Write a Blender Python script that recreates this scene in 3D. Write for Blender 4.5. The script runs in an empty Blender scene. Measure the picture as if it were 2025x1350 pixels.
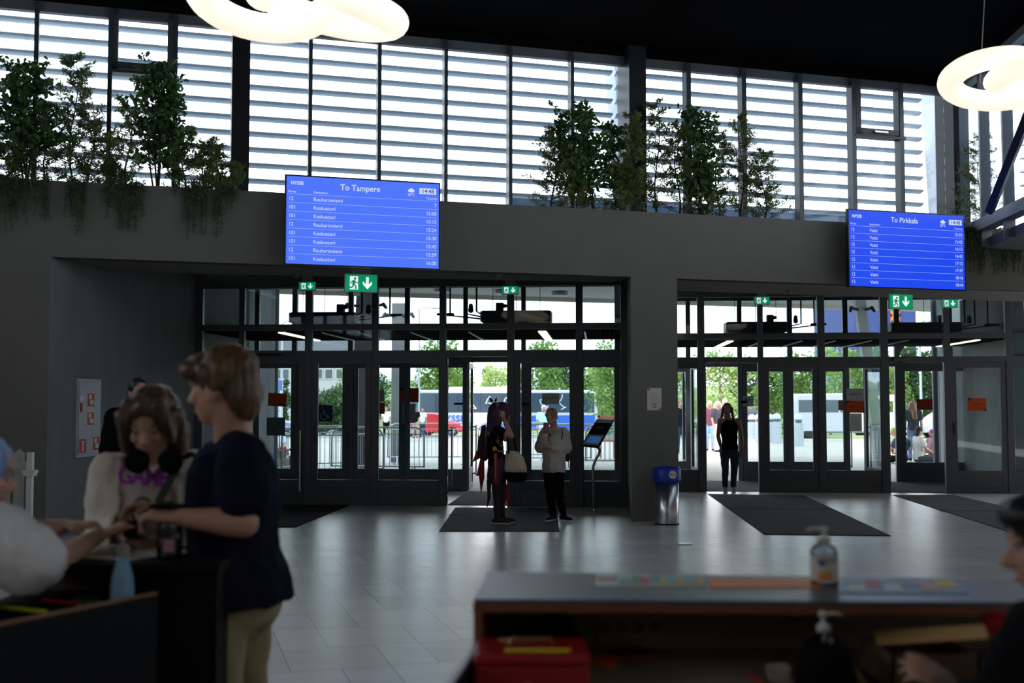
import bpy, bmesh, math, random
from mathutils import Vector, Matrix, Euler, noise
R = math.radians
SC = bpy.context.scene
COL = SC.collection
random.seed(7)

# ---------------------------------------------------------------- camera
EYE = 1.62
FPX = 2222.0
PITCH = math.atan(120.0 / FPX)
cam_d = bpy.data.cameras.new('camera')
cam_d.sensor_width = 36.0
cam_d.lens = 36.0 * FPX / 2025.0
cam_d.dof.use_dof = True
cam_d.dof.focus_distance = 17.5
cam_d.dof.aperture_fstop = 2.3
cam_d.clip_end = 2000
cam = bpy.data.objects.new('camera', cam_d)
COL.objects.link(cam)
cam.location = (0, 0, EYE)
cam.rotation_euler = (R(90) + PITCH, 0, 0)
SC.camera = cam
# ---------------------------------------------------------------- light and exposure
world = bpy.data.worlds.new('overcast_sky')
SC.world = world
world.use_nodes = True
wn = world.node_tree
wn.nodes.clear()
w_out = wn.nodes.new('ShaderNodeOutputWorld')
w_bg = wn.nodes.new('ShaderNodeBackground')
w_tc = wn.nodes.new('ShaderNodeTexCoord')
w_nz = wn.nodes.new('ShaderNodeTexNoise')
w_nz.inputs['Scale'].default_value = 2.2
w_nz.inputs['Detail'].default_value = 5.0
w_map = wn.nodes.new('ShaderNodeMapping')
w_map.inputs['Scale'].default_value = (1, 1, 3)
w_cr = wn.nodes.new('ShaderNodeValToRGB')
w_cr.color_ramp.elements[0].position = 0.35
w_cr.color_ramp.elements[0].color = (0.80, 0.90, 1.0, 1)
w_cr.color_ramp.elements[1].position = 0.62
w_cr.color_ramp.elements[1].color = (1.0, 1.0, 1.0, 1)
wn.links.new(w_tc.outputs['Generated'], w_map.inputs['Vector'])
wn.links.new(w_map.outputs['Vector'], w_nz.inputs['Vector'])
wn.links.new(w_nz.outputs['Fac'], w_cr.inputs['Fac'])
wn.links.new(w_cr.outputs['Color'], w_bg.inputs['Color'])
w_bg.inputs['Strength'].default_value = 4.2
wn.links.new(w_bg.outputs['Background'], w_out.inputs['Surface'])
sun_d = bpy.data.lights.new('sun', 'SUN')
sun_d.energy = 2.2
sun_d.angle = R(6)
sun_d.color = (1.0, 0.96, 0.88)
sun = bpy.data.objects.new('sun', sun_d)
COL.objects.link(sun)
sun.rotation_euler = Euler((R(48), R(0), R(-38)), 'XYZ')
SC.view_settings.view_transform = 'Standard'
SC.view_settings.look = 'None'
SC.view_settings.gamma = 1.0
SC.view_settings.use_curve_mapping = False
SC.view_settings.exposure = 0.0
SC.cycles.max_bounces = 8
SC.cycles.diffuse_bounces = 5
SC.cycles.glossy_bounces = 3
SC.cycles.transmission_bounces = 4
SC.cycles.transparent_max_bounces = 24
SC.cycles.caustics_reflective = False
SC.cycles.caustics_refractive = False
SC.cycles.sample_clamp_indirect = 4.0
SC.cycles.use_denoising = True

# ---------------------------------------------------------------- measuring helpers
cs, sn = math.cos(PITCH), math.sin(PITCH)
def ray(px, py):
    x = (px - 1012.5) / FPX; y = (675.0 - py) / FPX
    return Vector((x, cs - y * sn, sn + y * cs))
def atz(px, py, z):
    d = ray(px, py); t = (z - EYE) / d.z
    return Vector((d.x * t, d.y * t, z))
def atY(px, py, Y):
    d = ray(px, py); t = Y / d.y
    return Vector((d.x * t, Y, EYE + d.z * t))
def atP(px, py, P, n):
    d = ray(px, py); O = Vector((0, 0, EYE))
    t = (P - O).dot(n) / d.dot(n)
    return O + d * t

# ---------------------------------------------------------------- materials
MATS = {}
def mat(name, col, rough=0.6, metal=0.0, spec=0.4, emit=None, estr=0.0, var=0.0, vscale=8.0, bump=0.0, bscale=40.0,
        alpha=None, sheen=0.0, stretch=None, coat=0.0):
    if name in MATS: return MATS[name]
    m = bpy.data.materials.new(name); m.use_nodes = True
    nt = m.node_tree; b = nt.nodes['Principled BSDF']
    b.inputs['Base Color'].default_value = (*col, 1)
    b.inputs['Roughness'].default_value = rough
    b.inputs['Metallic'].default_value = metal
    b.inputs['Specular IOR Level'].default_value = spec
    if coat: b.inputs['Coat Weight'].default_value = coat
    if emit:
        b.inputs['Emission Color'].default_value = (*emit, 1)
        b.inputs['Emission Strength'].default_value = estr
    if var or bump:
        tc = nt.nodes.new('ShaderNodeTexCoord')
        src = tc.outputs['Object']
        if stretch:
            mp = nt.nodes.new('ShaderNodeMapping'); mp.inputs['Scale'].default_value = stretch
            nt.links.new(src, mp.inputs['Vector']); src = mp.outputs['Vector']
    if var:
        nz = nt.nodes.new('ShaderNodeTexNoise'); nz.inputs['Scale'].default_value = vscale; nz.inputs['Detail'].default_value = 4
        nt.links.new(src, nz.inputs['Vector'])
        mr = nt.nodes.new('ShaderNodeMapRange')
        mr.inputs['From Min'].default_value = 0.3; mr.inputs['From Max'].default_value = 0.7
        mr.inputs['To Min'].default_value = 1 - var; mr.inputs['To Max'].default_value = 1 + var
        nt.links.new(nz.outputs['Fac'], mr.inputs['Value'])
        vm = nt.nodes.new('ShaderNodeVectorMath'); vm.operation = 'SCALE'
        vm.inputs[0].default_value = col
        nt.links.new(mr.outputs['Result'], vm.inputs['Scale'])
        nt.links.new(vm.outputs['Vector'], b.inputs['Base Color'])
    if bump:
        n2 = nt.nodes.new('ShaderNodeTexNoise'); n2.inputs['Scale'].default_value = bscale; n2.inputs['Detail'].default_value = 3
        nt.links.new(src, n2.inputs['Vector'])
        bp = nt.nodes.new('ShaderNodeBump'); bp.inputs['Strength'].default_value = bump; bp.inputs['Distance'].default_value = 0.01
        nt.links.new(n2.outputs['Fac'], bp.inputs['Height'])
        nt.links.new(bp.outputs['Normal'], b.inputs['Normal'])
    MATS[name] = m
    return m
def glass_mat(name, tint, refl=1.0, rough=0.02):
    if name in MATS: return MATS[name]
    m = bpy.data.materials.new(name); m.use_nodes = True
    nt = m.node_tree; nt.nodes.clear()
    o = nt.nodes.new('ShaderNodeOutputMaterial'); t = nt.nodes.new('ShaderNodeBsdfTransparent')
    g = nt.nodes.new('ShaderNodeBsdfGlossy'); mx = nt.nodes.new('ShaderNodeMixShader'); fr = nt.nodes.new('ShaderNodeFresnel')
    fr.inputs['IOR'].default_value = 1.45
    mu = nt.nodes.new('ShaderNodeMath'); mu.operation = 'MULTIPLY'; mu.inputs[1].default_value = refl
    t.inputs['Color'].default_value = (*tint, 1); g.inputs['Roughness'].default_value = rough
    nt.links.new(fr.outputs['Fac'], mu.inputs[0]); nt.links.new(mu.outputs[0], mx.inputs['Fac'])
    nt.links.new(t.outputs[0], mx.inputs[1]); nt.links.new(g.outputs[0], mx.inputs[2]); nt.links.new(mx.outputs[0], o.inputs['Surface'])
    MATS[name] = m
    return m

# ---------------------------------------------------------------- mesh builder
class MB:
    def __init__(s, M=None):
        s.v = []; s.f = []; s.m = []; s.M = M; s.mi = 0
    def add(s, vs, fs, M=None):
        o = len(s.v)
        for p in vs:
            p = Vector(p)
            if M is not None: p = M @ p
            if s.M is not None: p = s.M @ p
            s.v.append(p)
        for f in fs:
            s.f.append([i + o for i in f]); s.m.append(s.mi)
        return s
    def box(s, a, b, M=None):
        x0, y0, z0 = a; x1, y1, z1 = b
        if x0 > x1: x0, x1 = x1, x0
        if y0 > y1: y0, y1 = y1, y0
        if z0 > z1: z0, z1 = z1, z0
        vs = [(x0,y0,z0),(x1,y0,z0),(x1,y1,z0),(x0,y1,z0),(x0,y0,z1),(x1,y0,z1),(x1,y1,z1),(x0,y1,z1)]
        return s.add(vs, [(0,3,2,1),(4,5,6,7),(0,1,5,4),(1,2,6,5),(2,3,7,6),(3,0,4,7)], M)
    def cbox(s, c, d, rz=0.0, M=None):
        T = Matrix.Translation(Vector(c)) @ Matrix.Rotation(rz, 4, 'Z')
        if M is not None: T = M @ T
        return s.box((-d[0]/2,-d[1]/2,-d[2]/2),(d[0]/2,d[1]/2,d[2]/2), T)
    def prism(s, pts, z0, z1):
        n = len(pts)
        a = sum(pts[i][0]*pts[(i+1)%n][1]-pts[(i+1)%n][0]*pts[i][1] for i in range(n))
        if a < 0: pts = pts[::-1]
        vs = [(p[0],p[1],z0) for p in pts] + [(p[0],p[1],z1) for p in pts]
        fs = [tuple(range(n))[::-1], tuple(range(n, 2*n))] + [(i,(i+1)%n,(i+1)%n+n,i+n) for i in range(n)]
        return s.add(vs, fs)
    def tube(s, pts, r, n=8, caps=True):
        pts = [Vector(p) for p in pts]; k = len(pts)
        rs = r if isinstance(r, (list, tuple)) else [r]*k
        vs = []; fs = []
        up = None
        for i, p in enumerate(pts):
            t = (pts[min(i+1,k-1)] - pts[max(i-1,0)])
            if t.length < 1e-9: t = Vector((0,0,1))
            t.normalize()
            if up is None:
                up = Vector((0,0,1)) if abs(t.z) < 0.9 else Vector((1,0,0))
            a = up - t * up.dot(t)
            if a.length < 1e-6: a = t.orthogonal()
            a.normalize(); b = t.cross(a); up = a
            for j in range(n):
                w = 2*math.pi*j/n
                vs.append(p + (a*math.cos(w) + b*math.sin(w)) * rs[i])
        for i in range(k-1):
            for j in range(n):
                fs.append((i*n+j, i*n+(j+1)%n, (i+1)*n+(j+1)%n, (i+1)*n+j))
        if caps:
            fs.append(tuple(range(n))[::-1]); fs.append(tuple(range((k-1)*n, k*n)))
        return s.add(vs, fs)
    def cap(s, p, q, r1, r2, n=12, h=4):          # tapered limb with round ends
        p = Vector(p); q = Vector(q); t = (q-p)
        L = t.length
        if L < 1e-6: t = Vector((0,0,1)); L = 1e-6
        t = t.normalized()
        pts = []; rs = []
        for i in range(h):
            a = (math.pi/2) * (i+0.15)/h
            pts.append(p - t*r1*math.cos(a)); rs.append(r1*math.sin(a))
        pts.append(p); rs.append(r1)
        pts.append(q); rs.append(r2)
        for i in range(h-1, -1, -1):
            a = (math.pi/2) * (i+0.15)/h
            pts.append(q + t*r2*math.cos(a)); rs.append(r2*math.sin(a))
        return s.tube(pts, rs, n)
    def ell(s, c, rad, rot=None, n=14, h=9):
        T = Matrix.Translation(Vector(c))
        if rot is not None: T = T @ (rot if isinstance(rot, Matrix) else Euler(rot).to_matrix().to_4x4())
        vs = []; fs = []
        for i in range(1, h):
            a = math.pi*i/h
            for j in range(n):
                w = 2*math.pi*j/n
                vs.append((rad[0]*math.sin(a)*math.cos(w), rad[1]*math.sin(a)*math.sin(w), rad[2]*math.cos(a)))
        for i in range(h-2):
            for j in range(n):
                fs.append((i*n+j, (i+1)*n+j, (i+1)*n+(j+1)%n, i*n+(j+1)%n))
        vs.append((0,0,rad[2])); vs.append((0,0,-rad[2])); t = len(vs)
        for j in range(n):
            fs.append((t-2, j, (j+1)%n)); fs.append((t-1, (h-2)*n+(j+1)%n, (h-2)*n+j))
        return s.add(vs, fs, T)
    def lathe(s, prof, c=(0,0,0), n=24, M=None):
        vs = []; fs = []; k = len(prof)
        for r, z in prof:
            for j in range(n):
                w = 2*math.pi*j/n
                vs.append((c[0]+r*math.cos(w), c[1]+r*math.sin(w), c[2]+z))
        for i in range(k-1):
            for j in range(n):
                fs.append((i*n+j, i*n+(j+1)%n, (i+1)*n+(j+1)%n, (i+1)*n+j))
        fs.append(tuple(range(n))[::-1]); fs.append(tuple(range((k-1)*n, k*n)))
        return s.add(vs, fs, M)
    def loft(s, secs, n=20):                       # secs: (centre, rx, ry, rot z, tilt matrix)
        vs = []; fs = []; k = len(secs)
        for sec in secs:
            c = Vector(sec[0]); rx, ry = sec[1], sec[2]; rz = sec[3] if len(sec) > 3 else 0
            T = Matrix.Rotation(rz, 3, 'Z')
            if len(sec) > 4: T = sec[4] @ T
            for j in range(n):
                w = 2*math.pi*j/n
                vs.append(c + T @ Vector((rx*math.cos(w), ry*math.sin(w), 0)))
        for i in range(k-1):
            for j in range(n):
                fs.append((i*n+j, i*n+(j+1)%n, (i+1)*n+(j+1)%n, (i+1)*n+j))
        fs.append(tuple(range(n))[::-1]); fs.append(tuple(range((k-1)*n, k*n)))
        return s.add(vs, fs)
    def leaf(s, p, d, L, W, nrm):
        d = d.normalized(); sd = d.cross(nrm)
        if sd.length < 1e-4: sd = d.orthogonal()
        sd.normalize(); n2 = sd.cross(d)
        return s.add([p, p + d*L*0.45 + sd*W*0.5 + n2*L*0.05, p + d*L, p + d*L*0.45 - sd*W*0.5 + n2*L*0.05], [(0,1,2,3)])
    def build(s, name, mats, parent=None, smooth=False, bevel=0.0, **tags):
        me = bpy.data.meshes.new(name)
        me.from_pydata(s.v, [], s.f)
        if not isinstance(mats, (list, tuple)): mats = [mats]
        for m in mats: me.materials.append(m)
        if len(mats) > 1: me.polygons.foreach_set('material_index', s.m)
        if smooth: me.polygons.foreach_set('use_smooth', [True]*len(me.polygons))
        me.update()
        o = bpy.data.objects.new(name, me); COL.objects.link(o)
        if parent is not None:
            o.parent = parent
            o.matrix_parent_inverse = parent_world(parent).inverted()
        if bevel:
            md = o.modifiers.new('bevel', 'BEVEL'); md.width = bevel; md.segments = 2; md.limit_method = 'ANGLE'
        tag(o, **tags)
        return o
def parent_world(o):
    M = o.matrix_basis.copy()
    if o.parent: M = parent_world(o.parent) @ o.matrix_parent_inverse @ M
    return M
def tag(o, label=None, cat=None, group=None, kind=None):
    if label: o['label'] = label
    if cat: o['category'] = cat
    if group: o['group'] = group
    if kind: o['kind'] = kind
    return o
def empty(name, loc=(0,0,0), rz=0.0, label=None, cat=None, group=None, kind=None):
    o = bpy.data.objects.new(name, None); COL.objects.link(o)
    o.location = loc; o.rotation_euler = (0,0,rz); o.empty_display_size = 0.1
    return tag(o, label, cat, group, kind)
def children_of(o):
    return [c for c in bpy.data.objects if c.parent == o]
def copy_tree(o, parent=None):
    c = o.copy(); COL.objects.link(c)
    if parent is not None: c.parent = parent
    for ch in children_of(o): copy_tree(ch, c)
    return c
def place(o, loc, rz=0.0, label=None, group=None, scale=None):
    o.location = loc; o.rotation_euler = (0,0,rz)
    if label: o['label'] = label
    if group: o['group'] = group
    if scale: o.scale = scale
    return o
def bake(o):                                       # apply modifiers into real mesh data
    dg = bpy.context.evaluated_depsgraph_get(); dg.update()
    me = bpy.data.meshes.new_from_object(o.evaluated_get(dg))
    o.modifiers.clear(); old = o.data; o.data = me
    bpy.data.meshes.remove(old)
    return o
def remesh(o, vox, smooth=3, fac=0.5):
    md = o.modifiers.new('r', 'REMESH'); md.mode = 'VOXEL'; md.voxel_size = vox; md.use_smooth_shade = True
    if smooth:
        sm = o.modifiers.new('s', 'SMOOTH'); sm.factor = fac; sm.iterations = smooth
    bake(o)
    o.data.polygons.foreach_set('use_smooth', [True]*len(o.data.polygons))
    return o
_fonts = {}
def text_geo(txt, size, align='LEFT', extrude=0.0, bold=0.0, spacing=1.0, res=3):
    cu = bpy.data.curves.new('t', 'FONT'); cu.body = txt; cu.size = size; cu.align_x = align
    cu.extrude = extrude; cu.offset = bold; cu.space_character = spacing; cu.resolution_u = res
    ob = bpy.data.objects.new('t', cu); COL.objects.link(ob)
    dg = bpy.context.evaluated_depsgraph_get(); dg.update()
    me = bpy.data.meshes.new_from_object(ob.evaluated_get(dg))
    vs = [v.co.copy() for v in me.vertices]; fs = [tuple(p.vertices) for p in me.polygons]
    bpy.data.objects.remove(ob); bpy.data.meshes.remove(me); bpy.data.curves.remove(cu)
    return vs, fs
def frame_of(P, d, n):                             # local (u along d, v along n, z up) -> world
    return Matrix(((d.x, n.x, 0, P.x), (d.y, n.y, 0, P.y), (0, 0, 1, P.z), (0, 0, 0, 1)))
# ================================================================ layout of the hall
TH = R(16.7); dW = Vector((math.cos(TH), math.sin(TH), 0)); nW = Vector((-math.sin(TH), math.cos(TH), 0))
AL = R(4.45); dD = Vector((math.cos(AL), -math.sin(AL), 0)); nD = Vector((math.sin(AL), math.cos(AL), 0))
PIL = atz(1250, 1032, 0)                           # near left foot of the pillar
BL = atz(885, 1000, 0)                             # left door line
BR = atz(1510, 973, 0)                             # right door line
ML = frame_of(BL, dD, nD); MR = frame_of(BR, dD, nD); MW = frame_of(PIL, dW, nW)
def uzL(px, py): q = ML.inverted() @ atP(px, py, BL, nD); return q.x, q.z
def uzR(px, py): q = MR.inverted() @ atP(px, py, BR, nD); return q.x, q.z
def uzW(px, py, off=0.0):
    q = MW.inverted() @ atP(px, py, PIL + nW*off, nW); return q.x, q.z
def Wp(u, v, z=0.0): return MW @ Vector((u, v, z))
z_beam = uzW(1248, 547)[1]                         # underside of the ledge wall
z_ledge = uzW(1248, 417)[1]
GO = 0.95                                          # glass line behind the ledge face
z_head = uzW(1230, 113, GO)[1]
Z_CEIL = z_head + 0.12
u_l = uzW(101, 505)[0]                             # left end of the left opening
u_p0 = 0.0; u_p1 = uzW(1340, 700)[0]
u_r = uzW(2300, 600)[0]
print('beam', z_beam, 'ledge', z_ledge, 'head', z_head, 'ul', u_l, 'up1', u_p1)

# ---------------------------------------------------------------- materials of the hall
M_wall = mat('wall_plaster', (0.175, 0.168, 0.152), 0.85, var=0.05, vscale=3, bump=0.12, bscale=60)
M_conc = mat('raw_concrete', (0.33, 0.35, 0.36), 0.8, var=0.12, vscale=2.5, bump=0.25, bscale=25)
M_black = mat('black_paint', (0.005, 0.005, 0.0055), 0.95, spec=0.02)
M_dark = mat('dark_soffit', (0.10, 0.10, 0.10), 0.8, var=0.1, vscale=2)
M_frame = mat('charcoal_frame', (0.085, 0.088, 0.10), 0.4, spec=0.5)
M_frameo = mat('slate_frame', (0.11, 0.13, 0.16), 0.4, spec=0.5)
M_steel = mat('brushed_steel', (0.62, 0.62, 0.62), 0.28, metal=1.0, var=0.05, vscale=30, stretch=(1,1,20))
M_glass = glass_mat('door_glass', (0.86, 0.90, 0.91), 0.55)
M_glassu = glass_mat('curtain_glass', (0.90, 0.94, 0.97), 0.4)
M_slat = mat('louvre_metal', (0.68, 0.76, 0.84), 0.5, spec=0.4)
M_mull = mat('mullion_blue_black', (0.05, 0.06, 0.075), 0.35, spec=0.5)

def floor_material():
    """staggered stone tiles: 0.61 m and 0.305 m wide ones alternate, every row shifted by a third"""
    m = bpy.data.materials.new('stone_tile_floor'); m.use_nodes = True
    nt = m.node_tree; b = nt.nodes['Principled BSDF']; N = nt.nodes.new; Lk = nt.links.new
    def mth(op, a, b_=None):
        n = N('ShaderNodeMath'); n.operation = op
        for i, v in enumerate((a, b_)):
            if v is None: continue
            if isinstance(v, (int, float)): n.inputs[i].default_value = v
            else: Lk(v, n.inputs[i])
        return n.outputs[0]
    tc = N('ShaderNodeTexCoord'); mp = N('ShaderNodeMapping'); mp.inputs['Rotation'].default_value = (0, 0, -TH)
    Lk(tc.outputs['Object'], mp.inputs['Vector']); sp = N('ShaderNodeSeparateXYZ'); Lk(mp.outputs['Vector'], sp.inputs[0])
    u, v = sp.outputs[0], sp.outputs[1]
    vr = mth('DIVIDE', mth('SUBTRACT', v, 9.41), 0.617); k = mth('FLOOR', vr); fv = mth('SUBTRACT', vr, k)
    x = mth('SUBTRACT', mth('DIVIDE', mth('SUBTRACT', u, 0.695), 0.915), mth('DIVIDE', k, 3.0)); kx = mth('FLOOR', x); f = mth('SUBTRACT', x, kx)
    nar = mth('LESS_THAN', f, 1/3.0)
    du = mth('MULTIPLY', mth('MINIMUM', mth('MINIMUM', f, mth('SUBTRACT', 1.0, f)), mth('ABSOLUTE', mth('SUBTRACT', f, 1/3.0))), 0.915)
    dv = mth('MULTIPLY', mth('MINIMUM', fv, mth('SUBTRACT', 1.0, fv)), 0.617)
    d = mth('MINIMUM', du, dv)
    gm = N('ShaderNodeMapRange'); gm.inputs['From Min'].default_value = 0.0018; gm.inputs['From Max'].default_value = 0.0045; Lk(d, gm.inputs['Value'])
    cb = N('ShaderNodeCombineXYZ'); Lk(kx, cb.inputs[0]); Lk(k, cb.inputs[1]); Lk(nar, cb.inputs[2])
    wn_ = N('ShaderNodeTexWhiteNoise'); wn_.noise_dimensions = '3D'; Lk(cb.outputs[0], wn_.inputs['Vector'])
    nz = N('ShaderNodeTexNoise'); nz.inputs['Scale'].default_value = 1.8; nz.inputs['Detail'].default_value = 6
    mp2 = N('ShaderNodeMapping'); mp2.inputs['Scale'].default_value = (1, 4, 1); mp2.inputs['Rotation'].default_value = (0, 0, -TH)
    Lk(tc.outputs['Object'], mp2.inputs['Vector']); Lk(mp2.outputs['Vector'], nz.inputs['Vector'])
    val = mth('ADD', mth('ADD', mth('MULTIPLY', wn_.outputs['Value'], 0.16), 0.68), mth('MULTIPLY', mth('SUBTRACT', nz.outputs['Fac'], 0.5), 0.30))
    val = mth('MULTIPLY', val, mth('ADD', mth('MULTIPLY', gm.outputs['Result'], 0.62), 0.38))
    cc = N('ShaderNodeCombineColor'); Lk(val, cc.inputs[0]); Lk(mth('MULTIPLY', val, 0.985), cc.inputs[1]); Lk(mth('MULTIPLY', val, 0.95), cc.inputs[2])
    Lk(cc.outputs[0], b.inputs['Base Color'])
    mr = N('ShaderNodeMapRange'); mr.inputs['To Min'].default_value = 0.25; mr.inputs['To Max'].default_value = 0.36
    Lk(nz.outputs['Fac'], mr.inputs['Value']); Lk(mr.outputs['Result'], b.inputs['Roughness'])
    b.inputs['Specular IOR Level'].default_value = 0.5
    return m
M_floor = floor_material()

XL, XR, YB = -9.0, 13.0, -9.0                      # rest of the hall behind and beside the camera
# floor: hall and both vestibules
VD = 2.9                                           # vestibule depth
fl = MB()
vestL = [ML @ Vector((-3.9, VD, 0)), ML @ Vector((2.7, VD, 0))]
vestR = [MR @ Vector((-1.6, VD, 0)), MR @ Vector((7.5, VD, 0))]
fl.prism([(XL, YB), (XR, YB), (XR, vestR[1].y), (vestR[0].x, vestR[0].y), (vestL[1].x+0.25, vestR[0].y), (vestL[1].x+0.2, vestL[1].y), (vestL[0].x, vestL[0].y), (XL, vestL[0].y)], -0.2, 0.0)
fl.build('floor', M_floor, kind='structure')

def wallW(name, u0, u1, v0, v1, z0, z1, m):
    b = MB(MW); b.box((u0, v0, z0), (u1, v1, z1)); return b.build(name, m, kind='structure')
# ledge wall over the two door bays, with its pillar
uL_end = -30.0
b = MB(MW)
b.box((-10.5, 0, z_beam), (u_r, 0.18, z_ledge))
# soffit slab under the planter: left and right bay
def inW(p): q = MW.inverted() @ Vector((p[0], p[1], 0)); return (q.x, q.y)
s0 = inW(atz(300, 543.5, z_beam)); s1 = inW(atz(1243, 559.5, z_beam))
b.prism([(u_l-0.3, 0.1), (0.05, 0.1), (0.05, s1[1]), (u_l-0.3, s0[1]-0.15)], z_beam, z_beam+0.22)
s2 = inW(atz(1340, 575, z_beam)); s3 = inW(atz(1990, 595, z_beam))
b.prism([(u_p1-0.05, 0.1), (u_r, 0.1), (u_r, s3[1]), (u_p1-0.05, s2[1])], z_beam, z_beam+0.22)
b.box((-10.5, 0.1, z_ledge-0.25), (u_r, GO-0.12, z_ledge-0.18))
b.build('wall_front', M_wall, kind='structure')
# black ceilings of the recesses, up to the planter deck
b = MB()
def w2(u, v): p = Wp(u, v); return (p.x, p.y)
dl0 = ML @ Vector((-4.4, VD+0.4, 0)); dl1 = ML @ Vector((2.9, VD+0.4, 0))
b.prism([w2(u_l-0.4, 0.3), w2(0.3, 0.3), (dl1.x, dl1.y), (dl0.x, dl0.y)], 3.86, 3.95)
dr0 = MR @ Vector((-1.8, VD+0.4, 0)); dr1 = MR @ Vector((8, VD+0.4, 0))
b.prism([w2(u_p1-0.3, 0.3), w2(u_r, 0.3), (dr1.x, dr1.y), (dr0.x, dr0.y)], 3.86, 3.95)
b.build('ceiling_entrance', M_black, kind='structure')
# pillar
b = MB()
pa = Wp(0, 0); pb = Wp(u_p1, 0)
pl = ML @ Vector((uzL(1241, 900)[0], 0, 0)); 
bk = pb + nD*4.6
bk2 = pa + nD*5.2
b.prism([(pa.x, pa.y), (pb.x, pb.y), (bk.x, bk.y), (bk2.x, bk2.y)], 0, z_beam)
b.build('wall_pillar', M_wall, kind='structure')
# wall left of the left recess (front face) and the side wall of the recess
b = MB(MW); b.box((-10.5, 0, 0), (u_l, 0.25, z_beam)); b.build('wall_left_front', M_wall, kind='structure')
qL = Wp(u_l, 0)
b = MB(frame_of(qL, -nD, dD)); b.box((-5.1, -0.2, 0), (0, 0.0, 3.7)); b.build('wall_recess', mat('recess_plaster', (0.17,0.18,0.185), 0.8, var=0.10, vscale=3, bump=0.3, bscale=20, stretch=(1,1,0.3)), kind='structure')
# window head band and ceiling
b = MB(MW); b.box((-10.5, GO-0.05, z_head), (u_r+3, GO+0.12, z_head+1.2)); b.build('wall_above_windows', M_black, kind='structure')
ca = Wp(-12, GO+0.1); cb = Wp(uzW(1868, 300, GO)[0]+0.3, GO+0.1); cc = cb - nD*26
b = MB(); b.prism([(ca.x-1, YB-1), (cc.x, YB-1), (cb.x, cb.y), (ca.x-1, ca.y)], Z_CEIL, Z_CEIL+0.3)
b.build('ceiling', M_black, kind='structure')
# rest of the hall
b = MB(); b.box((XL-0.2, YB, 0), (XL, 16, 4.0)); b.box((XL-0.2, YB, 6.7), (XL, 16, Z_CEIL)); b.box((XL-0.2, 10.2, 4.0), (XL, 16, 6.7)); b.build('wall_left', M_wall, kind='structure')
root = empty('window_5', (XL, 0, 4.0), 0, kind='structure')
for k in range(10):
    b = MB(); b.box((XL-0.12, YB+k*2.13-0.04, 4.0), (XL, YB+k*2.13+0.04, 6.7)); b.build('mullion', M_mull, root)
b = MB(); b.box((XL-0.07, YB, 4.0), (XL-0.06, 10.2, 6.7)); b.build('glass', M_glassu, root)
b = MB(); b.box((XL, YB-0.2, 0), (XR+1.5, YB, Z_CEIL)); b.build('wall_back', M_wall, kind='structure')

# ================================================================ curtain wall above the ledge
def curtain(name, pu0, pu1, mull_px, mull_w, casements):
    """pu0,pu1: u range; mullions at image columns; casements (x0,x1,ytop,ybot)"""
    root = empty(name, Wp(pu0, GO, z_ledge-0.3), 0, kind='structure')
    fr = MB(MW)
    fr.box((pu0, GO-0.04, z_head-0.13), (pu1, GO+0.06, z_head))
    fr.box((pu0, GO-0.04, z_ledge-0.3), (pu1, GO+0.06, z_ledge-0.12))
    fr.build('window_frame', mat('head_frame_grey', (0.13,0.14,0.16), 0.5), root)
    for x in mull_px:
        u = uzW(x, 250, GO)[0]
        mb = MB(MW); mb.box((u-mull_w/2, GO-0.10, z_ledge-0.3), (u+mull_w/2, GO+0.05, z_head-0.02))
        mb.build('mullion', M_mull, root)
    for (x0, x1, yt, yb) in casements:
        c = MB(MW); ua, zt = uzW(x0, yt, GO); ub, _ = uzW(x1, yt, GO); zb = uzW((x0+x1)/2, yb, GO)[1]; zt = z_head-0.02
        t = 0.085
        c.box((ua, GO-0.09, zt-t), (ub, GO+0.05, zt)); c.box((ua, GO-0.09, zb), (ub, GO+0.05, zb+t))
        c.box((ua, GO-0.09, zb), (ua+t, GO+0.05, zt)); c.box((ub-t, GO-0.09, zb), (ub, GO+0.05, zt))
        c.box((ua-0.03, GO-0.11, zb-0.06), (ub+0.03, GO+0.05, zb-0.02))
        co = c.build('casement', mat('casement_grey', (0.07,0.075,0.085), 0.45), root)
        h = MB(MW); um = (ua+ub)/2
        h.box((um-0.12, GO-0.13, zb+0.02), (um+0.12, GO-0.10, zb+0.045)); h.build('opener', M_steel, co)
    g = MB(MW); g.box((pu0, GO, z_ledge-0.3), (pu1, GO+0.012, z_head)); g.build('glass', M_glassu, root)
    return root
uA = uzW(457, 200, GO)[0]; uB = uzW(492, 200, GO)[0]
uC = uzW(1233, 200, GO)[0]; uD = uzW(1266, 200, GO)[0]
uE = uzW(1868, 300, GO)[0]
u0 = uzW(-120, 200, GO)[0]
curtain('window_1', u0-1.0, uA, [-62, 70, 216, 345], 0.055, [(222, 346, 22, 142)])
curtain('window_2', uB, uC, [612, 748, 879, 1006, 1128], 0.05, [])
curtain('window_3', uD, uE, [1357, 1466, 1577, 1682, 1776], 0.075, [(1686, 1778, 165, 268)])
for nm, a, c in (('pillar_1', uA, uB), ('pillar_2', uC, uD), ('pillar_3', uE, uE+0.22)):
    b = MB(MW); b.box((a, GO-0.22, z_ledge-0.4), (c, GO+0.22, Z_CEIL)); 
    o = b.build('wall_'+nm, mat('post_blue_black', (0.012,0.014,0.02), 0.4), kind='structure')
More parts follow.
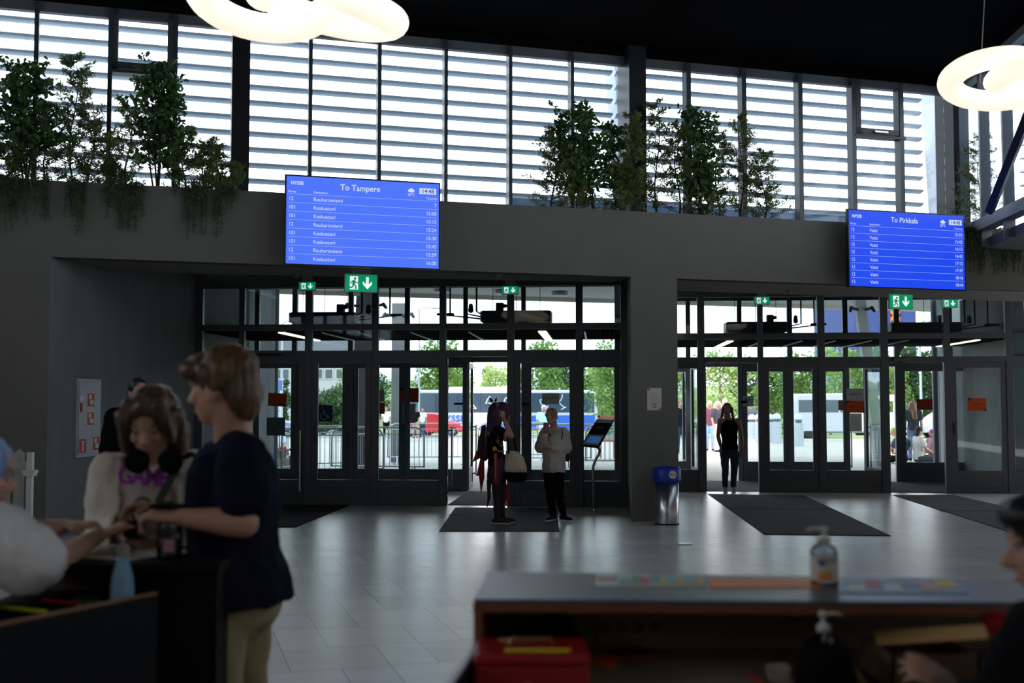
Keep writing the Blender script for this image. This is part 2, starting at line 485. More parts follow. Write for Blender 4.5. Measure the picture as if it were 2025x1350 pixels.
# louvre screens outside
SO = GO + 0.75
def louvre(u0, u1, label):
    root = empty('louvre_screen', Wp(u0, SO, z_ledge-0.5), TH, label, 'louvre screen', 'sun louvres outside the upper windows')
    k = 0
    zs = uzW(1008, 126.7, SO)[1]; ze = uzW(1008, 386, SO)[1]; dz = (zs-ze)/9.0
    z = zs + 2*dz
    while z > z_ledge - 0.35:
        b = MB(MW)
        T = Matrix.Translation((0, SO, z)) @ Matrix.Rotation(R(-12), 4, 'X')
        prof = [(-0.085,0.0),(-0.05,0.024),(0.0,0.034),(0.05,0.024),(0.085,0.0),(0.05,-0.020),(0,-0.028),(-0.05,-0.020)]
        n = len(prof)
        vs = [(u0, y, zz) for y, zz in prof] + [(u1, y, zz) for y, zz in prof]
        b.add(vs, [tuple(range(n))[::-1], tuple(range(n, 2*n))] + [(i,(i+1)%n,(i+1)%n+n,i+n) for i in range(n)], T)
        b.build('slat', M_slat, root, smooth=False)
        z -= dz
louvre(u0-1, (uA+uB)/2-0.03, 'grey horizontal metal sun louvres outside the window left of the first dark post')
louvre((uA+uB)/2+0.03, (uC+uD)/2-0.03, 'grey horizontal metal sun louvres outside the window between the two dark posts')
louvre((uC+uD)/2+0.03, uE+0.1, 'grey horizontal metal sun louvres outside the window above the To Pirkkala screen')
# right side curtain wall: comes towards the camera from the corner
cor = Wp(uE+0.22, GO)
MS = frame_of(cor, -nD, dD)
root = empty('window_4', (cor.x, cor.y, 0), 0, kind='structure')
b = MB(MS)
for k in range(25):
    x = 0.3 + k*0.95
    b = MB(MS); b.box((x-0.03, -0.05, z_ledge-0.3), (x+0.03, 0.1, z_head+0.0)); b.build('mullion', mat('mullion_steel_blue', (0.10,0.12,0.15), 0.35), root)
b = MB(MS); b.box((0, -0.05, z_head-0.12), (24, 0.1, z_head)); b.box((0, -0.10, z_ledge-0.05), (24, 0.1, z_ledge+0.12)); b.build('window_frame', mat('head_frame_grey',(0,0,0)), root)
g = MB(MS); g.box((0, 0.02, z_ledge), (24, 0.032, z_head)); g.build('glass', M_glassu, root)
br = MB(); 
Pq_ = cor - dD*0.3; p0 = atP(1957, 418, Pq_, dD); p1 = atP(2068, 140, Pq_, dD)
br.tube([p0, p1], 0.07, 4); br.build('brace', mat('brace_black', (0.02,0.022,0.03), 0.4), root)
ce = MS @ Vector((0, 0, 0)); cf = MS @ Vector((24, 0, 0))
b = MB(); b.prism([(ce.x, ce.y-0.9), (cf.x, cf.y), (XR+4, cf.y), (XR+4, ce.y+2)], z_ledge-0.3, z_ledge-0.15); b.build('ceiling_side_hall', M_dark, kind='structure')
b = MB(MS); b.box((0, -0.02, z_head), (24, 0.25, Z_CEIL)); b.build('wall_right_high', M_black, kind='structure')
rootl = empty('louvre_screen', MS @ Vector((3, 0.7, z_ledge)), 0, 'grey horizontal sun louvres outside the right hand side window', 'louvre screen', 'sun louvres outside the upper windows')
zz = z_head + 0.1
while zz > z_ledge+0.02:
    b = MB(MS); b.box((1.0, 0.62, zz-0.018), (24, 0.76, zz+0.018)); b.build('slat', M_slat, rootl); zz -= 0.21
# right wall of the hall and the glazed rear wall
b = MB(); b.box((XR+1.5, YB, 0), (XR+1.7, 21, z_ledge-0.2)); b.build('wall_right', M_wall, kind='structure')
# ================================================================ door bays
HT = {}                                            # heights shared by both bays
HT['tr0'] = uzL(1000, 651)[1]; HT['tr1'] = uzL(1000, 639)[1]     # upper transom
HT['dh0'] = uzL(1000, 705)[1]; HT['dh1'] = uzL(1000, 692)[1]     # door head
HT['top'] = 3.86
print({k: round(v,3) for k, v in HT.items()})
NDOOR = [0]; NWIN = [10]
def leaf_parts(M, u0, u1, z0, z1, m, parent, handle=None, style='v', th=0.05, v0=0.0, stile=0.10):
    """a glazed door leaf: frame, pane, sunk kick panel, handle"""
    gb = z0 + 0.40; rail = 0.10
    f = MB(M)
    a, c = u0, u1
    f.box((a, v0-th/2, z0), (a+stile, v0+th/2, z1)); f.box((c-stile, v0-th/2, z0), (c, v0+th/2, z1))
    f.box((a+stile, v0-th/2, z1-rail), (c-stile, v0+th/2, z1)); f.box((a+stile, v0-th/2, z0), (c-stile, v0+th/2, z0+0.10))
    f.box((a+stile, v0-th/2, gb-0.13), (c-stile, v0+th/2, gb))
    fo = f.build('leaf_frame', m, parent, bevel=0.004)
    p = MB(M); p.box((a+stile-0.004, v0-th/2+0.014, z0+0.095), (c-stile+0.004, v0+th/2-0.01, gb-0.125)); p.build('kick_panel', m, parent)
    g = MB(M); g.box((a+stile, v0-0.005, gb), (c-stile, v0+0.005, z1-rail)); g.build('glass', M_glass, parent)
    if handle is not None:
        h = MB(M); hu = u0+0.05 if handle < 0 else u1-0.05; vv = v0 - th/2
        if style == 'v':
            h.tube([(hu, vv-0.06, z0+0.22), (hu, vv-0.06, z0+1.18)], 0.016, 8)
            h.tube([(hu, vv, z0+1.14), (hu, vv-0.06, z0+1.14)], 0.014, 8); h.tube([(hu, vv, z0+0.26), (hu, vv-0.06, z0+0.26)], 0.014, 8)
        else:
            h.box((hu-0.02, vv-0.012, z0+1.02), (hu+0.02, vv, z0+1.26)); h.box((hu-0.013, vv-0.03, z0+1.08), (hu+0.013, vv-0.01, z0+1.2))
        h.build('handle', M_steel if style == 'v' else mat('brass_lock', (0.10,0.07,0.05), 0.5, metal=0.5), fo)
def door(M, u0, u1, z0, z1, m, handle=None, style='v', hinge=None, ang=0, v0=0.0):
    NDOOR[0] += 1
    n = 'door_%d' % NDOOR[0]
    if hinge is None:
        r = empty(n, M @ Vector(((u0+u1)/2, v0, z0)), 0, kind='structure')
        leaf_parts(M, u0, u1, z0, z1, m, r, handle, style, v0=v0)
    else:
        hu = u0 if hinge < 0 else u1
        T = M @ Matrix.Translation((hu, v0, 0)) @ Matrix.Rotation(ang, 4, 'Z')
        r = empty(n, M @ Vector((hu, v0, z0)), 0, kind='structure')
        a, c = (0, u1-u0) if hinge < 0 else (-(u1-u0), 0)
        leaf_parts(T, a, c, z0, z1, m, r, handle, style)
    return r
TOPB = 0.42
def bay(M, uz, verts, lo, hi, m, top, tr, dh, panels, opens, thick=0.09, v0=0.0):
    """frame members of one glazed wall"""
    NWIN[0] += 1
    r = empty('window_%d' % NWIN[0], M @ Vector((lo, v0, 0)), 0, kind='structure')
    for (a, c) in verts:
        b = MB(M); b.box((a, v0-thick/2, 0), (c, v0+thick/2, top)); b.build('post', m, r, bevel=0.004)
    for (z0, z1) in (tr, dh, (top-TOPB, top)):
        b = MB(M); b.box((lo, v0-thick/2+0.005, z0), (hi, v0+thick/2-0.005, z1)); b.build('transom', m, r)
    g = MB(M); g.box((lo, v0-0.004, dh[1]), (hi, v0+0.004, tr[0])); g.box((lo, v0-0.004, tr[1]), (hi, v0+0.004, top-TOPB)); g.build('glass', M_glass, r)
    for (a, c) in panels:                          # fixed lights with kick panel
        leaf_parts(M, a, c, 0.0, dh[0], m, r, None, v0=v0, stile=0.012)
    return r
def U(f, xs): return [(f(a, 800)[0], f(b, 800)[0]) for a, b in xs]
TR = (HT['tr0'], HT['tr1']); DH = (HT['dh0'], HT['dh1'])
# ---- left bay, inner line
vL = U(uzL, [(386,400),(472,483),(603,617),(735,748),(869,882),(1003,1017),(1139,1153),(1228,1243)])
bay(ML, uzL, vL, vL[0][0], vL[-1][1], M_frame, HT['top'], TR, DH, [(vL[0][1], vL[1][0]), (vL[3][1], vL[4][0]), (vL[6][1], vL[7][0])], [])
door(ML, vL[1][1], vL[2][0], 0, DH[0], M_frame, handle=1)
door(ML, vL[2][1], vL[3][0], 0, DH[0], M_frame, handle=-1, style='lock')
door(ML, vL[4][1], vL[5][0], 0.01, DH[0], M_frame, handle=1, hinge=-1, ang=R(97))
door(ML, vL[5][1], vL[6][0], 0, DH[0], M_frame, handle=-1, style='lock')
TOPB = 0.14
# ---- left bay, outer line
ML2 = ML @ Matrix.Translation((0, VD, 0))
def uzL2(px, py): q = ML2.inverted() @ atP(px, py, BL + nD*VD, nD); return q.x, q.z
oL = U(uzL2, [(462,474),(503,512),(577,587),(688,698),(800,810),(916,925),(1031,1040),(1140,1150),(1216,1228)])
TR2 = (2.95, 3.05); DH2 = (2.35, 2.46)
bay(ML2, uzL2, oL, oL[0][0], oL[-1][1], M_frameo, 3.86, TR2, DH2, [(oL[0][1],oL[1][0]), (oL[1][1],oL[2][0]), (oL[4][1],oL[5][0]), (oL[7][1],oL[8][0])], [])
door(ML2, oL[2][1], oL[3][0], 0, DH2[0], M_frameo); door(ML2, oL[3][1], oL[4][0], 0, DH2[0], M_frameo)
door(ML2, oL[5][1], oL[6][0], 0.01, DH2[0], M_frameo, hinge=-1, ang=R(92), handle=1)
door(ML2, oL[6][1], oL[7][0], 0, DH2[0], M_frameo)
TOPB = 0.33
# ---- right bay, inner line
vR = U(uzR, [(1318,1334),(1380,1394),(1499,1510),(1618,1632),(1742,1757),(1867,1880),(1990,2003)])
bay(MR, uzR, vR, vR[0][0], uzR(2160,800)[0], M_frame, 3.86, TR, DH, [(vR[0][1], vR[1][0]), (vR[3][1], vR[4][0]), (vR[6][1], uzR(2160,800)[0])], [])
door(MR, vR[1][1], vR[2][0], 0.01, DH[0], M_frame, handle=1, hinge=-1, ang=R(100))
door(MR, vR[2][1], vR[3][0], 0, DH[0], M_frame, handle=-1, style='lock')
door(MR, vR[4][1], vR[5][0], 0.01, DH[0], M_frame, handle=1, hinge=-1, ang=R(102))
door(MR, vR[5][1], vR[6][0], 0, DH[0], M_frame, handle=-1, style='lock')
TOPB = 0.14
MR2 = MR @ Matrix.Translation((0, VD, 0))
def uzR2(px, py): q = MR2.inverted() @ atP(px, py, BR + nD*VD, nD); return q.x, q.z
oR = U(uzR2, [(1290,1302),(1357,1366),(1459,1468),(1558,1568),(1668,1678),(1770,1780),(1875,1885),(1985,1995)])
bay(MR2, uzR2, oR, oR[0][0], oR[-1][1], M_frameo, 3.86, TR2, DH2, [(oR[0][1],oR[1][0]), (oR[3][1],oR[4][0]), (oR[6][1],oR[7][0])], [])
door(MR2, oR[1][1], oR[2][0], 0.01, DH2[0], M_frameo, hinge=-1, ang=R(95), handle=1)
door(MR2, oR[2][1], oR[3][0], 0, DH2[0], M_frameo)
door(MR2, oR[4][1], oR[5][0], 0.01, DH2[0], M_frameo, hinge=-1, ang=R(80), handle=1)
door(MR2, oR[5][1], oR[6][0], 0, DH2[0], M_frameo)
# ---- vestibule side walls and hung grid ceilings
b = MB(ML); b.box((vL[0][0]-0.25, 0.05, 0), (vL[0][0]-0.05, VD+0.6, 3.7)); b.build('wall_vestibule_left', M_conc, kind='structure')
b = MB(MR); b.box((vR[6][1]+0.05, 0.05, 0), (vR[6][1]+0.25, VD+0.1, 3.7)); b.build('wall_vestibule_right', M_conc, kind='structure')
ZG = 2.753
M_warm = mat('light_strip', (1,0.9,0.75), 0.5, emit=(1.0,0.88,0.70), estr=1.6)
def grid_ceiling(M, a, c, label, lights):
    r = empty('grid_ceiling', M @ Vector(((a+c)/2, VD/2, ZG)), 0, label, 'hung ceiling', 'hung grid ceilings of the entrances')
    b = MB(M)
    n = int((c-a)/0.075)
    for i in range(n+1):
        x = a + (c-a)*i/n
        b.box((x-0.005, 0.07, ZG), (x+0.005, VD-0.07, ZG+0.05))
    k = 22
    for i in range(k+1):
        y = 0.08 + (VD-0.16)*i/k
        b.box((a, y-0.005, ZG), (c, y+0.005, ZG+0.05))
    b.build('grid', M_black, r)
    for i in range(4):
        y = 0.15 + (VD-0.3)*i/3
        t = MB(M); t.box((a, y-0.03, ZG+0.05), (c, y+0.03, ZG+0.09)); t.build('rail', M_black, r)
    for x, w, on in lights:
        t = MB(M); t.box((x-w/2, 0.25, ZG-0.02), (x+w/2, VD-0.25, ZG+0.02)); t.build('light_strip', M_warm if on else mat('strip_profile', (0.55,0.56,0.56), 0.3, metal=0.9), r)
def ux(M, px, py):
    P = atz(px, py, ZG); q = M.inverted() @ P; return q.x
grid_ceiling(ML, vL[0][0]+0.05, vL[-1][1]-0.05, 'black open grid ceiling hung inside the left entrance', [(ux(ML,590,664),0.10,True),(ux(ML,1080,664),0.13,True),(ux(ML,660,662),0.02,False),(ux(ML,730,662),0.02,False),(ux(ML,830,662),0.02,False),(ux(ML,940,662),0.02,False),(ux(ML,1158,662),0.03,False)])
grid_ceiling(MR, vR[0][0]+0.05, vR[6][1]-0.02, 'black open grid ceiling hung inside the right entrance', [(ux(MR,1430,680),0.11,True),(ux(MR,1880,680),0.10,True),(ux(MR,1485,682),0.02,False),(ux(MR,1555,682),0.02,False),(ux(MR,1615,682),0.02,False),(ux(MR,1680,682),0.02,False),(ux(MR,1745,682),0.02,False)])
# air curtains hanging above the grid
def air_curtain(M, uz, x0, x1, y0, y1, dv, flip, label):
    P, n = M.to_translation(), Vector((M[0][1], M[1][1], 0))
    a = M.inverted() @ atP(x0, y1, P + n*dv, n); c = M.inverted() @ atP(x1, y0, P + n*dv, n)
    r = empty('air_curtain', M @ Vector(((a.x+c.x)/2, dv, a.z)), 0, label, 'air curtain heater', 'air curtain heaters above the doors')
    b = MB(M); b.box((a.x, dv-0.2, a.z), (c.x, dv+0.25, c.z)); b.build('casing', mat('heater_black',(0.02,0.02,0.022),0.5), r, bevel=0.01)
    for e in (a.x-0.012, c.x+0.012):
        b = MB(M); b.box((e-0.012, dv-0.19, a.z+0.01), (e+0.012, dv+0.24, c.z-0.01)); b.build('end_plate', mat('end_plate_grey',(0.3,0.31,0.32),0.5), r)
    s = -1 if flip else 1
    ex = c.x if s > 0 else a.x
    p = MB(M)
    zt = 3.86
    for k, off in enumerate((0.10, 0.30, 0.55)):
        p.tube([(ex + s*off, dv+0.05*k-0.05, zt), (ex + s*off, dv+0.05*k-0.05, c.z-0.03*k), (ex, dv+0.05*k-0.05, c.z-0.06-0.03*k)], 0.016, 6)
    p.cap((ex+s*0.2, dv, c.z+0.02), (ex+s*0.2, dv, c.z+0.1), 0.045, 0.035, 8)
    p.cap((ex+s*0.5, dv, c.z-0.05), (ex+s*0.75, dv, c.z-0.04), 0.03, 0.02, 8)
    p.build('pipework', mat('pipe_black',(0.02,0.02,0.02),0.6), r)
    w = MB(M)
    for off in (0.15, 0.5, 0.85): 
        u = a.x + (c.x-a.x)*off
        w.tube([(u, dv, c.z), (u, dv, zt)], 0.005, 4)
    w.build('hanger', mat('pipe_black',(0,0,0)), r)
    q = MB(M); u = a.x + (c.x-a.x)*(0.25 if flip else 0.75); q.box((u-0.06, dv-0.05, c.z), (u+0.06, dv+0.08, c.z+0.14)); q.cap((u+0.04,dv,c.z+0.09),(u+0.1,dv,c.z+0.09),0.035,0.03,8); q.build('valve_motor', mat('pipe_black',(0,0,0)), r)
air_curtain(ML, uzL, 580, 705, 618, 640, 0.75, False, 'black air curtain heater hanging above the left doors under the green exit sign')
air_curtain(ML, uzL, 955, 1088, 615, 638, 0.75, True, 'black air curtain heater hanging above the open door beside the two people')
air_curtain(MR, uzR, 1436, 1552, 637, 658, 0.75, False, 'black air curtain heater hanging above the open door with the walking woman')
air_curtain(MR, uzR, 1760, 1895, 638, 657, 0.75, False, 'black air curtain heater hanging above the rightmost doors')
# door closers
def closer(M, uz, x0, x1, y0, y1, v, label, m=None):
    P, n = M.to_translation(), Vector((M[0][1], M[1][1], 0))
    a = M.inverted() @ atP(x0, y1, P + n*v, n); c = M.inverted() @ atP(x1, y0, P + n*v, n)
    r = empty('door_closer', M @ Vector(((a.x+c.x)/2, v, a.z)), 0, label, 'door closer', 'door closers')
    b = MB(M); b.box((a.x, v-0.05, a.z), (c.x, v, c.z)); b.build('closer_body', m or mat('closer_grey',(0.12,0.12,0.12),0.4), r, bevel=0.006)
    b = MB(M); b.box((a.x+0.08, v-0.03, a.z-0.03), (c.x-0.15, v-0.015, a.z-0.012)); b.build('closer_arm', mat('pipe_black',(0,0,0)), r)
closer(ML, uzL, 884, 928, 698, 706, -0.05, 'grey door closer over the open door beside the dark haired person')
closer(ML, uzL, 484, 578, 693, 699, -0.05, 'long grey door operator above the door behind the man in navy')
closer(MR, uzR, 1398, 1440, 709, 717, -0.05, 'grey door closer over the doorway of the walking woman')
closer(MR, uzR, 1766, 1800, 707, 714, -0.05, 'grey door closer over the rightmost open door')
# ================================================================ outside
def gz(Y): return 0.0 if Y < 45 else -0.02*(Y-45)
def G(px, Y, dz=0.0): return Vector(((px-1012.5)/FPX*Y*1.0015, Y, gz(Y)+dz))
def zat(py, Y): return atY(1012, py, Y).z
M_asph = mat('asphalt', (0.20,0.20,0.20), 0.9, var=0.08, vscale=0.5)
M_grass = mat('grass', (0.20,0.27,0.08), 0.95, var=0.25, vscale=0.6)
def paver_material():
    m = bpy.data.materials.new('concrete_pavers'); m.use_nodes = True
    nt = m.node_tree; b = nt.nodes['Principled BSDF']; N = nt.nodes.new; Lk = nt.links.new
    tc = N('ShaderNodeTexCoord'); br = N('ShaderNodeTexBrick')
    br.inputs['Scale'].default_value = 1; br.inputs['Brick Width'].default_value = 0.42; br.inputs['Row Height'].default_value = 0.28
    br.inputs['Mortar Size'].default_value = 0.008
    br.inputs['Color1'].default_value = (0.31,0.295,0.275,1); br.inputs['Color2'].default_value = (0.37,0.355,0.33,1); br.inputs['Mortar'].default_value = (0.15,0.145,0.14,1)
    Lk(tc.outputs['Object'], br.inputs['Vector']); Lk(br.outputs['Color'], b.inputs['Base Color']); b.inputs['Roughness'].default_value = 0.85
    return m
M_pav = paver_material()
y0L = (ML @ Vector((0, VD+0.05, 0))).y
def strip(name, Y0, Y1, X0, X1, m, dz=0.0):
    b = MB(); n = 12
    vs = []; fs = []
    for i in range(n+1):
        Y = Y0 + (Y1-Y0)*i/n
        vs += [(X0, Y, gz(Y)+dz), (X1, Y, gz(Y)+dz)]
    for i in range(n): fs.append((2*i, 2*i+1, 2*i+3, 2*i+2))
    b.add(vs, fs); return b.build(name, m, kind='structure')
strip('floor_pavement', 19.2, 50, -45, 50, M_pav, -0.03)
strip('floor_road', 50, 83, -80, 80, M_asph, -0.02)
strip('floor_lawn', 83, 420, -400, 400, M_grass, 0.0)
# kerb and verge
b = MB(); b.box((-40, 49.8, gz(50)-0.1), (50, 50.1, gz(50)+0.1)); b.build('trim_1', mat('kerb_stone', (0.5,0.5,0.48), 0.8), kind='structure')
b = MB(); b.prism([(G(1450,62).x,62),(G(1900,62).x,62),(G(1900,66).x,66),(G(1450,66).x,66)], gz(62)-0.2, gz(62)+0.02)
tag(b.build('grass_verge', M_grass), 'green grass verge between the road lanes behind the bollards', 'grass', kind='stuff')
# canopy with columns
CZ = 4.30
ce = atz(900, 583, CZ); Mc = frame_of(Vector((ce.x, ce.y, 0)), dW, nW)
r = empty('canopy_roof', (ce.x, ce.y, CZ), TH, 'wide grey concrete canopy roof over the forecourt outside the doors', 'canopy')
b = MB(Mc); b.box((-14, -7.2, CZ), (16, 0, CZ+0.25)); b.build('slab', mat('canopy_concrete', (0.45,0.45,0.45), 0.8, var=0.06, vscale=1), r)
b = MB(Mc); b.box((-14, -0.06, CZ-0.10), (16, 0.03, CZ+0.3)); b.build('fascia', mat('canopy_fascia', (0.62,0.60,0.50), 0.6), r)
for px in (870, 1000, 1125, 1460):
    q = Mc.inverted() @ atY(px, 600, 26.5)
    b = MB(Mc); b.lathe([(0.18,0),(0.2,0.03),(0.2,0.08),(0.12,0.1)], (q.x, -1.6, CZ-0.1), 16); b.build('downlight', mat('downlight_grey',(0.2,0.22,0.25),0.4), r)
M_col = mat('column_concrete', (0.16,0.17,0.18), 0.75, var=0.12, vscale=2)
M_coll = mat('column_pale', (0.45,0.48,0.50), 0.7, var=0.1, vscale=2)
def column(px0, px1, Y, ptop, label, m, w=0.34, cap=True):
    p0 = G(px0, Y); p1 = G(px1, Y); p1.z = ptop
    r = empty('canopy_column', p0, 0, label, 'column', 'columns carrying the canopy')
    b = MB(); d = (p1-p0)
    vs = []
    for p in (p0, p1):
        for sx, sy in ((-1,-1),(1,-1),(1,1),(-1,1)): vs.append((p.x+sx*w/2, p.y+sy*w/2, p.z))
    b.add(vs, [(0,3,2,1),(4,5,6,7),(0,1,5,4),(1,2,6,5),(2,3,7,6),(3,0,4,7)]); b.build('shaft', m, r, bevel=0.02)
    if cap:
        b = MB()
        for s in (-1, 1):
            b.tube([(p1.x+s*w*0.3, p1.y-0.2, p1.z-0.35), (p1.x+s*w*1.1, p1.y-0.2, p1.z-0.3)], 0.035, 6)
            b.cap((p1.x+s*w*1.0, p1.y-0.2, p1.z-0.30), (p1.x+s*w*1.15, p1.y-0.25, p1.z-0.38), 0.05, 0.04, 8)
        b.build('floodlight', mat('pipe_black',(0,0,0)), r)
    return r
column(712, 724, 27.5, CZ, 'dark grey concrete column outside the left doors with a small blue sign on it', M_col, 0.44)
column(788, 789, 30.5, CZ, 'dark grey concrete column farther right outside the left doors, beside the orange paper', M_col, 0.36)
column(1738, 1700, 28.5, CZ, 'slanting pale grey column outside the right doors', M_coll, 0.26)
b = MB(); p = G(1725, 28.6); b.box((p.x-0.09, p.y-0.25, 2.25), (p.x+0.09, p.y-0.23, 2.45)); tag(b.build('pole_sign', mat('sign_blue', (0.05,0.12,0.40), 0.5)), 'small blue sign on the slanting pale column', 'sign')
# bluish sheet metal upstand of the canopy, seen low in the upper windows
uq0 = uzW(1003, 400, SO+0.9)[0]; uq1 = uzW(1900, 440, SO+0.9)[0]; zq = uzW(1008, 391, SO+0.9)[1]
b = MB(MW); b.box((uq0, SO+0.9, z_ledge-0.2), (uq1, SO+1.0, zq)); o = tag(b.build('roof_upstand', mat('upstand_blue', (0.16,0.24,0.36), 0.5, var=0.1, vscale=1.5)), 'bluish metal roof upstand visible low behind the middle planting', 'roof edge')
b = MB(MW); b.box((uq0, SO+0.86, zq), (uq1, SO+1.04, zq+0.03)); b.build('cap_flashing', mat('flashing_grey', (0.12,0.14,0.17), 0.5), o)
# pale concrete fins outside the upper windows
for i, (px, pb, lab) in enumerate(((1205, 1226, 'leaning pale concrete fin outside the upper window left of the middle dark post'), (1835, 1850, 'leaning pale concrete fin outside the upper window at the right corner'))):
    b = MB(MW)
    ut = uzW(px+2, 130, GO+1.4)[0]; ub = uzW(pb+8, 400, GO+1.4)[0]; ur = uzW(px+48, 300, GO+1.4)[0]
    zt, zb = z_head+1.0, z_ledge-0.8
    vs = [(ub, GO+1.2, zb), (ur+0.1, GO+1.2, zb), (ur+0.1, GO+1.2, zt), (ut-0.06, GO+1.2, zt), (ub, GO+1.6, zb), (ur+0.1, GO+1.6, zb), (ur+0.1, GO+1.6, zt), (ut-0.06, GO+1.6, zt)]
    b.add(vs, [(0,1,2,3),(7,6,5,4),(0,4,5,1),(1,5,6,2),(2,6,7,3),(3,7,4,0)])
    tag(b.build('concrete_fin', mat('fin_concrete', (0.42,0.46,0.52), 0.8, var=0.08, vscale=2)), lab, 'concrete fin')
# concrete wall right of the forecourt with a round steel downpipe
p = atY(1862, 795, 24.2)
b = MB(); b.prism([(p.x, 24.0), (p.x+3.5, 23.4), (p.x+3.5, 23.8), (p.x+0.02, 24.35)], 0, CZ)
tag(b.build('concrete_wall', mat('fair_faced_concrete', (0.42,0.45,0.47), 0.75, var=0.07, vscale=3)), kind='structure')
bpy.data.objects['concrete_wall'].name = 'wall_outside_right'
b = MB(); q = atY(1851, 795, 23.6); b.tube([(q.x, 23.6, 0), (q.x, 23.6, CZ)], 0.075, 14)
tag(b.build('downpipe', mat('pipe_slate', (0.16,0.18,0.21), 0.4, metal=0.4)), 'round slate coloured downpipe beside the right concrete wall', 'pipe')
# left outside: concrete wall, round columns
b = MB(); a0 = atY(470, 795, 23); b.prism([(a0.x-3.0, 22.6), (a0.x+0.75, 22.6), (a0.x+0.75, 23.0), (a0.x-3.0, 23.0)], 0, CZ); b.build('wall_outside_left', mat('column_mid', (0.22,0.24,0.25), 0.75, var=0.1, vscale=2), kind='structure')
q = atY(527, 795, 24.5); b = MB(); b.tube([(q.x, 24.5, 0), (q.x, 24.5, CZ)], 0.16, 20)
tag(b.build('round_column', mat('column_mid', (0.22,0.24,0.25), 0.75, var=0.1, vscale=2)), 'round grey concrete column outside the leftmost door', 'column')
q = atY(545, 795, 24.2); b = MB(); b.tube([(q.x, 24.2, 0), (q.x, 24.2, CZ)], 0.06, 12)
tag(b.build('downpipe', mat('pipe_slate',(0,0,0))), 'thin slate downpipe beside the round concrete column', 'pipe')

# ---------------------------------------------------------------- trees
M_bark = mat('bark', (0.16,0.12,0.09), 0.9, var=0.2, vscale=6)
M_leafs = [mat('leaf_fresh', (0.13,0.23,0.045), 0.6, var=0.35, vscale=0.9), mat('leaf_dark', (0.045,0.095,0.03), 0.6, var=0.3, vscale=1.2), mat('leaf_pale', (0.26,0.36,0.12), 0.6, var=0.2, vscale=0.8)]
for m_ in M_leafs:                                  # thin leaves let some light through
    nt = m_.node_tree; bs = nt.nodes['Principled BSDF']; o_ = nt.nodes['Material Output']
    tl = nt.nodes.new('ShaderNodeBsdfTranslucent'); mx = nt.nodes.new('ShaderNodeMixShader'); mx.inputs[0].default_value = 0.35
    tl.inputs['Color'].default_value = (*[c*1.3 for c in bs.inputs['Base Color'].default_value[:3]], 1)
    nt.links.new(bs.outputs[0], mx.inputs[1]); nt.links.new(tl.outputs[0], mx.inputs[2]); nt.links.new(mx.outputs[0], o_.inputs['Surface'])
def rdir():
    while True:
        v = Vector((random.uniform(-1,1), random.uniform(-1,1), random.uniform(-1,1)))
        if 0.01 < v.length < 1: return v.normalized()
def tree(H, R0, zc, kind, seed, n=2600, conic=False):
    """H total height, R0 crown radius, zc height where the crown starts"""
    random.seed(seed)
    r = empty('deciduous_tree' if not conic else 'conifer_tree')
    t = MB(); t.tube([(0,0,-0.1), (0.03,0.02,H*0.3), (0,0.05,H*0.6), (0.02,0,H*0.92)], [0.14*H/7, 0.11*H/7, 0.07*H/7, 0.02], 8)
    for i in range(9):
        a = random.uniform(0, 6.28); z = zc + (H-zc)*random.uniform(0.0, 0.7)
        L = R0*0.75*(1-(z-zc)/(H-zc)*0.6)
        t.tube([(0,0,z), (L*0.5*math.cos(a), L*0.5*math.sin(a), z+L*0.35), (L*math.cos(a), L*math.sin(a), z+L*0.6)], [0.05,0.03,0.01], 5)
    t.build('trunk', M_bark, r, smooth=True)
    l = MB()
    cl = []
    for i in range(46):
        if conic:
            z = zc + (H-zc)*random.random()**1.3; rr = R0*(1-(z-zc)/(H-zc))*0.9
        else:
            z = zc + (H-zc)*(0.08+0.84*random.random()); k = (z-zc)/(H-zc)
            rr = R0*math.sqrt(max(0.02, 1-((k-0.42)/0.60)**2))*0.85
        a = random.uniform(0, 6.28); q = rr*math.sqrt(random.random())
        cl.append((Vector((q*math.cos(a), q*math.sin(a), z)), R0*random.uniform(0.22, 0.38)*(0.6 if conic else 1)))
    s0 = 0.30*H/7
    for i in range(n):
        c, cr = random.choice(cl); d = rdir()
        p = c + d*cr*random.uniform(0.6, 1.05)
        l.leaf(p, (d + rdir()*0.9 + Vector((0,0,-0.25))), s0*random.uniform(0.6,1.2), s0*random.uniform(0.5,0.8), rdir())
    l.build('foliage', M_leafs[kind], r)
    return r
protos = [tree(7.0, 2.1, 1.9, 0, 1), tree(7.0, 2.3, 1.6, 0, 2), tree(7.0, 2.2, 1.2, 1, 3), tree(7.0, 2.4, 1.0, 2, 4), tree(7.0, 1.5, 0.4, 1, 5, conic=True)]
used = set()
def put_tree(k, px, Y, top_py, label, wid=1.0, group='trees beyond the road'):
    o = protos[k] if k not in used else copy_tree(protos[k]); used.add(k)
    H = zat(top_py, Y) - gz(Y); s = H/7.0
    p = G(px, Y, -0.02)
    place(o, p, random.uniform(0, 6), label, group, (s*wid, s*wid, s)); o['category'] = 'tree'
random.seed(11)
put_tree(0, 872, 92, 668, 'leafy green tree behind the bus, left of the open middle door')
put_tree(1, 1076, 92, 672, 'round leafy green tree behind the bus, above the girl holding a phone')
put_tree(1, 1216, 60, 676, 'green tree at the right end of the bus', 1.0)
put_tree(2, 1118, 105, 694, 'darker tree just right of the round tree behind the bus')
put_tree(0, 705, 88, 690, 'slim green tree seen through the second left door', 0.8)
put_tree(0, 905, 110, 706, 'small green tree between the tall tree and the open middle door', 1.0)
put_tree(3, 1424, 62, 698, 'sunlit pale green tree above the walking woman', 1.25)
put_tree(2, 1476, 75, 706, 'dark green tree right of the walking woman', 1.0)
put_tree(0, 1532, 70, 716, 'broad green tree behind the grey bollards', 1.2)
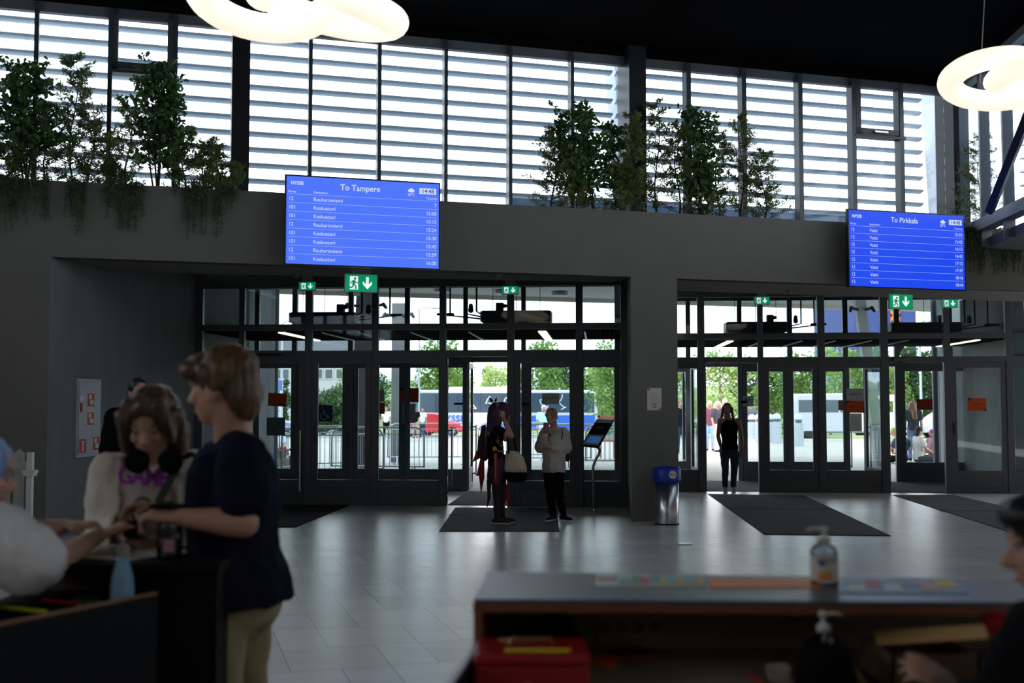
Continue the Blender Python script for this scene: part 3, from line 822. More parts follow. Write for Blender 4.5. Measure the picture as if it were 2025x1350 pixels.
put_tree(1, 1585, 66, 698, 'tall green tree right of the bollards', 1.1)
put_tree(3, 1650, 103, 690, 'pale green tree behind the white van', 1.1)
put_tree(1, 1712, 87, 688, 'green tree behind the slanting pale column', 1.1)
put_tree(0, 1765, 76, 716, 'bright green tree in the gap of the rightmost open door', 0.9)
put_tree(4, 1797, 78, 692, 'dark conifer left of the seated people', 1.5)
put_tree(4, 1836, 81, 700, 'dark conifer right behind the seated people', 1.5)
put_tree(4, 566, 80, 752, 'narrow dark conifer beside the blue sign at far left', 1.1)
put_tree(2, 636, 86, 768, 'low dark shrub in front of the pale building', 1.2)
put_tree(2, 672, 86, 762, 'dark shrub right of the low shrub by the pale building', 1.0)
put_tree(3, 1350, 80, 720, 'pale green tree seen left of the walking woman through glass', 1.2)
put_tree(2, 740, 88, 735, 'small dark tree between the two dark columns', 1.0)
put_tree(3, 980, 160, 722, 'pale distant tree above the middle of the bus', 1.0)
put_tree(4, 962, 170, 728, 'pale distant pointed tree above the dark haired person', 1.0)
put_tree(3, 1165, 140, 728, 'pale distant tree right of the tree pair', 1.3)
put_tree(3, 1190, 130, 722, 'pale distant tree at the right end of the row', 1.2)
# forest ridges far away
def ridge(Y, X0, X1, py, amp, m, seed, label):
    b = MB(); n = 90; vs = []; fs = []
    for j, (dy, hh) in enumerate(((0, 0.0), (3, 0.7), (12, 1.0), (40, 1.0), (60, 0.0))):
        for i in range(n+1):
            x = X0 + (X1-X0)*i/n
            h = (zat(py, Y) - gz(Y)) + amp*noise.noise(Vector((x*0.02, seed, 0))) + amp*0.5*noise.noise(Vector((x*0.13, seed, j*0.7)))
            vs.append((x, Y+dy, gz(Y) + hh*h - 1))
    for j in range(4):
        for i in range(n): fs.append((j*(n+1)+i, j*(n+1)+i+1, (j+1)*(n+1)+i+1, (j+1)*(n+1)+i))
    b.add(vs, fs); tag(b.build('forest', m, smooth=True), label, 'forest', kind='stuff')
ridge(330, -220, 260, 742, 5, mat('forest_hazy', (0.30,0.38,0.33), 0.95, var=0.2, vscale=0.08), 3, 'pale hazy wooded hill on the horizon')  # distance haze put into the pale ridge colour
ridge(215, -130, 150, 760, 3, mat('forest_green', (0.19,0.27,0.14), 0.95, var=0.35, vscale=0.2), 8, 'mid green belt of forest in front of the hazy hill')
def hedge(px0, px1, Y, py, m, label):
    random.seed(int(px0)); b = MB(); a = G(px0, Y).x; c = G(px1, Y).x; h = zat(py, Y)-gz(Y)
    for i in range(1400):
        p = Vector((random.uniform(a, c), Y+random.uniform(-0.7,0.7), gz(Y)+h*random.random()**0.7))
        b.leaf(p, rdir(), 0.4, 0.25, rdir())
    tag(b.build('hedge', m), label, 'hedge', kind='stuff')
hedge(598, 700, 81, 790, M_leafs[1], 'dark clipped hedge in front of the pale building')
hedge(1440, 1660, 84, 780, M_leafs[0], 'green hedge across the road behind the bollards')
hedge(1700, 1850, 84, 778, M_leafs[1], 'dark hedge across the road behind the seated people')

# ---------------------------------------------------------------- buildings
def building(px0, px1, Y, ptop, col, winrows, label, name='building', roof=None, depth=12):
    a = G(px0, Y).x; c = G(px1, Y).x; zt = zat(ptop, Y)
    r = empty(name, (a, Y, gz(Y)), 0, label, 'building')
    b = MB(); b.box((a, Y, gz(Y)-0.5), (c, Y+depth, zt)); b.build('wall', mat(label[:14], col, 0.8, var=0.04, vscale=0.5), r)
    if roof:
        b = MB(); b.box((a-0.4, Y-0.3, zt), (c+0.4, Y+depth, zt+roof)); b.build('roof', mat('roof_dark', (0.14,0.15,0.18), 0.7), r)
    for (x0, x1, y0, y1) in winrows:
        b = MB(); xa, xb = G(x0, Y).x, G(x1, Y).x; b.box((xa, Y-0.06, zat(y1, Y)), (xb, Y+0.05, zat(y0, Y))); f = b.build('window', mat('far_window_frame', (0.5,0.5,0.5), 0.5), r)
        b = MB(); b.box((xa+0.1, Y-0.09, zat(y1, Y)+0.1), (xb-0.1, Y-0.05, zat(y0, Y)-0.1)); b.build('pane', mat('far_pane', (0.06,0.09,0.11), 0.15), f)
    return r
building(536, 702, 96, 716, (0.42,0.42,0.46), [(546,574,728,750),(618,640,728,750),(642,660,728,750),(664,690,728,750),(546,574,768,788)], 'pale two storey building with dark windows behind the leftmost doors', roof=1.9)
bb = building(1690, 1812, 150, 560, (0.05,0.07,0.24), [], 'tall blue commercial building behind the rightmost doors', 'commercial_building', depth=20)
vs, fs = text_geo('ax', 2.6, 'LEFT', 0.05, 0.09)
Mt = Matrix.Translation((G(1762,150).x, 149.8, zat(618,150)+2.5)) @ Matrix.Rotation(R(90), 4, 'Y') @ Matrix.Rotation(R(90), 4, 'X')
Mt = Matrix(((0,-1,0,G(1778,150).x),(0,0,-1,149.8),(-1,0,0,zat(575,150)),(0,0,0,1)))
Mt = Matrix(((0,1,0,G(1762,150).x),(0,0,-1,149.8),(-1,0,0,zat(598,150)),(0,0,0,1)))
b = MB(Mt); b.add(vs, fs); b.build('orange_lettering', mat('letter_orange', (0.9,0.20,0.05), 0.5), bb)
for yy in (612, 622, 632, 642): 
    b = MB(); b.box((G(1743,150).x,149.7,zat(yy+5,150)), (G(1750,150).x,149.85,zat(yy,150))); b.build('white_bar', mat('letter_white',(0.8,0.8,0.82),0.5), bb)
for xx, yy in ((1771, 694), (1783, 686)):
    b = MB(); b.lathe([(0.5,0),(0.9,0),(0.9,0.1),(0.5,0.1)], (0,0,0), 18, Matrix.Translation((G(xx,150).x,149.8,zat(yy,150))) @ Matrix.Rotation(R(90),4,'X') @ Matrix.Scale(1.3,4)); b.build('white_ring', mat('letter_white',(0,0,0)), bb)
building(1600, 1700, 115, 770, (0.55,0.45,0.42), [], 'low brown building far behind the white van', depth=8)
building(1632, 1668, 108, 712, (0.20,0.32,0.48), [], 'blue sign tower behind the white van', 'sign_tower', depth=2)

# ---------------------------------------------------------------- vehicles
def wheel(b_t, b_r, c, r, w):
    T = Matrix.Translation(Vector(c)) @ Matrix.Rotation(R(90), 4, 'X')
    b_t.lathe([(r*0.62,-w/2),(r*0.95,-w/2),(r,-w*0.35),(r,w*0.35),(r*0.95,w/2),(r*0.62,w/2)], (0,0,0), 24, T)
    b_r.lathe([(0.02,w/2*0.9),(r*0.62,w/2*0.9),(r*0.62,w/2*0.5),(0.02,w/2*0.5)], (0,0,0), 24, T)
    b_r.lathe([(0.02,-w/2*0.9),(r*0.62,-w/2*0.9),(r*0.62,-w/2*0.5),(0.02,-w/2*0.5)], (0,0,0), 24, T)
    return T
def profile_body(prof, w, y_in=0.10):
    """side profile polygon (x,z) extruded in y with softened flanks"""
    n = len(prof); cx = sum(p[0] for p in prof)/n; cz = sum(p[1] for p in prof)/n
    b = MB(); vs = []
    for y, k in ((-w/2, 0.94), (-w/2+y_in, 1.0), (w/2-y_in, 1.0), (w/2, 0.94)):
        vs += [(cx+(x-cx)*k, y, cz+(z-cz)*k) for x, z in prof]
    fs = [tuple(range(n)), tuple(range(3*n, 4*n))[::-1]]
    for s_ in range(3):
        fs += [(s_*n+i, (s_+1)*n+i, (s_+1)*n+(i+1)%n, s_*n+(i+1)%n) for i in range(n)]
    b.add(vs, fs); return b
M_tyre = mat('tyre', (0.02,0.02,0.02), 0.8); M_rim = mat('alloy', (0.6,0.62,0.65), 0.3, metal=0.7); M_autog = mat('car_glass', (0.04,0.06,0.08), 0.08, spec=0.6)
def car(name, col, label, cat='car'):
    r = empty(name, label=label, cat=cat)
    prof = [(-2.05,0.30),(-2.1,0.65),(-2.0,0.90),(-1.75,1.0),(-1.1,1.42),(-0.6,1.5),(0.2,1.48),(0.6,1.36),(1.15,0.98),(1.75,0.86),(2.02,0.68),(2.08,0.45),(2.0,0.28),(0.0,0.22)]
    profile_body(prof, 1.75, 0.22).build('body', mat('car_paint_'+name, col, 0.25, coat=0.6), r, bevel=0.03)
    g = MB()
    for s in (-1, 1):
        y = s*0.83
        g.add([(-1.45,y,1.02),(1.0,y,1.02),(0.52,y,1.34),(0.1,y*0.99,1.41),(-0.6,y*0.99,1.42),(-1.05,y,1.36)], [(0,1,2,3,4,5) if s < 0 else (5,4,3,2,1,0)])
    g.build('side_window', M_autog, r)
    g = MB(); g.add([(1.12,-0.62,1.02),(1.12,0.62,1.02),(0.64,0.56,1.38),(0.64,-0.56,1.38)], [(0,1,2,3)]); g.build('windscreen', M_autog, r)
    for x in (-1.3, 1.32):
        for s in (-1, 1):
            t = MB(); q = MB(); wheel(t, q, (x, s*0.78, 0.32), 0.32, 0.22)
            to = t.build('wheel', M_tyre, r, smooth=True)
            T = Matrix.Translation((x, s*0.90, 0.32)) @ Matrix.Rotation(R(90), 4, 'X')
            for k in range(7):
                q.box((-0.022, 0.03, -0.01), (0.022, 0.2, 0.02), T @ Matrix.Rotation(k*2*math.pi/7, 4, 'Z'))
            q.build('rim', M_rim, to)
    h = MB(); h.cap((2.0,-0.6,0.68),(1.85,-0.78,0.72),0.09,0.07,8); h.cap((2.0,0.6,0.68),(1.85,0.78,0.72),0.09,0.07,8); h.build('headlight', mat('lamp_clear',(0.8,0.82,0.85),0.2), r)
    return r
c1 = car('red_car', (0.50,0.02,0.03), 'small red hatchback car parked in front of the white bus'); place(c1, G(856, 72.5), 0)
c2 = car('blue_car', (0.13,0.20,0.30), 'grey blue car parked at far left beyond the door with the orange paper'); place(c2, G(525, 66), 0)
c3 = car('white_car', (0.48,0.50,0.53), 'white car parked beside the road right of the standing woman'); place(c3, G(1890, 62), 0)
c4 = car('silver_car', (0.62,0.66,0.70), 'silver car behind the seated people in the gap of the rightmost door'); place(c4, G(1748, 68), 0)
# bus
r = empty('city_bus', label='long white city bus with blue skirt and dark windows parked outside', cat='bus')
L = 14.4
prof = [(-L/2,0.35),(-L/2,2.9),(-L/2+0.25,3.15),(L/2-0.5,3.15),(L/2-0.12,2.95),(L/2,1.6),(L/2-0.05,0.35)]
profile_body(prof, 2.5, 0.08).build('body', mat('bus_white', (0.50,0.52,0.56), 0.35), r, bevel=0.05)
b = MB(); b.box((-3.2, -0.9, 3.12), (0.8, 0.9, 3.38)); b.build('roof_unit', mat('bus_white',(0,0,0)), r, bevel=0.1)
b = MB(); b.box((-L/2+0.3, -1.275, 1.6), (L/2-0.25, -1.24, 2.95)); b.box((L/2-0.09, -1.05, 1.2), (L/2+0.01, 1.05, 2.85)); wb = b.build('window_band', mat('bus_glass', (0.035,0.06,0.09), 0.12, spec=0.6), r)
b = MB()
b.add([(-1.6,-1.285,0.38),(L/2-0.2,-1.285,0.38),(L/2-0.2,-1.285,1.42),(2.0,-1.285,1.38),(-0.2,-1.285,0.9)], [(0,1,2,3,4)]); b.build('blue_skirt', mat('bus_blue', (0.03,0.12,0.50), 0.4), r)
for x in (-4.6, -3.4, 3.9):
    t = MB(); q = MB(); wheel(t, q, (x, -1.12, 0.48), 0.48, 0.3); to = t.build('wheel', M_tyre, r, smooth=True); q.build('rim', M_rim, to)
for k in range(8):
    x = -L/2+1.6+k*1.55
    b = MB(); b.box((x-0.03,-1.29,1.62),(x+0.03,-1.27,2.82)); b.build('pillar', mat('bus_trim',(0.02,0.03,0.05),0.4), r)
random.seed(5)
for k in range(7):                                  # white swirling lettering on the windows
    x = -1.6+k*1.25; b = MB()
    pts = [(x+0.42*math.sin(t*1.1)*(1-t/9), -1.30, 1.75+0.14*t+0.1*math.cos(t*2.0+k)) for t in [i*0.35 for i in range(22)]]
    b.tube(pts, 0.035, 4); b.build('window_swirl', mat('decal_white',(0.55,0.65,0.72),0.5), r)
vs, fs = text_geo('NYSSE', 0.62, 'LEFT', 0.01, 0.012, 1.1)
b = MB(Matrix.Translation((-3.9, -1.30, 0.98)) @ Matrix.Rotation(R(90), 4, 'X')); b.add(vs, fs); b.build('lettering', mat('bus_blue',(0,0,0)), r)
place(r, G(978, 79.5), 0)
# van
r = empty('white_van', label='white van parked on the road right of the bollards', cat='van')
prof = [(-2.6,0.35),(-2.65,1.9),(-2.45,2.25),(1.2,2.3),(1.6,2.15),(2.1,1.3),(2.65,1.05),(2.75,0.6),(2.6,0.32)]
profile_body(prof, 1.95, 0.12).build('body', mat('van_white', (0.48,0.50,0.54), 0.3), r, bevel=0.04)
b = MB(); b.box((-2.3,-0.99,1.35),(-0.4,-0.96,1.95)); b.box((-0.3,-0.99,1.35),(1.0,-0.96,1.95)); b.add([(1.1,-0.98,1.3),(1.95,-0.98,1.3),(1.6,-0.98,1.95),(1.1,-0.98,1.95)],[(0,1,2,3)]); b.build('side_window', M_autog, r)
b = MB(); b.box((-2.68,-0.7,1.3),(-2.62,0.7,1.95)); b.build('rear_window', M_autog, r)
b = MB(); b.box((-2.7,-0.92,0.8),(-2.62,-0.78,1.25)); b.box((-2.7,0.78,0.8),(-2.62,0.92,1.25)); b.build('tail_light', mat('tail_red',(0.6,0.02,0.03),0.3), r)
for x in (-1.7, 1.75):
    for s in (-1,1):
        t = MB(); q = MB(); wheel(t, q, (x, s*0.85, 0.35), 0.35, 0.24); to = t.build('wheel', M_tyre, r, smooth=True); q.build('rim', M_rim, to)
place(r, G(1665, 56), R(-6))
# ---------------------------------------------------------------- street furniture
M_galv = mat('galvanised_steel', (0.45,0.50,0.55), 0.4, metal=0.6)
def barrier():
    r = empty('crowd_barrier', cat='barrier')
    W, H = 2.2, 1.08
    b = MB(); b.tube([(-W/2,0,0.18),(-W/2,0,H-0.18),(-W/2+0.07,0,H-0.05),(-W/2+0.2,0,H),(W/2-0.2,0,H),(W/2-0.07,0,H-0.05),(W/2,0,H-0.18),(W/2,0,0.18)], 0.021, 8)
    b.tube([(-W/2,0,0.2),(W/2,0,0.2)], 0.017, 8); b.tube([(-W/2,0,H-0.15),(W/2,0,H-0.15)], 0.012, 6)
    b.build('frame', M_galv, r, smooth=True)
    b = MB()
    for i in range(18):
        x = -W/2 + W*(i+1)/19; b.tube([(x,0,0.2),(x,0,H-0.15)], 0.0075, 5, caps=False)
    b.build('bar_grille', M_galv, r)
    for x in (-W/2+0.25, W/2-0.25):
        b = MB(); b.tube([(x,-0.28,0.015),(x,-0.05,0.2),(x,0.05,0.2),(x,0.28,0.015)], 0.016, 6); b.build('foot', M_galv, r)
    return r
bar0 = barrier(); nb = [0]
def put_bar(px, Y, rz, label):
    o = bar0 if nb[0] == 0 else copy_tree(bar0); nb[0] += 1
    place(o, G(px, Y, -0.03), R(rz), label, 'metal crowd barriers outside the left doors')
put_bar(660, 24.6, 4, 'metal crowd barrier behind the door with the blue wheelchair sticker')
put_bar(748, 25.6, -12, 'metal crowd barrier behind the fixed pane with the small orange paper')
put_bar(640, 26.8, 35, 'metal crowd barrier turned away behind the wheelchair sticker door')
put_bar(575, 25.5, 75, 'metal crowd barrier seen almost end on at far left')
put_bar(850, 30.0, 3, 'metal crowd barrier in front of the red car')
put_bar(1085, 29.5, 3, 'metal crowd barrier behind the girl with the phone')
put_bar(1165, 28.4, -12, 'metal crowd barrier behind the tablet stand')
put_bar(1245, 28.0, -4, 'metal crowd barrier between the tablet stand and the pillar')
put_bar(1020, 31.2, 20, 'metal crowd barrier behind the cream tote bag')
def bollard():
    r = empty('bollard', cat='bollard')
    b = MB(); b.lathe([(0.17,0),(0.17,0.78),(0.155,0.80)], (0,0,0), 20); b.build('post', mat('bollard_stone', (0.36,0.40,0.44), 0.8, var=0.08, vscale=8), r, smooth=False)
    b = MB(); b.lathe([(0.11,0.80),(0.11,0.90)], (0,0,0), 16); b.build('neck', mat('bollard_gap',(0.12,0.13,0.15),0.6), r)
    b = MB(); b.lathe([(0.165,0.90),(0.165,0.95),(0.15,1.03),(0.11,1.09),(0.05,1.12),(0.01,1.125)], (0,0,0), 20); b.build('dome', mat('bollard_dome',(0.42,0.48,0.55),0.6), r, smooth=True)
    return r
bl0 = bollard()
for i, (px, Y, lab) in enumerate([(1485,50,'grey domed bollard nearest the walking woman'),(1500,47,'second grey domed bollard right of the walking woman'),(1521,49,'third grey domed bollard right of the walking woman'),(1534,45.5,'tall grey domed bollard in the middle of the row'),(1556,48,'grey domed bollard partly behind the door post'),(1577,42.5,'nearest grey domed bollard, the rightmost of the row')]):
    o = bl0 if i == 0 else copy_tree(bl0); place(o, G(px, Y, -0.03), 0, lab, 'domed bollards along the pavement', (1.08,1.08,1.08))
def lamp_post(px, Y, top, label, arm=0.8):
    p = G(px, Y); zt = zat(top, Y)
    r = empty('lamp_post', p, 0, label, 'lamp post', 'lamp posts')
    b = MB(); b.tube([p, (p.x, p.y, zt)], [0.07,0.045], 8); b.build('pole', mat('post_grey',(0.35,0.38,0.42),0.5), r)
    b = MB(); b.tube([(p.x,p.y,zt),(p.x+arm*0.4,p.y,zt+0.12),(p.x+arm,p.y,zt+0.1)], 0.03, 6); b.cap((p.x+arm,p.y,zt+0.1),(p.x+arm+0.4,p.y,zt+0.08),0.07,0.05,8); b.build('lamp_head', mat('post_grey',(0,0,0)), r)
lamp_post(829, 66, 612, 'thin lamp post beside the tree left of the open door')
lamp_post(558, 50, 640, 'thin lamp post at far left beside the blue sign', 0.5)
lamp_post(1819, 52, 640, 'thin pole behind the standing woman outside', 0.5)
# signs outside
def board(name, px0, px1, py0, py1, Y, m, label, cat, pole=False):
    a = atY(px0, py1, Y); c = atY(px1, py0, Y)
    b = MB(); b.box((a.x, Y-0.02, a.z), (c.x, Y+0.02, c.z)); o = tag(b.build(name, m), label, cat)
    if pole:
        q = MB(); q.tube([((a.x+c.x)/2, Y+0.03, gz(Y)), ((a.x+c.x)/2, Y+0.03, c.z)], 0.03, 6); q.build('pole', M_galv, o)
    return o
board('crossing_sign', 551, 558, 752, 772, 45, mat('sign_blue',(0,0,0)), 'small blue road sign at far left', 'sign', True)
board('parking_sign', 1758, 1778, 780, 793, 40, mat('sign_white2',(0.45,0.45,0.45),0.6), 'white pointed direction sign above the standing woman', 'sign', True)
# framed outdoor notice board behind the tablet stand
nbp = empty('notice_frame', G(1200, 33), 0, 'orange framed board with green emblem behind the barriers', 'board')
a = atY(1183, 873, 33); c = atY(1219, 822, 33)
b = MB(); 
for s in ((a.x,a.z,a.x+0.05,c.z),(c.x-0.05,a.z,c.x,c.z),(a.x,a.z,c.x,a.z+0.05),(a.x,c.z-0.05,c.x,c.z)): b.box((s[0],32.95,s[1]),(s[2],33.05,s[3]))
b.build('frame', mat('frame_orange',(0.45,0.10,0.05),0.5), nbp)
b = MB(); b.box((a.x+0.05,32.99,a.z+0.05),(c.x-0.05,33.02,c.z-0.05)); b.build('panel', mat('panel_grey',(0.40,0.42,0.40),0.6), nbp)
b = MB(); b.lathe([(0.01,0),(0.16,0),(0.16,0.01),(0.01,0.01)],(0,0,0),20,Matrix.Translation(((a.x+c.x)/2,32.98,(a.z+c.z)/2)) @ Matrix.Rotation(R(90),4,'X')); b.build('emblem', mat('emblem_green',(0.05,0.25,0.18),0.5), nbp)
b = MB(); b.box((a.x+0.05,32.98,gz(33)),(a.x+0.1,33.02,a.z)); b.box((c.x-0.1,32.98,gz(33)),(c.x-0.05,33.02,a.z)); b.build('leg', mat('frame_orange',(0,0,0)), nbp)
# flower planter at far left
p = G(556, 26)
pl_ = empty('flower_planter', p, 0, 'low planter of red flowers outside the leftmost door', 'planter')
b = MB(); b.lathe([(0.30,0),(0.36,0.28),(0.38,0.32),(0.32,0.32)], (p.x,p.y,0), 20); b.build('pot', mat('planter_stone',(0.4,0.38,0.35),0.9), pl_)
random.seed(3); b = MB(); c_ = MB()
for i in range(260):
    q = Vector((p.x+random.gauss(0,0.14), p.y+random.gauss(0,0.12), 0.34+random.random()*0.2)); b.leaf(q, rdir(), 0.09, 0.05, rdir())
for i in range(40):
    q = Vector((p.x+random.gauss(0,0.14), p.y-0.1+random.gauss(0,0.08), 0.46+random.random()*0.12)); c_.ell(q, (0.025,0.025,0.025), None, 6, 4)
b.build('foliage', M_leafs[0], pl_); c_.build('blossoms', mat('petal_red',(0.6,0.03,0.10),0.6), pl_)
# ================================================================ things in the hall
def onL(px, py, v=0.0): return atP(px, py, BL + nD*v, nD)
M_white = mat('sign_white', (0.75,0.75,0.75), 0.6)
M_green = mat('exit_green', (0.0,0.25,0.12), 0.4, emit=(0.0,0.30,0.14), estr=0.75)
M_exitw = mat('exit_white', (0.8,0.9,0.85), 0.4, emit=(0.85,1.0,0.92), estr=0.85)
# ---- timetable screens
def screen(px0, px1, pyt0, pyb0, title, rows, bg, label, tilt=0.0):
    # corners measured on the ledge face, standing 0.12 m proud of it
    off = -0.30
    P = PIL + nW*off
    a = MW.inverted() @ atP(px0, pyb0, P, nW); c = MW.inverted() @ atP(px1, pyt0, P, nW)
    t_ = MW.inverted() @ atP(px0, pyt0, P, nW)
    W = c.x - a.x; H = t_.z - a.z
    T = MW @ Matrix.Translation((a.x, off, a.z)) @ Matrix(((1,0,0,0),(0,0,-1,0),(0,1,0,0),(0,0,0,1)))   # local x right, y up, z to the room
    r = empty('departure_screen', T @ Vector((W/2, 0, 0)), 0, label, 'screen', 'departure screens')
    b = MB(T); b.box((-0.02,-0.02,-0.06),(W+0.02,H+0.02,-0.003)); b.build('bezel', mat('bezel_black',(0.012,0.012,0.015),0.35), r, bevel=0.004)
    b = MB(T); b.box((W*0.3,H*0.25,-0.30),(W*0.7,H*0.7,-0.05)); b.build('wall_bracket', M_black, r)
    m = bpy.data.materials.new('screen_'+title); m.use_nodes = True
    nt = m.node_tree; bs = nt.nodes['Principled BSDF']; bs.inputs['Base Color'].default_value = (0.01,0.01,0.02,1)
    bs.inputs['Emission Color'].default_value = (*bg, 1); bs.inputs['Emission Strength'].default_value = 1.0
    b = MB(T); b.box((0,0,-0.003),(W,H,0)); b.build('display', m, r)
    mt = mat('screen_text', (0.0,0.0,0.0), 0.5, emit=(0.72,0.82,1.0), estr=0.9)
    def put(name, items, m_=mt):
        q = MB(T)
        for (s, x, y, sz, al, bo) in items:
            vs, fs = text_geo(s, sz*H, al, 0, bo)
            q.add([Vector((v.x*0.93 + x*W, v.y + y*H, 0.002)) for v in vs], fs)
        return q.build(name, m_, r)
    put('company_logo_text', [('NYSSE', 0.027, 0.905, 0.055, 'LEFT', 0.0015)])
    put('title_text', [(title, 0.475, 0.868, 0.098, 'CENTER', 0.001)])
    put('column_heading', [('Route', 0.012, 0.812, 0.038, 'LEFT', 0), ('Destination', 0.172, 0.812, 0.038, 'LEFT', 0), ('Time/min', 0.99, 0.812, 0.038, 'RIGHT', 0)])
    rh = 0.0975; y = 0.735
    q = MB(T)
    for i in range(len(rows)):
        yy = 0.795 - i*rh
        q.box((0.012*W, yy*H-0.002, 0.0), (0.988*W, yy*H+0.002, 0.002))
    q.build('row_ruling', mat('screen_line', (0,0,0), 0.5, emit=(0.45,0.58,1.0), estr=0.8), r)
    ra, rb, rc = [], [], []
    for i, (n, d, t) in enumerate(rows):
        yy = y - i*rh - 0.012
        ra.append((n, 0.013, yy, 0.062, 'LEFT', 0.0)); rb.append((d, 0.172, yy, 0.062, 'LEFT', 0.0)); rc.append((t, 0.985, yy, 0.062, 'RIGHT', 0.0))
    put('route_column', ra); put('destination_column', rb); put('time_column', rc)
    put('temperature_text', [('22°C', 0.812, 0.845, 0.042, 'CENTER', 0.0008)])
    q = MB(T)
    for cx, cy, rr in ((0.800,0.905,0.016),(0.813,0.912,0.022),(0.826,0.903,0.015),(0.806,0.898,0.013),(0.819,0.897,0.013)):
        q.lathe([(0.001,0),(rr*H,0),(rr*H,0.002),(0.001,0.002)], (cx*W, cy*H, 0.001), 18)
    q.build('cloud_icon', mt, r)
    q = MB(T); q.box((0.868*W, 0.872*H, 0.001), (0.982*W, 0.942*H, 0.003)); q.build('clock_plate', mat('clock_plate',(0,0,0),0.5,emit=(0.72,0.82,0.98),estr=0.85), r, bevel=0.001)
    vs, fs = text_geo('14:48', 0.068*H, 'CENTER', 0, 0.0015); q = MB(T); q.add([Vector((v.x + 0.925*W, v.y + 0.884*H, 0.0045)) for v in vs], fs); q.build('clock_text', mat('clock_text',(0,0,0),0.5,emit=(0.05,0.12,0.55),estr=0.8), r)
    return r
screen(565, 868, 347, 520.5, 'To Tampere', [('12','Reuharinniemi','7'),('101','Keskustori','15:00'),('101','Keskustori','15:15'),('12','Reuharinniemi','15:24'),('101','Keskustori','15:30'),('101','Keskustori','15:45'),('12','Reuharinniemi','15:59'),('101','Keskustori','16:00')], (0.072,0.175,0.95), 'wide blue screen reading To Tampere hanging on the ledge')
screen(1681, 1905, 415, 565, 'To Pirkkala', [('12','Vaitti',t) for t in ('15:10','15:42','16:12','16:42','17:12','17:47','18:16','18:44')], (0.006,0.062,0.85), 'darker blue screen reading To Pirkkala at the right')
# ---- exit signs
def exit_sign(px0, px1, py0, py1, P, n, hang, label, big=True):
    a = atP(px0, py1, P, n); c = atP(px1, py0, P, n)
    d = Vector((n.y, -n.x, 0)); W = (c-a).dot(d); H = c.z - a.z
    T = frame_of(a, d, n) @ Matrix(((1,0,0,0),(0,0,-1,0),(0,1,0,0),(0,0,0,1)))
    r = empty('exit_sign', T @ Vector((W/2, 0, 0)), 0, label, 'exit sign', 'green running man exit signs')
    b = MB(T); b.box((-0.012,-0.012,-0.03),(W+0.012,H+0.012,-0.002)); b.build('frame', mat('sign_frame',(0.45,0.47,0.45),0.4), r, bevel=0.003)
    b = MB(T); b.box((0.0,0,-0.002),(W,H,0.002)); b.build('panel', M_green, r)
    b = MB(T); b.box((W*0.18,H+0.012,-0.03),(W*0.82,H+0.012+hang,0.0)); b.build('mount', mat('mount_grey',(0.25,0.24,0.23),0.6), r)
    q = MB(T)
    x0, x1 = 0.14*W, 0.40*W
    q.box((x0, 0.10*H, 0.002), (x1, 0.90*H, 0.004))
    q.build('doorway_pictogram', M_exitw, r)
    q = MB(T); z = 0.0045
    def L(x, y): return (x*W, y*H, z)
    q.lathe([(0.0005,0),(0.075*H,0),(0.075*H,0.001)], L(0.305,0.76), 14)
    def limb(pts, w):
        for i in range(len(pts)-1):
            p, s = Vector(L(*pts[i])), Vector(L(*pts[i+1])); dd = (s-p).normalized(); nn = Vector((-dd.y, dd.x, 0))*w*H/2
            q.add([p-nn, s-nn, s+nn, p+nn], [(0,1,2,3)])
    limb([(0.275,0.66),(0.255,0.42)], 0.17); limb([(0.255,0.42),(0.325,0.33),(0.33,0.12)], 0.085); limb([(0.25,0.42),(0.225,0.24),(0.135,0.22)], 0.085)
    limb([(0.29,0.64),(0.345,0.50),(0.40,0.53)], 0.06); limb([(0.26,0.64),(0.19,0.58),(0.17,0.42)], 0.06)
    q.build('running_figure', mat('exit_green_dark',(0,0.2,0.1),0.4,emit=(0,0.22,0.11),estr=0.7), r)
    q = MB(T); cx = 0.70
    q.add([Vector(L(cx-0.045,0.86)),Vector(L(cx+0.045,0.86)),Vector(L(cx+0.045,0.44)),Vector(L(cx+0.145,0.60)),Vector(L(cx+0.145,0.42)),Vector(L(cx,0.13)),Vector(L(cx-0.145,0.42)),Vector(L(cx-0.145,0.60)),Vector(L(cx-0.045,0.44))], [(0,8,2,1),(8,7,6,5),(2,8,5),(2,5,4,3)])
    q.build('arrow', M_exitw, r)
    return r
Pb = PIL + nW*0.25
exit_sign(683, 745, 544, 575, Pb, nW, z_beam - atP(700, 541, Pb, nW).z, 'large green exit sign under the To Tampere screen')
exit_sign(1760, 1804, 583, 609, Pb, nW, z_beam - atP(1780, 580, Pb, nW).z, 'large green exit sign under the To Pirkkala screen')
for (x0, x1, y0, y1, PP, lab) in ((592,623,558,573,BL,'small green exit sign left of the large one under the To Tampere screen'),(993,1024,566,581,BL,'small green exit sign above the open door with the dark haired person'),(1493,1521,587,601,BR,'small green exit sign above the walking woman'),(1864,1893,592,607,BR,'small green exit sign near the right edge above the rightmost doors')):
    Pq = PP - nD*0.30
    exit_sign(x0, x1, y0, y1, Pq, nD, 3.86 - atP(x0, y0-1, Pq, nD).z, lab)
# smoke detectors on the beam underside
for (px, py, lab) in ((983, 543, 'small round smoke detector under the ledge left of the middle exit sign'), (585, 541, 'small round smoke detector under the ledge beside the leftmost exit sign'),(1560, 574, 'small round smoke detector under the ledge above the walking woman')):
    p = atz(px, py, z_beam); b = MB(); b.lathe([(0.03,-0.05),(0.05,-0.035),(0.055,0)], p, 16); tag(b.build('smoke_detector', mat('detector_brown',(0.25,0.19,0.14),0.6)), lab, 'smoke detector', 'smoke detectors')

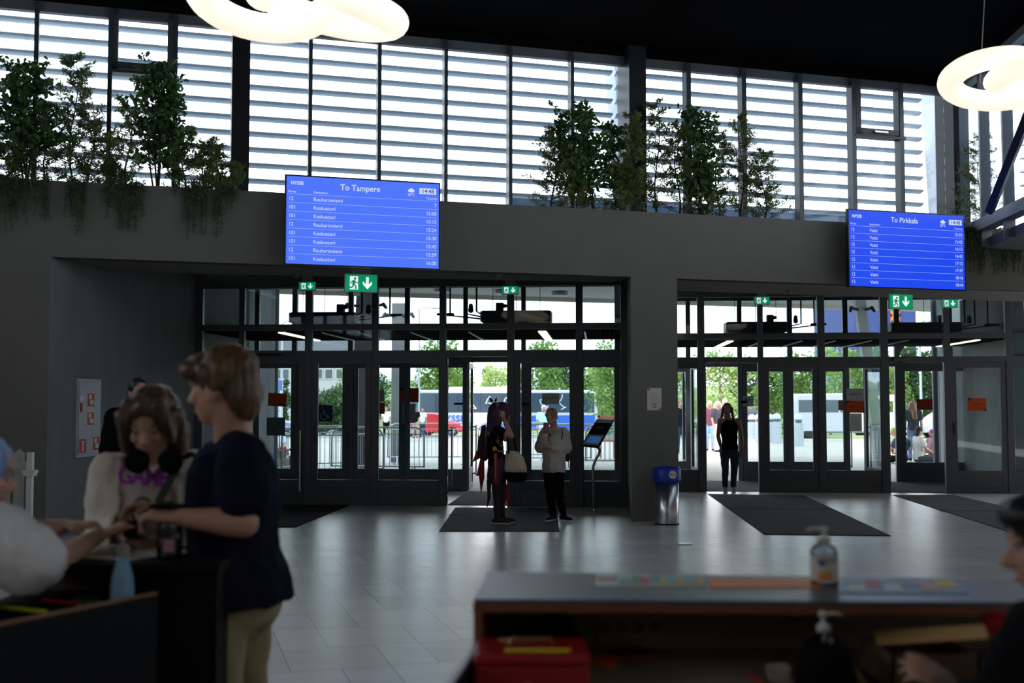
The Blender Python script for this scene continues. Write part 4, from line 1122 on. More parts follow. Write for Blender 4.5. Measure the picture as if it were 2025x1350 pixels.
# ---- entrance mats
M_mat = mat('mat_ribbed', (0.10,0.104,0.108), 0.95, var=0.35, vscale=60, bump=0.6, bscale=120, stretch=(0.15,1,1))
M_matk = mat('mat_black', (0.012,0.012,0.013), 0.95, bump=0.3, bscale=80)
M_edge = mat('mat_edge', (0.02,0.02,0.02), 0.7)
def floormat(cor, label, m=M_mat, seam=None):
    pts = [atz(x, y, 0.0) for x, y in cor]; c = sum(pts, Vector())/len(pts)
    r = empty('entrance_mat', c, 0, label, 'mat', 'entrance mats')
    b = MB(); b.prism([(p.x, p.y) for p in pts], 0.001, 0.008); b.build('rubber_edge', M_edge, r)
    b = MB(); b.prism([(c.x+(p.x-c.x)*0.985, c.y+(p.y-c.y)*0.985) for p in pts], 0.004, 0.011); b.build('pile', m, r)
    if seam:
        a, d = atz(*seam[0], 0.0), atz(*seam[1], 0.0)
        b = MB(); b.tube([(a.x,a.y,0.009),(d.x,d.y,0.009)], 0.006, 4); b.build('seam', M_edge, r)
floormat([(868,1051),(1106,1051),(1101,1005),(900,1004)], 'dark grey ribbed mat under the two standing people at the open door', seam=((888,1019),(912,1020)))
floormat([(1512,1057),(1762,1060),(1590,980),(1400,977)], 'long dark grey mat leading to the walking woman', seam=((1442,1007),(1645,1008)))
floormat([(2060,1072),(2300,1072),(1885,979),(1765,979)], 'dark grey mat at the right edge leading to the rightmost open door', seam=((1860,1011),(2025,1012)))
floormat([(330,1043),(584,1043),(692,999),(470,998)], 'black mat in front of the leftmost doors behind the man in navy', M_matk)
# mats inside the vestibules
b = MB(ML); b.box((vL[4][1]+0.02, 0.12, 0.001), (vL[5][0]+1.2, VD-0.1, 0.01)); tag(b.build('vestibule_mat', M_mat), 'grey mat inside the left entrance beyond the open door', 'mat', 'entrance mats')
b = MB(MR); b.box((vR[1][1]+0.02, 0.12, 0.001), (vR[2][1]+0.6, VD-0.1, 0.01)); tag(b.build('vestibule_mat', M_mat), 'grey mat under the feet of the walking woman', 'mat', 'entrance mats')
b = MB(MR); b.box((vR[4][1]+0.02, 0.12, 0.001), (vR[5][1]+0.6, VD-0.1, 0.01)); tag(b.build('vestibule_mat', M_mat), 'grey mat inside the rightmost open door', 'mat', 'entrance mats')
# floor socket plate
p = atz(1353, 1075, 0); b = MB(); b.cbox((p.x,p.y,0.004),(0.16,0.2,0.008)); fb = tag(b.build('floor_socket', M_steel, bevel=0.003), 'small metal floor socket plate in front of the pillar', 'floor socket')

# ---- waste bin
p = atz(1319, 1036, 0)
r = empty('waste_bin', p, 0, 'steel waste bin with a blue lid reading SOL beside the pillar', 'bin')
Rb = 24.5/1350.0*p.y*0+ 0.163
k = p.y/FPX
Hb = (1036-950)*k; Ht = (1036-924)*k; rb = 23.5*k; rl = 28*k
b = MB(); b.lathe([(rb*0.97,0.0),(rb,0.02),(rb,Hb)], p, 40); b.build('steel_body', M_steel, r, smooth=True)
b = MB(); b.lathe([(rb*0.99,-0.0),(rb*1.02,0.0),(rb*1.02,0.018),(rb*0.99,0.02)], p, 40); b.build('base_ring', M_edge, r)
b = MB(); b.lathe([(rb*0.9,Hb-0.02),(rl,Hb-0.02),(rl*1.02,Hb+0.02),(rl*1.0,Ht-0.035),(rl*0.9,Ht),(rl*0.62,Ht),(rl*0.55,Ht-0.05),(0.01,Ht-0.06)], p, 40); ld = b.build('lid', mat('bin_blue', (0.01,0.05,0.42), 0.35), r, smooth=True)
cdir = Vector((1326-1319, 0, 0)); ang = math.atan2(-0.96, 0.28)
T = Matrix.Translation(p + Vector((rl*1.025*math.cos(ang), rl*1.025*math.sin(ang), (Hb+Ht)/2-0.005))) @ Matrix.Rotation(ang + R(90), 4, 'Z') @ Matrix.Rotation(R(90), 4, 'X')
b = MB(T); b.lathe([(0.001,0.0),(0.053,0.0),(0.053,0.004),(0.001,0.004)], (0,0,0), 28); st = b.build('round_sticker', mat('sticker_white',(0.78,0.76,0.74),0.5), ld)
for s_, dx, mm in (('S', -0.030, mat('sol_red',(0.65,0.08,0.02),0.5)), ('O', 0.0, mat('sol_orange',(0.85,0.40,0.03),0.5)), ('L', 0.030, mat('sol_red',(0,0,0)))):
    vs, fs = text_geo(s_, 0.042, 'CENTER', 0.001, 0.002); b = MB(T); b.add([Vector((v.x+dx, v.y-0.014, v.z+0.006)) for v in vs], fs); b.build('letter', mm, st)
# ---- posters and papers
def paper(px0, px1, py0, py1, P, n, m, label, name='paper_notice', cat='paper', lines=0, rot=0, corner=None, text=None, art=None, textc=(0.25,0.05,0.0), side=-1):
    a = atP(px0, py1, P, n); c = atP(px1, py0, P, n); d = Vector((n.y, -n.x, 0)); W = (c-a).dot(d); H = c.z-a.z
    T = frame_of(a, d, n) @ Matrix(((1,0,0,0),(0,0,-1,0),(0,1,0,0),(0,0,0,1))) @ Matrix.Translation((W/2,H/2,0)) @ Matrix.Rotation(R(rot),4,'Z') @ Matrix.Translation((-W/2,-H/2,0))
    b = MB(T); b.box((0,0,0),(W,H,0.002)); o = tag(b.build(name, m), label, cat)
    if lines:
        q = MB(T); random.seed(int(px0))
        for i in range(lines):
            y = H*(0.74 - i*0.5/lines); w = W*random.uniform(0.28,0.36); q.box((W/2-w, y, 0.002), (W/2+w, y+H*0.012, 0.0028))
        q.build('text_lines', mat('print_grey',(0.35,0.35,0.36),0.7), o)
    if corner:
        q = MB(T)
        for pts in (((0.05,0.97),(0.30,0.97),(0.05,0.84)),((0.0,1.0),(0.16,1.0),(0.0,0.9)),((1,0),(1,0.16),(0.7,0))): q.add([(x*W,y*H,0.0028) for x,y in pts],[(0,1,2)])
        q.build('corner_pattern', corner, o)
    if text == 'smear':                            # too small to read in the photo: a row of dark letter-sized marks
        q = MB(T); random.seed(int(px0)+3); x = W*0.18
        while x < W*0.84:
            w = H*random.uniform(0.03, 0.06); hh = H*random.uniform(0.06, 0.10); q.box((x, H*0.50, 0.002), (x+w, H*0.50+hh, 0.003)); x += w + H*0.018
        q.build('printed_text', mat('print_dark', textc, 0.7), o)
        if m is M_papero or 'red_shade' in m.name:
            q = MB(T); q.add([(0,H,0.003),(0,H*0.72,0.003),(W*0.10,H*0.86,0.003),(W*0.32,H,0.003)],[(0,1,2,3)]); q.add([(W,0,0.003),(W,H*0.26,0.003),(W*0.93,H*0.12,0.003),(W*0.75,0,0.003)],[(0,1,2,3)]); q.build('corner_pattern', mat('print_brown_black',(0.03,0.01,0.005),0.7), o)
    elif text:
        vs, fs = text_geo(text, H*0.42, 'CENTER', 0, 0.0008)
        q = MB(T); q.add([Vector((-v.x+W*0.5, v.y+H*0.52, 0.003)) for v in vs], [f[::-1] for f in fs]); q.build('printed_text', mat('print_'+text, textc, 0.7), o)
    if art:
        q = MB(T)
        for (kind, x, y, s) in art:
            if kind == 'c': q.tube([(x*W+s*W*math.cos(t), y*H+s*W*math.sin(t), 0.003) for t in [i*0.35 for i in range(19)]], 0.0035, 4)
        q.build('printed_art', mat('art_orange',(0.75,0.30,0.06),0.6), o)
    return o
M_paper = mat('paper_white', (0.72,0.71,0.70), 0.7); M_papero = mat('paper_orange', (0.62,0.07,0.005), 0.7)
M_paperg = mat('paper_grey', (0.45,0.46,0.48), 0.7)
tl2 = M_papero.node_tree
pn = PIL - nW*0.006
o = paper(1280, 1308, 767, 811, pn, nW, M_paper, 'white notice with orange corners on the pillar', 'poster', 'poster', 9, corner=mat('corner_orange',(0.75,0.20,0.03),0.6), art=[('c',0.50,0.20,0.13),('c',0.50,0.20,0.10)])
Lg = BL - nD*0.03; Lr = BR - nD*0.03
Lg2 = BL + nD*(VD-0.03); Lr2 = BR + nD*(VD-0.03)
KS = 'smear'
paper(530,567,777,803,Lg2,nD,M_papero,'orange paper on the outer glass behind the man in navy', rot=-3)
paper(527,564,825,861,Lg2,nD,mat('sticker_teal',(0.10,0.17,0.19),0.5),'square dark teal wheelchair sticker under the orange paper at far left','wheelchair_sticker','sticker')
paper(627,658,801,833,Lg2,nD,mat('sticker_navy',(0.01,0.05,0.14),0.5),'square navy wheelchair sticker on the second left door','wheelchair_sticker','sticker')
def wheelchair(px0, px1, py0, py1, P, n, o, m):
    a = atP(px0, py1, P, n); c = atP(px1, py0, P, n); d = Vector((n.y,-n.x,0)); W = (c-a).dot(d); H = c.z-a.z
    T = frame_of(a, d, n) @ Matrix(((1,0,0,0),(0,0,-1,0),(0,1,0,0),(0,0,0,1)))
    q = MB(T); z = 0.006
    q.tube([(W*(0.45+0.24*math.cos(t)), H*(0.36+0.24*math.sin(t)), z) for t in [R(150)+i*R(17) for i in range(14)]], 0.009, 4)
    q.tube([(W*0.38,H*0.74,z),(W*0.42,H*0.42,z),(W*0.64,H*0.40,z),(W*0.76,H*0.22,z),(W*0.84,H*0.25,z)], 0.009, 4)
    q.tube([(W*0.40,H*0.58,z),(W*0.58,H*0.57,z)], 0.008, 4); q.ell((W*0.37,H*0.83,z),(W*0.05,W*0.05,0.003),None,10,5)
    q.build('wheelchair_symbol', m, o)
ws = [o for o in bpy.data.objects if o.name.startswith('wheelchair_sticker')]
wheelchair(527,564,825,861,Lg2-nD*0.003,nD,ws[0],mat('symbol_dim',(0.16,0.25,0.28),0.5)); wheelchair(627,658,801,833,Lg2-nD*0.003,nD,ws[1],mat('symbol_pale',(0.35,0.45,0.55),0.5))
paper(747,761,796,818,Lg2,nD,M_papero,'small orange paper left of the dark column')
paper(790,828,767,795,Lg2,nD,M_papero,'orange paper with dark printing left of the tall green tree', text=KS)
paper(796,822,798,836,Lg2,nD,M_paperg,'pale grey sheet taped under the printed orange paper')
paper(747,760,770,794,Lg2,nD,M_paperg,'pale sheet above the small orange paper')
paper(1072,1106,777,799,Lg2,nD,M_paper,'white sheet with orange drawing on the glass above the girl', art=[('c',0.68,0.68,0.08)], text='smear', textc=(0.2,0.2,0.25))
paper(1465,1490,783,803,Lr2,nD,mat('paper_blue',(0.45,0.48,0.62),0.7),'pale blue sheet reading VIP on the outer door beside the walking woman', text='VIP', textc=(0.05,0.07,0.25))
paper(1674,1708,768,792,Lr,nD,M_paperg,'pale grey sheet with drawing above the orange paper right of the van', art=[('c',0.72,0.68,0.09),('c',0.6,0.62,0.07)], text='smear', textc=(0.2,0.2,0.25))
paper(1674,1709,792,816,Lr,nD,M_papero,'orange paper between two pale sheets on the right fixed pane', text=KS)
paper(1680,1704,817,853,Lr,nD,M_paper,'small white printed notice under the orange paper on the right fixed pane', lines=8, art=[('c',0.6,0.2,0.10)])
paper(1813,1844,789,810,Lr2,nD,mat('paper_red_shade',(0.45,0.04,0.01),0.6),'dark red orange paper on the outer door above the seated people', text=KS)
paper(1914,1950,787,812,Lr,nD,M_papero,'orange paper on the closed rightmost door', text=KS)
paper(1658,1671,791,811,Lr2,nD,mat('paper_orange_dull',(0.50,0.16,0.06),0.6),'dull orange sheet half hidden on the outer glass left of the van notices')
# cord lock boxes on the outer doors
for px0, px1, py0, py1, P, lab in ((1447+18,1447+30,792,797,Lr2,'small black lock box beside the blue sheet'),(1032,1046,797,801,Lg2,'small black lock box on the outer door left of the girl'),(898,916,796,800,Lg2,'small black lock box left of the dark haired person')):
    a = atP(px0,py1,P,nD); c = atP(px1,py0,P,nD); b = MB(); b.box((a.x,a.y-0.04,a.z),(c.x,a.y,c.z)); tag(b.build('lock_box', M_black), lab, 'lock box')

# ---- tablet stand
k0 = atz(1175, 1012, 0)
r = empty('information_stand', k0, 0, 'silver tablet stand with a tilted screen beside the girl holding a phone', 'information stand')
M_alu = mat('aluminium_stand', (0.50,0.51,0.53), 0.35, metal=0.7)
def onS(px, py): return atY(px, py, k0.y)
b = MB(); b.lathe([(0.17,0),(0.17,0.008),(0.165,0.012),(0.03,0.016),(0.022,0.05),(0.01,0.05)], k0, 32); b.build('base_plate', M_alu, r)
b = MB(); b.tube([k0, onS(1173,940), onS(1173,922), onS(1177,910), onS(1184,898), onS(1186,890), onS(1181,882)], 0.021, 10); b.build('pole', M_alu, r, smooth=True)
q00, q10, q11, q01 = onS(1147,880), onS(1183,884), onS(1215,829), onS(1180,829)
q11.y += 0.22; q01.y += 0.22; q11 = atY(1215,829,k0.y+0.14); q01 = atY(1180,828,k0.y+0.22); q00 = atY(1148,881,k0.y-0.10); q10 = atY(1184,884,k0.y-0.18)
ex = (q10-q00); ey = (q01-q00); nn = ex.cross(ey).normalized(); 
def SP(u, v, w=0.0): return q00.lerp(q10, u).lerp(q01.lerp(q11, u), v) + nn*w
def quadbox(u0,v0,u1,v1,w0,w1,name,m,par,bev=0):
    b = MB(); vs = [SP(u0,v0,w0),SP(u1,v0,w0),SP(u1,v1,w0),SP(u0,v1,w0),SP(u0,v0,w1),SP(u1,v0,w1),SP(u1,v1,w1),SP(u0,v1,w1)]
    b.add(vs,[(0,3,2,1),(4,5,6,7),(0,1,5,4),(1,2,6,5),(2,3,7,6),(3,0,4,7)]); return b.build(name,m,par,bevel=bev)
pan = quadbox(0,0,1,1,-0.025,0,'panel', mat('stand_black',(0.015,0.015,0.017),0.4), r, 0.006)
quadbox(0.03,0.86,0.97,0.985,0,0.002,'white_header', mat('stand_white',(0.5,0.5,0.5),0.5), pan)
quadbox(0.06,0.05,0.94,0.42,0,0.002,'tablet_bezel', mat('stand_white',(0,0,0)), pan)
quadbox(0.20,0.12,0.86,0.36,0.002,0.004,'tablet_screen', mat('tablet_blue',(0,0,0),0.3,emit=(0.03,0.12,0.32),estr=0.6), pan)
b = MB()
for i in range(8): b.add([SP(0.32+i*0.045,0.66,0.003),SP(0.35+i*0.045,0.66,0.003),SP(0.35+i*0.045,0.70+0.01*(i%3),0.003),SP(0.32+i*0.045,0.70+0.01*(i%3),0.003)],[(0,1,2,3)])
b.build('printed_text', mat('stand_text',(0.35,0.35,0.35),0.5), pan)
# ---- hydrant cabinet on the recess side wall
MQ = frame_of(qL, nD, -dD)                          # u away from the camera, v out of the concrete wall... into the recess is -v
Pq = qL + dD*0.02
def onQ(px, py, off=0.02): return atP(px, py, qL + dD*off, dD)
MQ = frame_of(qL, nD, dD)
def uq(px, py): v = MQ.inverted() @ onQ(px, py); return v.x, v.z
u0_, zt_ = uq(152, 748); u1_, _ = uq(199, 749); _, zb_ = uq(152, 905)
r = empty('hydrant_cabinet', MQ @ Vector((u0_, 0.02, zb_)), 0, 'grey metal fire hose cabinet with red symbols on the recess wall', 'fire cabinet')
M_cab = mat('cabinet_grey', (0.42,0.44,0.50), 0.45)
b = MB(MQ); b.box((u0_,0.0,zb_),(u1_,0.03,zt_)); b.build('cabinet_body', M_cab, r, bevel=0.004)
zm = zb_ + (zt_-zb_)*0.335
b = MB(MQ); b.box((u0_+0.03,0.03,zm+0.01),(u1_-0.03,0.042,zt_-0.03)); d1 = b.build('upper_door', M_cab, r, bevel=0.003)
b = MB(MQ); b.box((u0_+0.03,0.03,zb_+0.03),(u1_-0.03,0.042,zm-0.01)); d2 = b.build('lower_door', M_cab, r, bevel=0.003)
M_red = mat('fire_red', (0.45,0.01,0.03), 0.5); M_cream = mat('sign_cream',(0.62,0.60,0.45),0.6)
wq = u1_-u0_; hq = zt_-zb_
def fsign(fx, fz, w, h, m2, par, kind):
    x = u0_+fx*wq; z = zb_+fz*hq
    b = MB(MQ); b.box((x,0.042,z),(x+w*wq,0.046,z+h*hq)); o = b.build('red_sign', M_cream if kind == 2 else mat('sign_red_edge',(0.6,0.5,0.5),0.6), par)
    b = MB(MQ); e = 0.05*w*wq+0.006; b.box((x+e,0.046,z+e),(x+w*wq-e,0.048,z+h*hq-e)); b.build('red_field', M_red, o)
    b = MB(MQ)
    if kind == 1: b.box((x+w*wq*0.38,0.048,z+h*hq*0.15),(x+w*wq*0.62,0.05,z+h*hq*0.7)); b.box((x+w*wq*0.3,0.048,z+h*hq*0.7),(x+w*wq*0.7,0.05,z+h*hq*0.8))
    else: b.box((x+w*wq*0.2,0.048,z+h*hq*0.55),(x+w*wq*0.55,0.05,z+h*hq*0.85)); b.box((x+w*wq*0.35,0.048,z+h*hq*0.2),(x+w*wq*0.8,0.05,z+h*hq*0.5))
    b.build('symbol', M_cream, o)
fsign(0.36,0.63,0.32,0.20,M_red,d1,0); fsign(0.36,0.39,0.32,0.20,M_red,d1,2); fsign(0.05,0.04,0.32,0.21,M_red,d2,1); fsign(0.62,0.06,0.32,0.21,M_red,d2,2)
b = MB(MQ); b.box((u0_+0.07*wq,0.042,zb_+0.72*hq),(u0_+0.2*wq,0.047,zb_+0.78*hq)); b.build('white_tag', M_paper, d1)
b = MB(MQ); b.box((u0_+0.09*wq,0.042,zb_+0.58*hq),(u0_+0.15*wq,0.055,zb_+0.69*hq)); b.build('lock', M_red, d1)
# ---- white picket fence, far left
r = empty('picket_fence', atY(20,1000,11.2), 0, 'white weathered picket fence piece standing at the left edge', 'fence')
M_pick = mat('whitewashed_wood', (0.52,0.50,0.47), 0.8, var=0.12, vscale=6, stretch=(1,1,0.15))
Yf = 11.2
def pk(px0, px1, py):
    a = atY(px0,900,Yf).x; c = atY(px1,900,Yf).x; z = atY(20,py,Yf).z; b = MB()
    b.add([(a,Yf,0.05),(c,Yf,0.05),(c,Yf,z-0.04),((a+c)/2,Yf,z),(a,Yf,z-0.04),(a,Yf+0.02,0.05),(c,Yf+0.02,0.05),(c,Yf+0.02,z-0.04),((a+c)/2,Yf+0.02,z),(a,Yf+0.02,z-0.04)],
          [(0,1,2,3,4),(9,8,7,6,5),(0,5,6,1),(1,6,7,2),(2,7,8,3),(3,8,9,4),(4,9,5,0)]); b.build('picket', M_pick, r)
pk(-26,-8,889); pk(2,20,889); pk(28,47,888)
for z0 in (918, 1016):
    z = atY(20,z0,Yf).z; b = MB(); b.box((atY(-60,900,Yf).x,Yf-0.025,z-0.05),(atY(60,900,Yf).x,Yf,z+0.03)); b.build('rail', M_pick, r)
b = MB(); xa, xb = atY(57,900,Yf).x, atY(68,900,Yf).x; zt = atY(20,894,Yf).z; b.box((xa,Yf-0.05,0),(xb,Yf+0.0,zt)); 
for zz, e in ((937,0.022),(932,0.035),(1032,0.03)): z = atY(20,zz,Yf).z; b.box((xa-e,Yf-0.07,z-0.015),(xb+e,Yf+0.02,z+0.015))
b.build('post', M_white, r)

# ---- ring lamps
M_lamp = mat('lamp_shade', (0.9,0.88,0.82), 0.5, emit=(1.0,0.90,0.72), estr=1.15)
def shade_nodes():
    nt = M_lamp.node_tree; bs = nt.nodes['Principled BSDF']
    lw = nt.nodes.new('ShaderNodeTexNoise'); lw.inputs['Scale'].default_value = 2.2; tc = nt.nodes.new('ShaderNodeTexCoord')
    mr = nt.nodes.new('ShaderNodeMapRange'); mr.inputs['To Min'].default_value = 0.80; mr.inputs['To Max'].default_value = 1.12
    nt.links.new(tc.outputs['Object'], lw.inputs['Vector']); nt.links.new(lw.outputs['Fac'], mr.inputs['Value']); nt.links.new(mr.outputs['Result'], bs.inputs['Emission Strength'])
shade_nodes()
def ring_lamp(c, S, rz, label, tube=0.51, tilt=(0,0)):
    r = empty('ring_pendant_lamp', c, 0, label, 'pendant lamp', 'large looped ring lamps')
    T = Matrix.Translation(c) @ Euler((tilt[0], tilt[1], rz)).to_matrix().to_4x4()
    n = 150; m = 18; b = MB(T); vs = []; fs = []
    def cur(t): return Vector(((2.1+math.cos(3*t))*math.cos(2*t), (2.1+math.cos(3*t))*math.sin(2*t), 0.42*math.sin(3*t)))*S/3.56
    for i in range(n):
        t = 2*math.pi*i/n; p = cur(t); tg = (cur(t+0.01)-cur(t-0.01)).normalized()
        a = Vector((0,0,1)); a = (a - tg*a.dot(tg)).normalized(); s_ = tg.cross(a)
        for j in range(m):
            w = 2*math.pi*j/m; vs.append(p + (a*math.sin(w)*0.85 + s_*math.cos(w)*1.0)*tube*S/3.56)
    for i in range(n):
        for j in range(m): fs.append((i*m+j, i*m+(j+1)%m, ((i+1)%n)*m+(j+1)%m, ((i+1)%n)*m+j))
    b.add(vs, fs); b.build('shade', M_lamp, r, smooth=True)
    for k in range(3):
        a = k*2*math.pi/3 + 0.5
        b = MB(); b.tube([(c[0]+S*0.55*math.cos(a), c[1]+S*0.55*math.sin(a), c[2]), (c[0]+0.25*math.cos(a), c[1]+0.25*math.sin(a), Z_CEIL)], 0.004, 5); b.build('cable', mat('cable_grey',(0.2,0.2,0.2),0.5), r)
    b = MB(); b.lathe([(0.001,-0.04),(0.32,-0.04),(0.32,0.0)], (c[0],c[1],Z_CEIL), 20); b.build('ceiling_rose', M_black, r)
ring_lamp(atY(611, -8, 7.6), 0.83, R(66), 'large looped white ring lamp at the top left', tilt=(0,0))
ring_lamp(atY(2040, 150, 9.6), 0.76, R(32), 'looped white ring lamp cut by the right edge')
# copies of the lamp added out of view, as warm fill light
for i, (x, y) in enumerate(((-2.5,-1.0),(3.5,-1.5),(0.5,-4.5),(4.5,0.5))):
    ring_lamp(Vector((x, y, 4.4)), 0.8, R(20+40*i), ('added fill light, looped ring lamp out of view behind the left counter','added fill light, looped ring lamp out of view behind the right counter','added fill light, looped ring lamp out of view at the rear of the hall','added fill light, looped ring lamp out of view over the right side of the hall')[i])
# ================================================================ artificial plants on the ledge
M_pl = mat('plant_green', (0.06,0.15,0.035), 0.5, var=0.35, vscale=3, spec=0.5)
M_pn = mat('plant_olive', (0.15,0.20,0.05), 0.5, var=0.35, vscale=3, spec=0.5)
M_tr = mat('trailing_green', (0.07,0.12,0.05), 0.6, var=0.3, vscale=4)
M_stem = mat('plant_stem', (0.06,0.045,0.03), 0.8)
PV = 0.42                                          # distance of the planting line behind the ledge face
def lobed(b, p, d, L, nrm):                        # oak-like leaf with lobes
    d = d.normalized(); s = d.cross(nrm)
    if s.length < 1e-3: s = d.orthogonal()
    s.normalize(); w = L*0.36
    out = [(0,0.02),(0.18,0.5),(0.28,0.35),(0.45,0.95),(0.58,0.55),(0.75,0.9),(0.85,0.4),(1.0,0.0)]
    vs = [p + d*L*x + s*w*y for x, y in out] + [p + d*L*x - s*w*y for x, y in out[-2:0:-1]]
    b.add(vs, [tuple(range(len(vs)))])
def oak(px, top, spread, seed, label, stems=3, dens=1.0):
    random.seed(seed)
    base = Wp(uzW(px, 400, PV)[0], PV, z_ledge-0.18); H = uzW(px, top, PV)[1] - base.z; k = 16.0/FPX
    S = spread*k*1.28
    r = empty('oak_leaf_tree', base, 0, label, 'artificial tree', 'artificial trees on the ledge')
    st = MB(); lf = MB()
    for s in range(stems):
        ph = random.uniform(0,6.28); lean = Vector((math.cos(ph)*S*0.35, math.sin(ph)*0.12, 0)); hh = H*random.uniform(0.78,1.0) if s else H*0.98
        pts = [base + lean*(t**1.5) + Vector((0.03*math.sin(t*5+s),0.02*math.cos(t*4),hh*t)) for t in [i/7 for i in range(8)]]
        st.tube(pts, [0.014*(1-0.75*i/7) for i in range(8)], 6)
        for i in range(int(25*dens)):
            t = random.uniform(0.28, 1.0); p = base + lean*(t**1.5) + Vector((0,0,hh*t))
            a = random.uniform(0,6.28); L = S*random.uniform(0.35,0.9)*(1.15-0.75*t)
            e = p + Vector((math.cos(a)*L, math.sin(a)*L*0.7, L*0.55))
            st.tube([p, p.lerp(e,0.5)+Vector((0,0,0.02)), e], [0.006,0.004,0.002], 4, caps=False)
            for j in range(13):
                q = p.lerp(e, random.uniform(0.2,1.1)) + rdir()*0.03; lobed(lf, q, rdir()+Vector((0,0,0.1)), random.uniform(0.06,0.095), rdir())
    st.build('stem', M_stem, r); lf.build('foliage', M_pl, r)
def needle(px, top, spread, seed, label, dens=1.0, m=None, pv=None):
    random.seed(seed)
    v_ = (pv or PV) + random.uniform(-0.1,0.1)*(0 if pv else 1); base = Wp(uzW(px, 400, v_)[0], v_, z_ledge-0.18); H = uzW(px, top, v_)[1] - base.z; k = 16.0/FPX
    S = spread*k*1.28
    r = empty('narrow_leaf_tree', base, 0, label, 'artificial tree', 'artificial trees on the ledge')
    st = MB(); lf = MB()
    pts = [base + Vector((0.04*math.sin(i*0.9+seed),0.02*math.cos(i),H*i/8)) for i in range(9)]
    st.tube(pts, [0.017*(1-0.8*i/8) for i in range(9)], 6)
    for i in range(int(36*dens)):
        t = 0.14 + 0.86*(i+random.random())/(36*dens); p = base + Vector((0.03*math.sin(t*8+seed),0,H*t))
        a = random.uniform(0,6.28); L = S*random.uniform(0.5,1.0)*(1.25-0.95*t)
        e = p + Vector((math.cos(a)*L, math.sin(a)*L*0.7, L*0.45))
        st.tube([p, p.lerp(e,0.5)-Vector((0,0,0.015)), e], [0.006,0.004,0.002], 4, caps=False)
        for c_ in range(5):
            q = p.lerp(e, 0.35+0.17*c_)
            for j in range(12):
                d = rdir() + Vector((0,0,0.5)); lf.leaf(q + rdir()*0.015, d, random.uniform(0.05,0.085), 0.014, rdir())
    st.build('stem', M_stem, r); lf.build('foliage', m or M_pn, r)
oak(48, 112, 66, 1, 'tall oak leaf tree at the left edge of the ledge', 4, 1.4)
needle(92, 205, 60, 21, 'bushy narrow leaf tree between the left oak leaf tree and the tall pointed tree', 1.2, M_pl)
needle(142, 112, 62, 2, 'tall pointed narrow leaf tree, second tallest on the left ledge', 1.7)
needle(178, 225, 60, 22, 'bushy narrow leaf tree right of the tall pointed one', 1.2)
needle(10, 290, 52, 23, 'low narrow leaf tree at the far left edge', 1.0)
needle(252, 196, 58, 3, 'sparse bare stemmed narrow leaf tree below the casement window', 0.9)
oak(306, 112, 70, 4, 'tall oak leaf tree standing before the left casement window', 4, 1.3)
oak(352, 160, 52, 5, 'thin oak leaf tree right of the casement window', 2, 1.0)
needle(362, 258, 42, 6, 'low narrow leaf tree near the left dark post', 1.0)
needle(405, 278, 34, 7, 'small narrow leaf shrub second from the left dark post', 0.9)
needle(432, 290, 30, 24, 'small narrow leaf shrub next to the left dark post', 0.9)
needle(458, 325, 28, 8, 'very small narrow leaf shrub at the foot of the left dark post', 0.8)
needle(222, 318, 34, 9, 'small narrow leaf shrub under the sparse bare stemmed tree', 0.8)
needle(1094, 256, 50, 10, 'narrow leaf tree at the left end of the middle planting', 1.1)
oak(1128, 210, 50, 11, 'oak leaf tree second from the left in the middle planting', 3, 1.2)
oak(1172, 204, 56, 12, 'tallest oak leaf tree left of the middle dark post', 3, 1.3)
oak(1215, 232, 46, 13, 'oak leaf tree overlapping the middle dark post from the left', 2, 1.1)
needle(1250, 232, 48, 14, 'narrow leaf tree in front of the middle dark post', 1.6)
needle(1300, 202, 52, 15, 'tall narrow leaf tree right of the middle dark post', 1.3)
needle(1340, 250, 46, 25, 'narrow leaf tree left of the right hand oak leaf tree', 1.0)
oak(1385, 222, 64, 16, 'large oak leaf tree in the right half of the middle planting', 4, 1.4)
needle(1420, 262, 44, 26, 'narrow leaf tree right of the large right hand oak leaf tree', 1.0)
needle(1466, 228, 56, 17, 'tall narrow leaf tree near the right end of the middle planting', 1.3)
needle(1510, 302, 48, 18, 'low narrow leaf tree at the right end of the middle planting', 1.2)
needle(1145, 335, 40, 27, 'low narrow leaf shrub at the foot of the second oak leaf tree', 0.9)
needle(1232, 330, 44, 28, 'low narrow leaf shrub left of the foot of the middle dark post', 1.0)
needle(1395, 350, 44, 29, 'low narrow leaf shrub at the foot of the large right hand oak leaf tree', 0.9)
needle(1940, 268, 60, 19, 'narrow leaf tree right of the To Pirkkala screen', 1.8, pv=0.22)
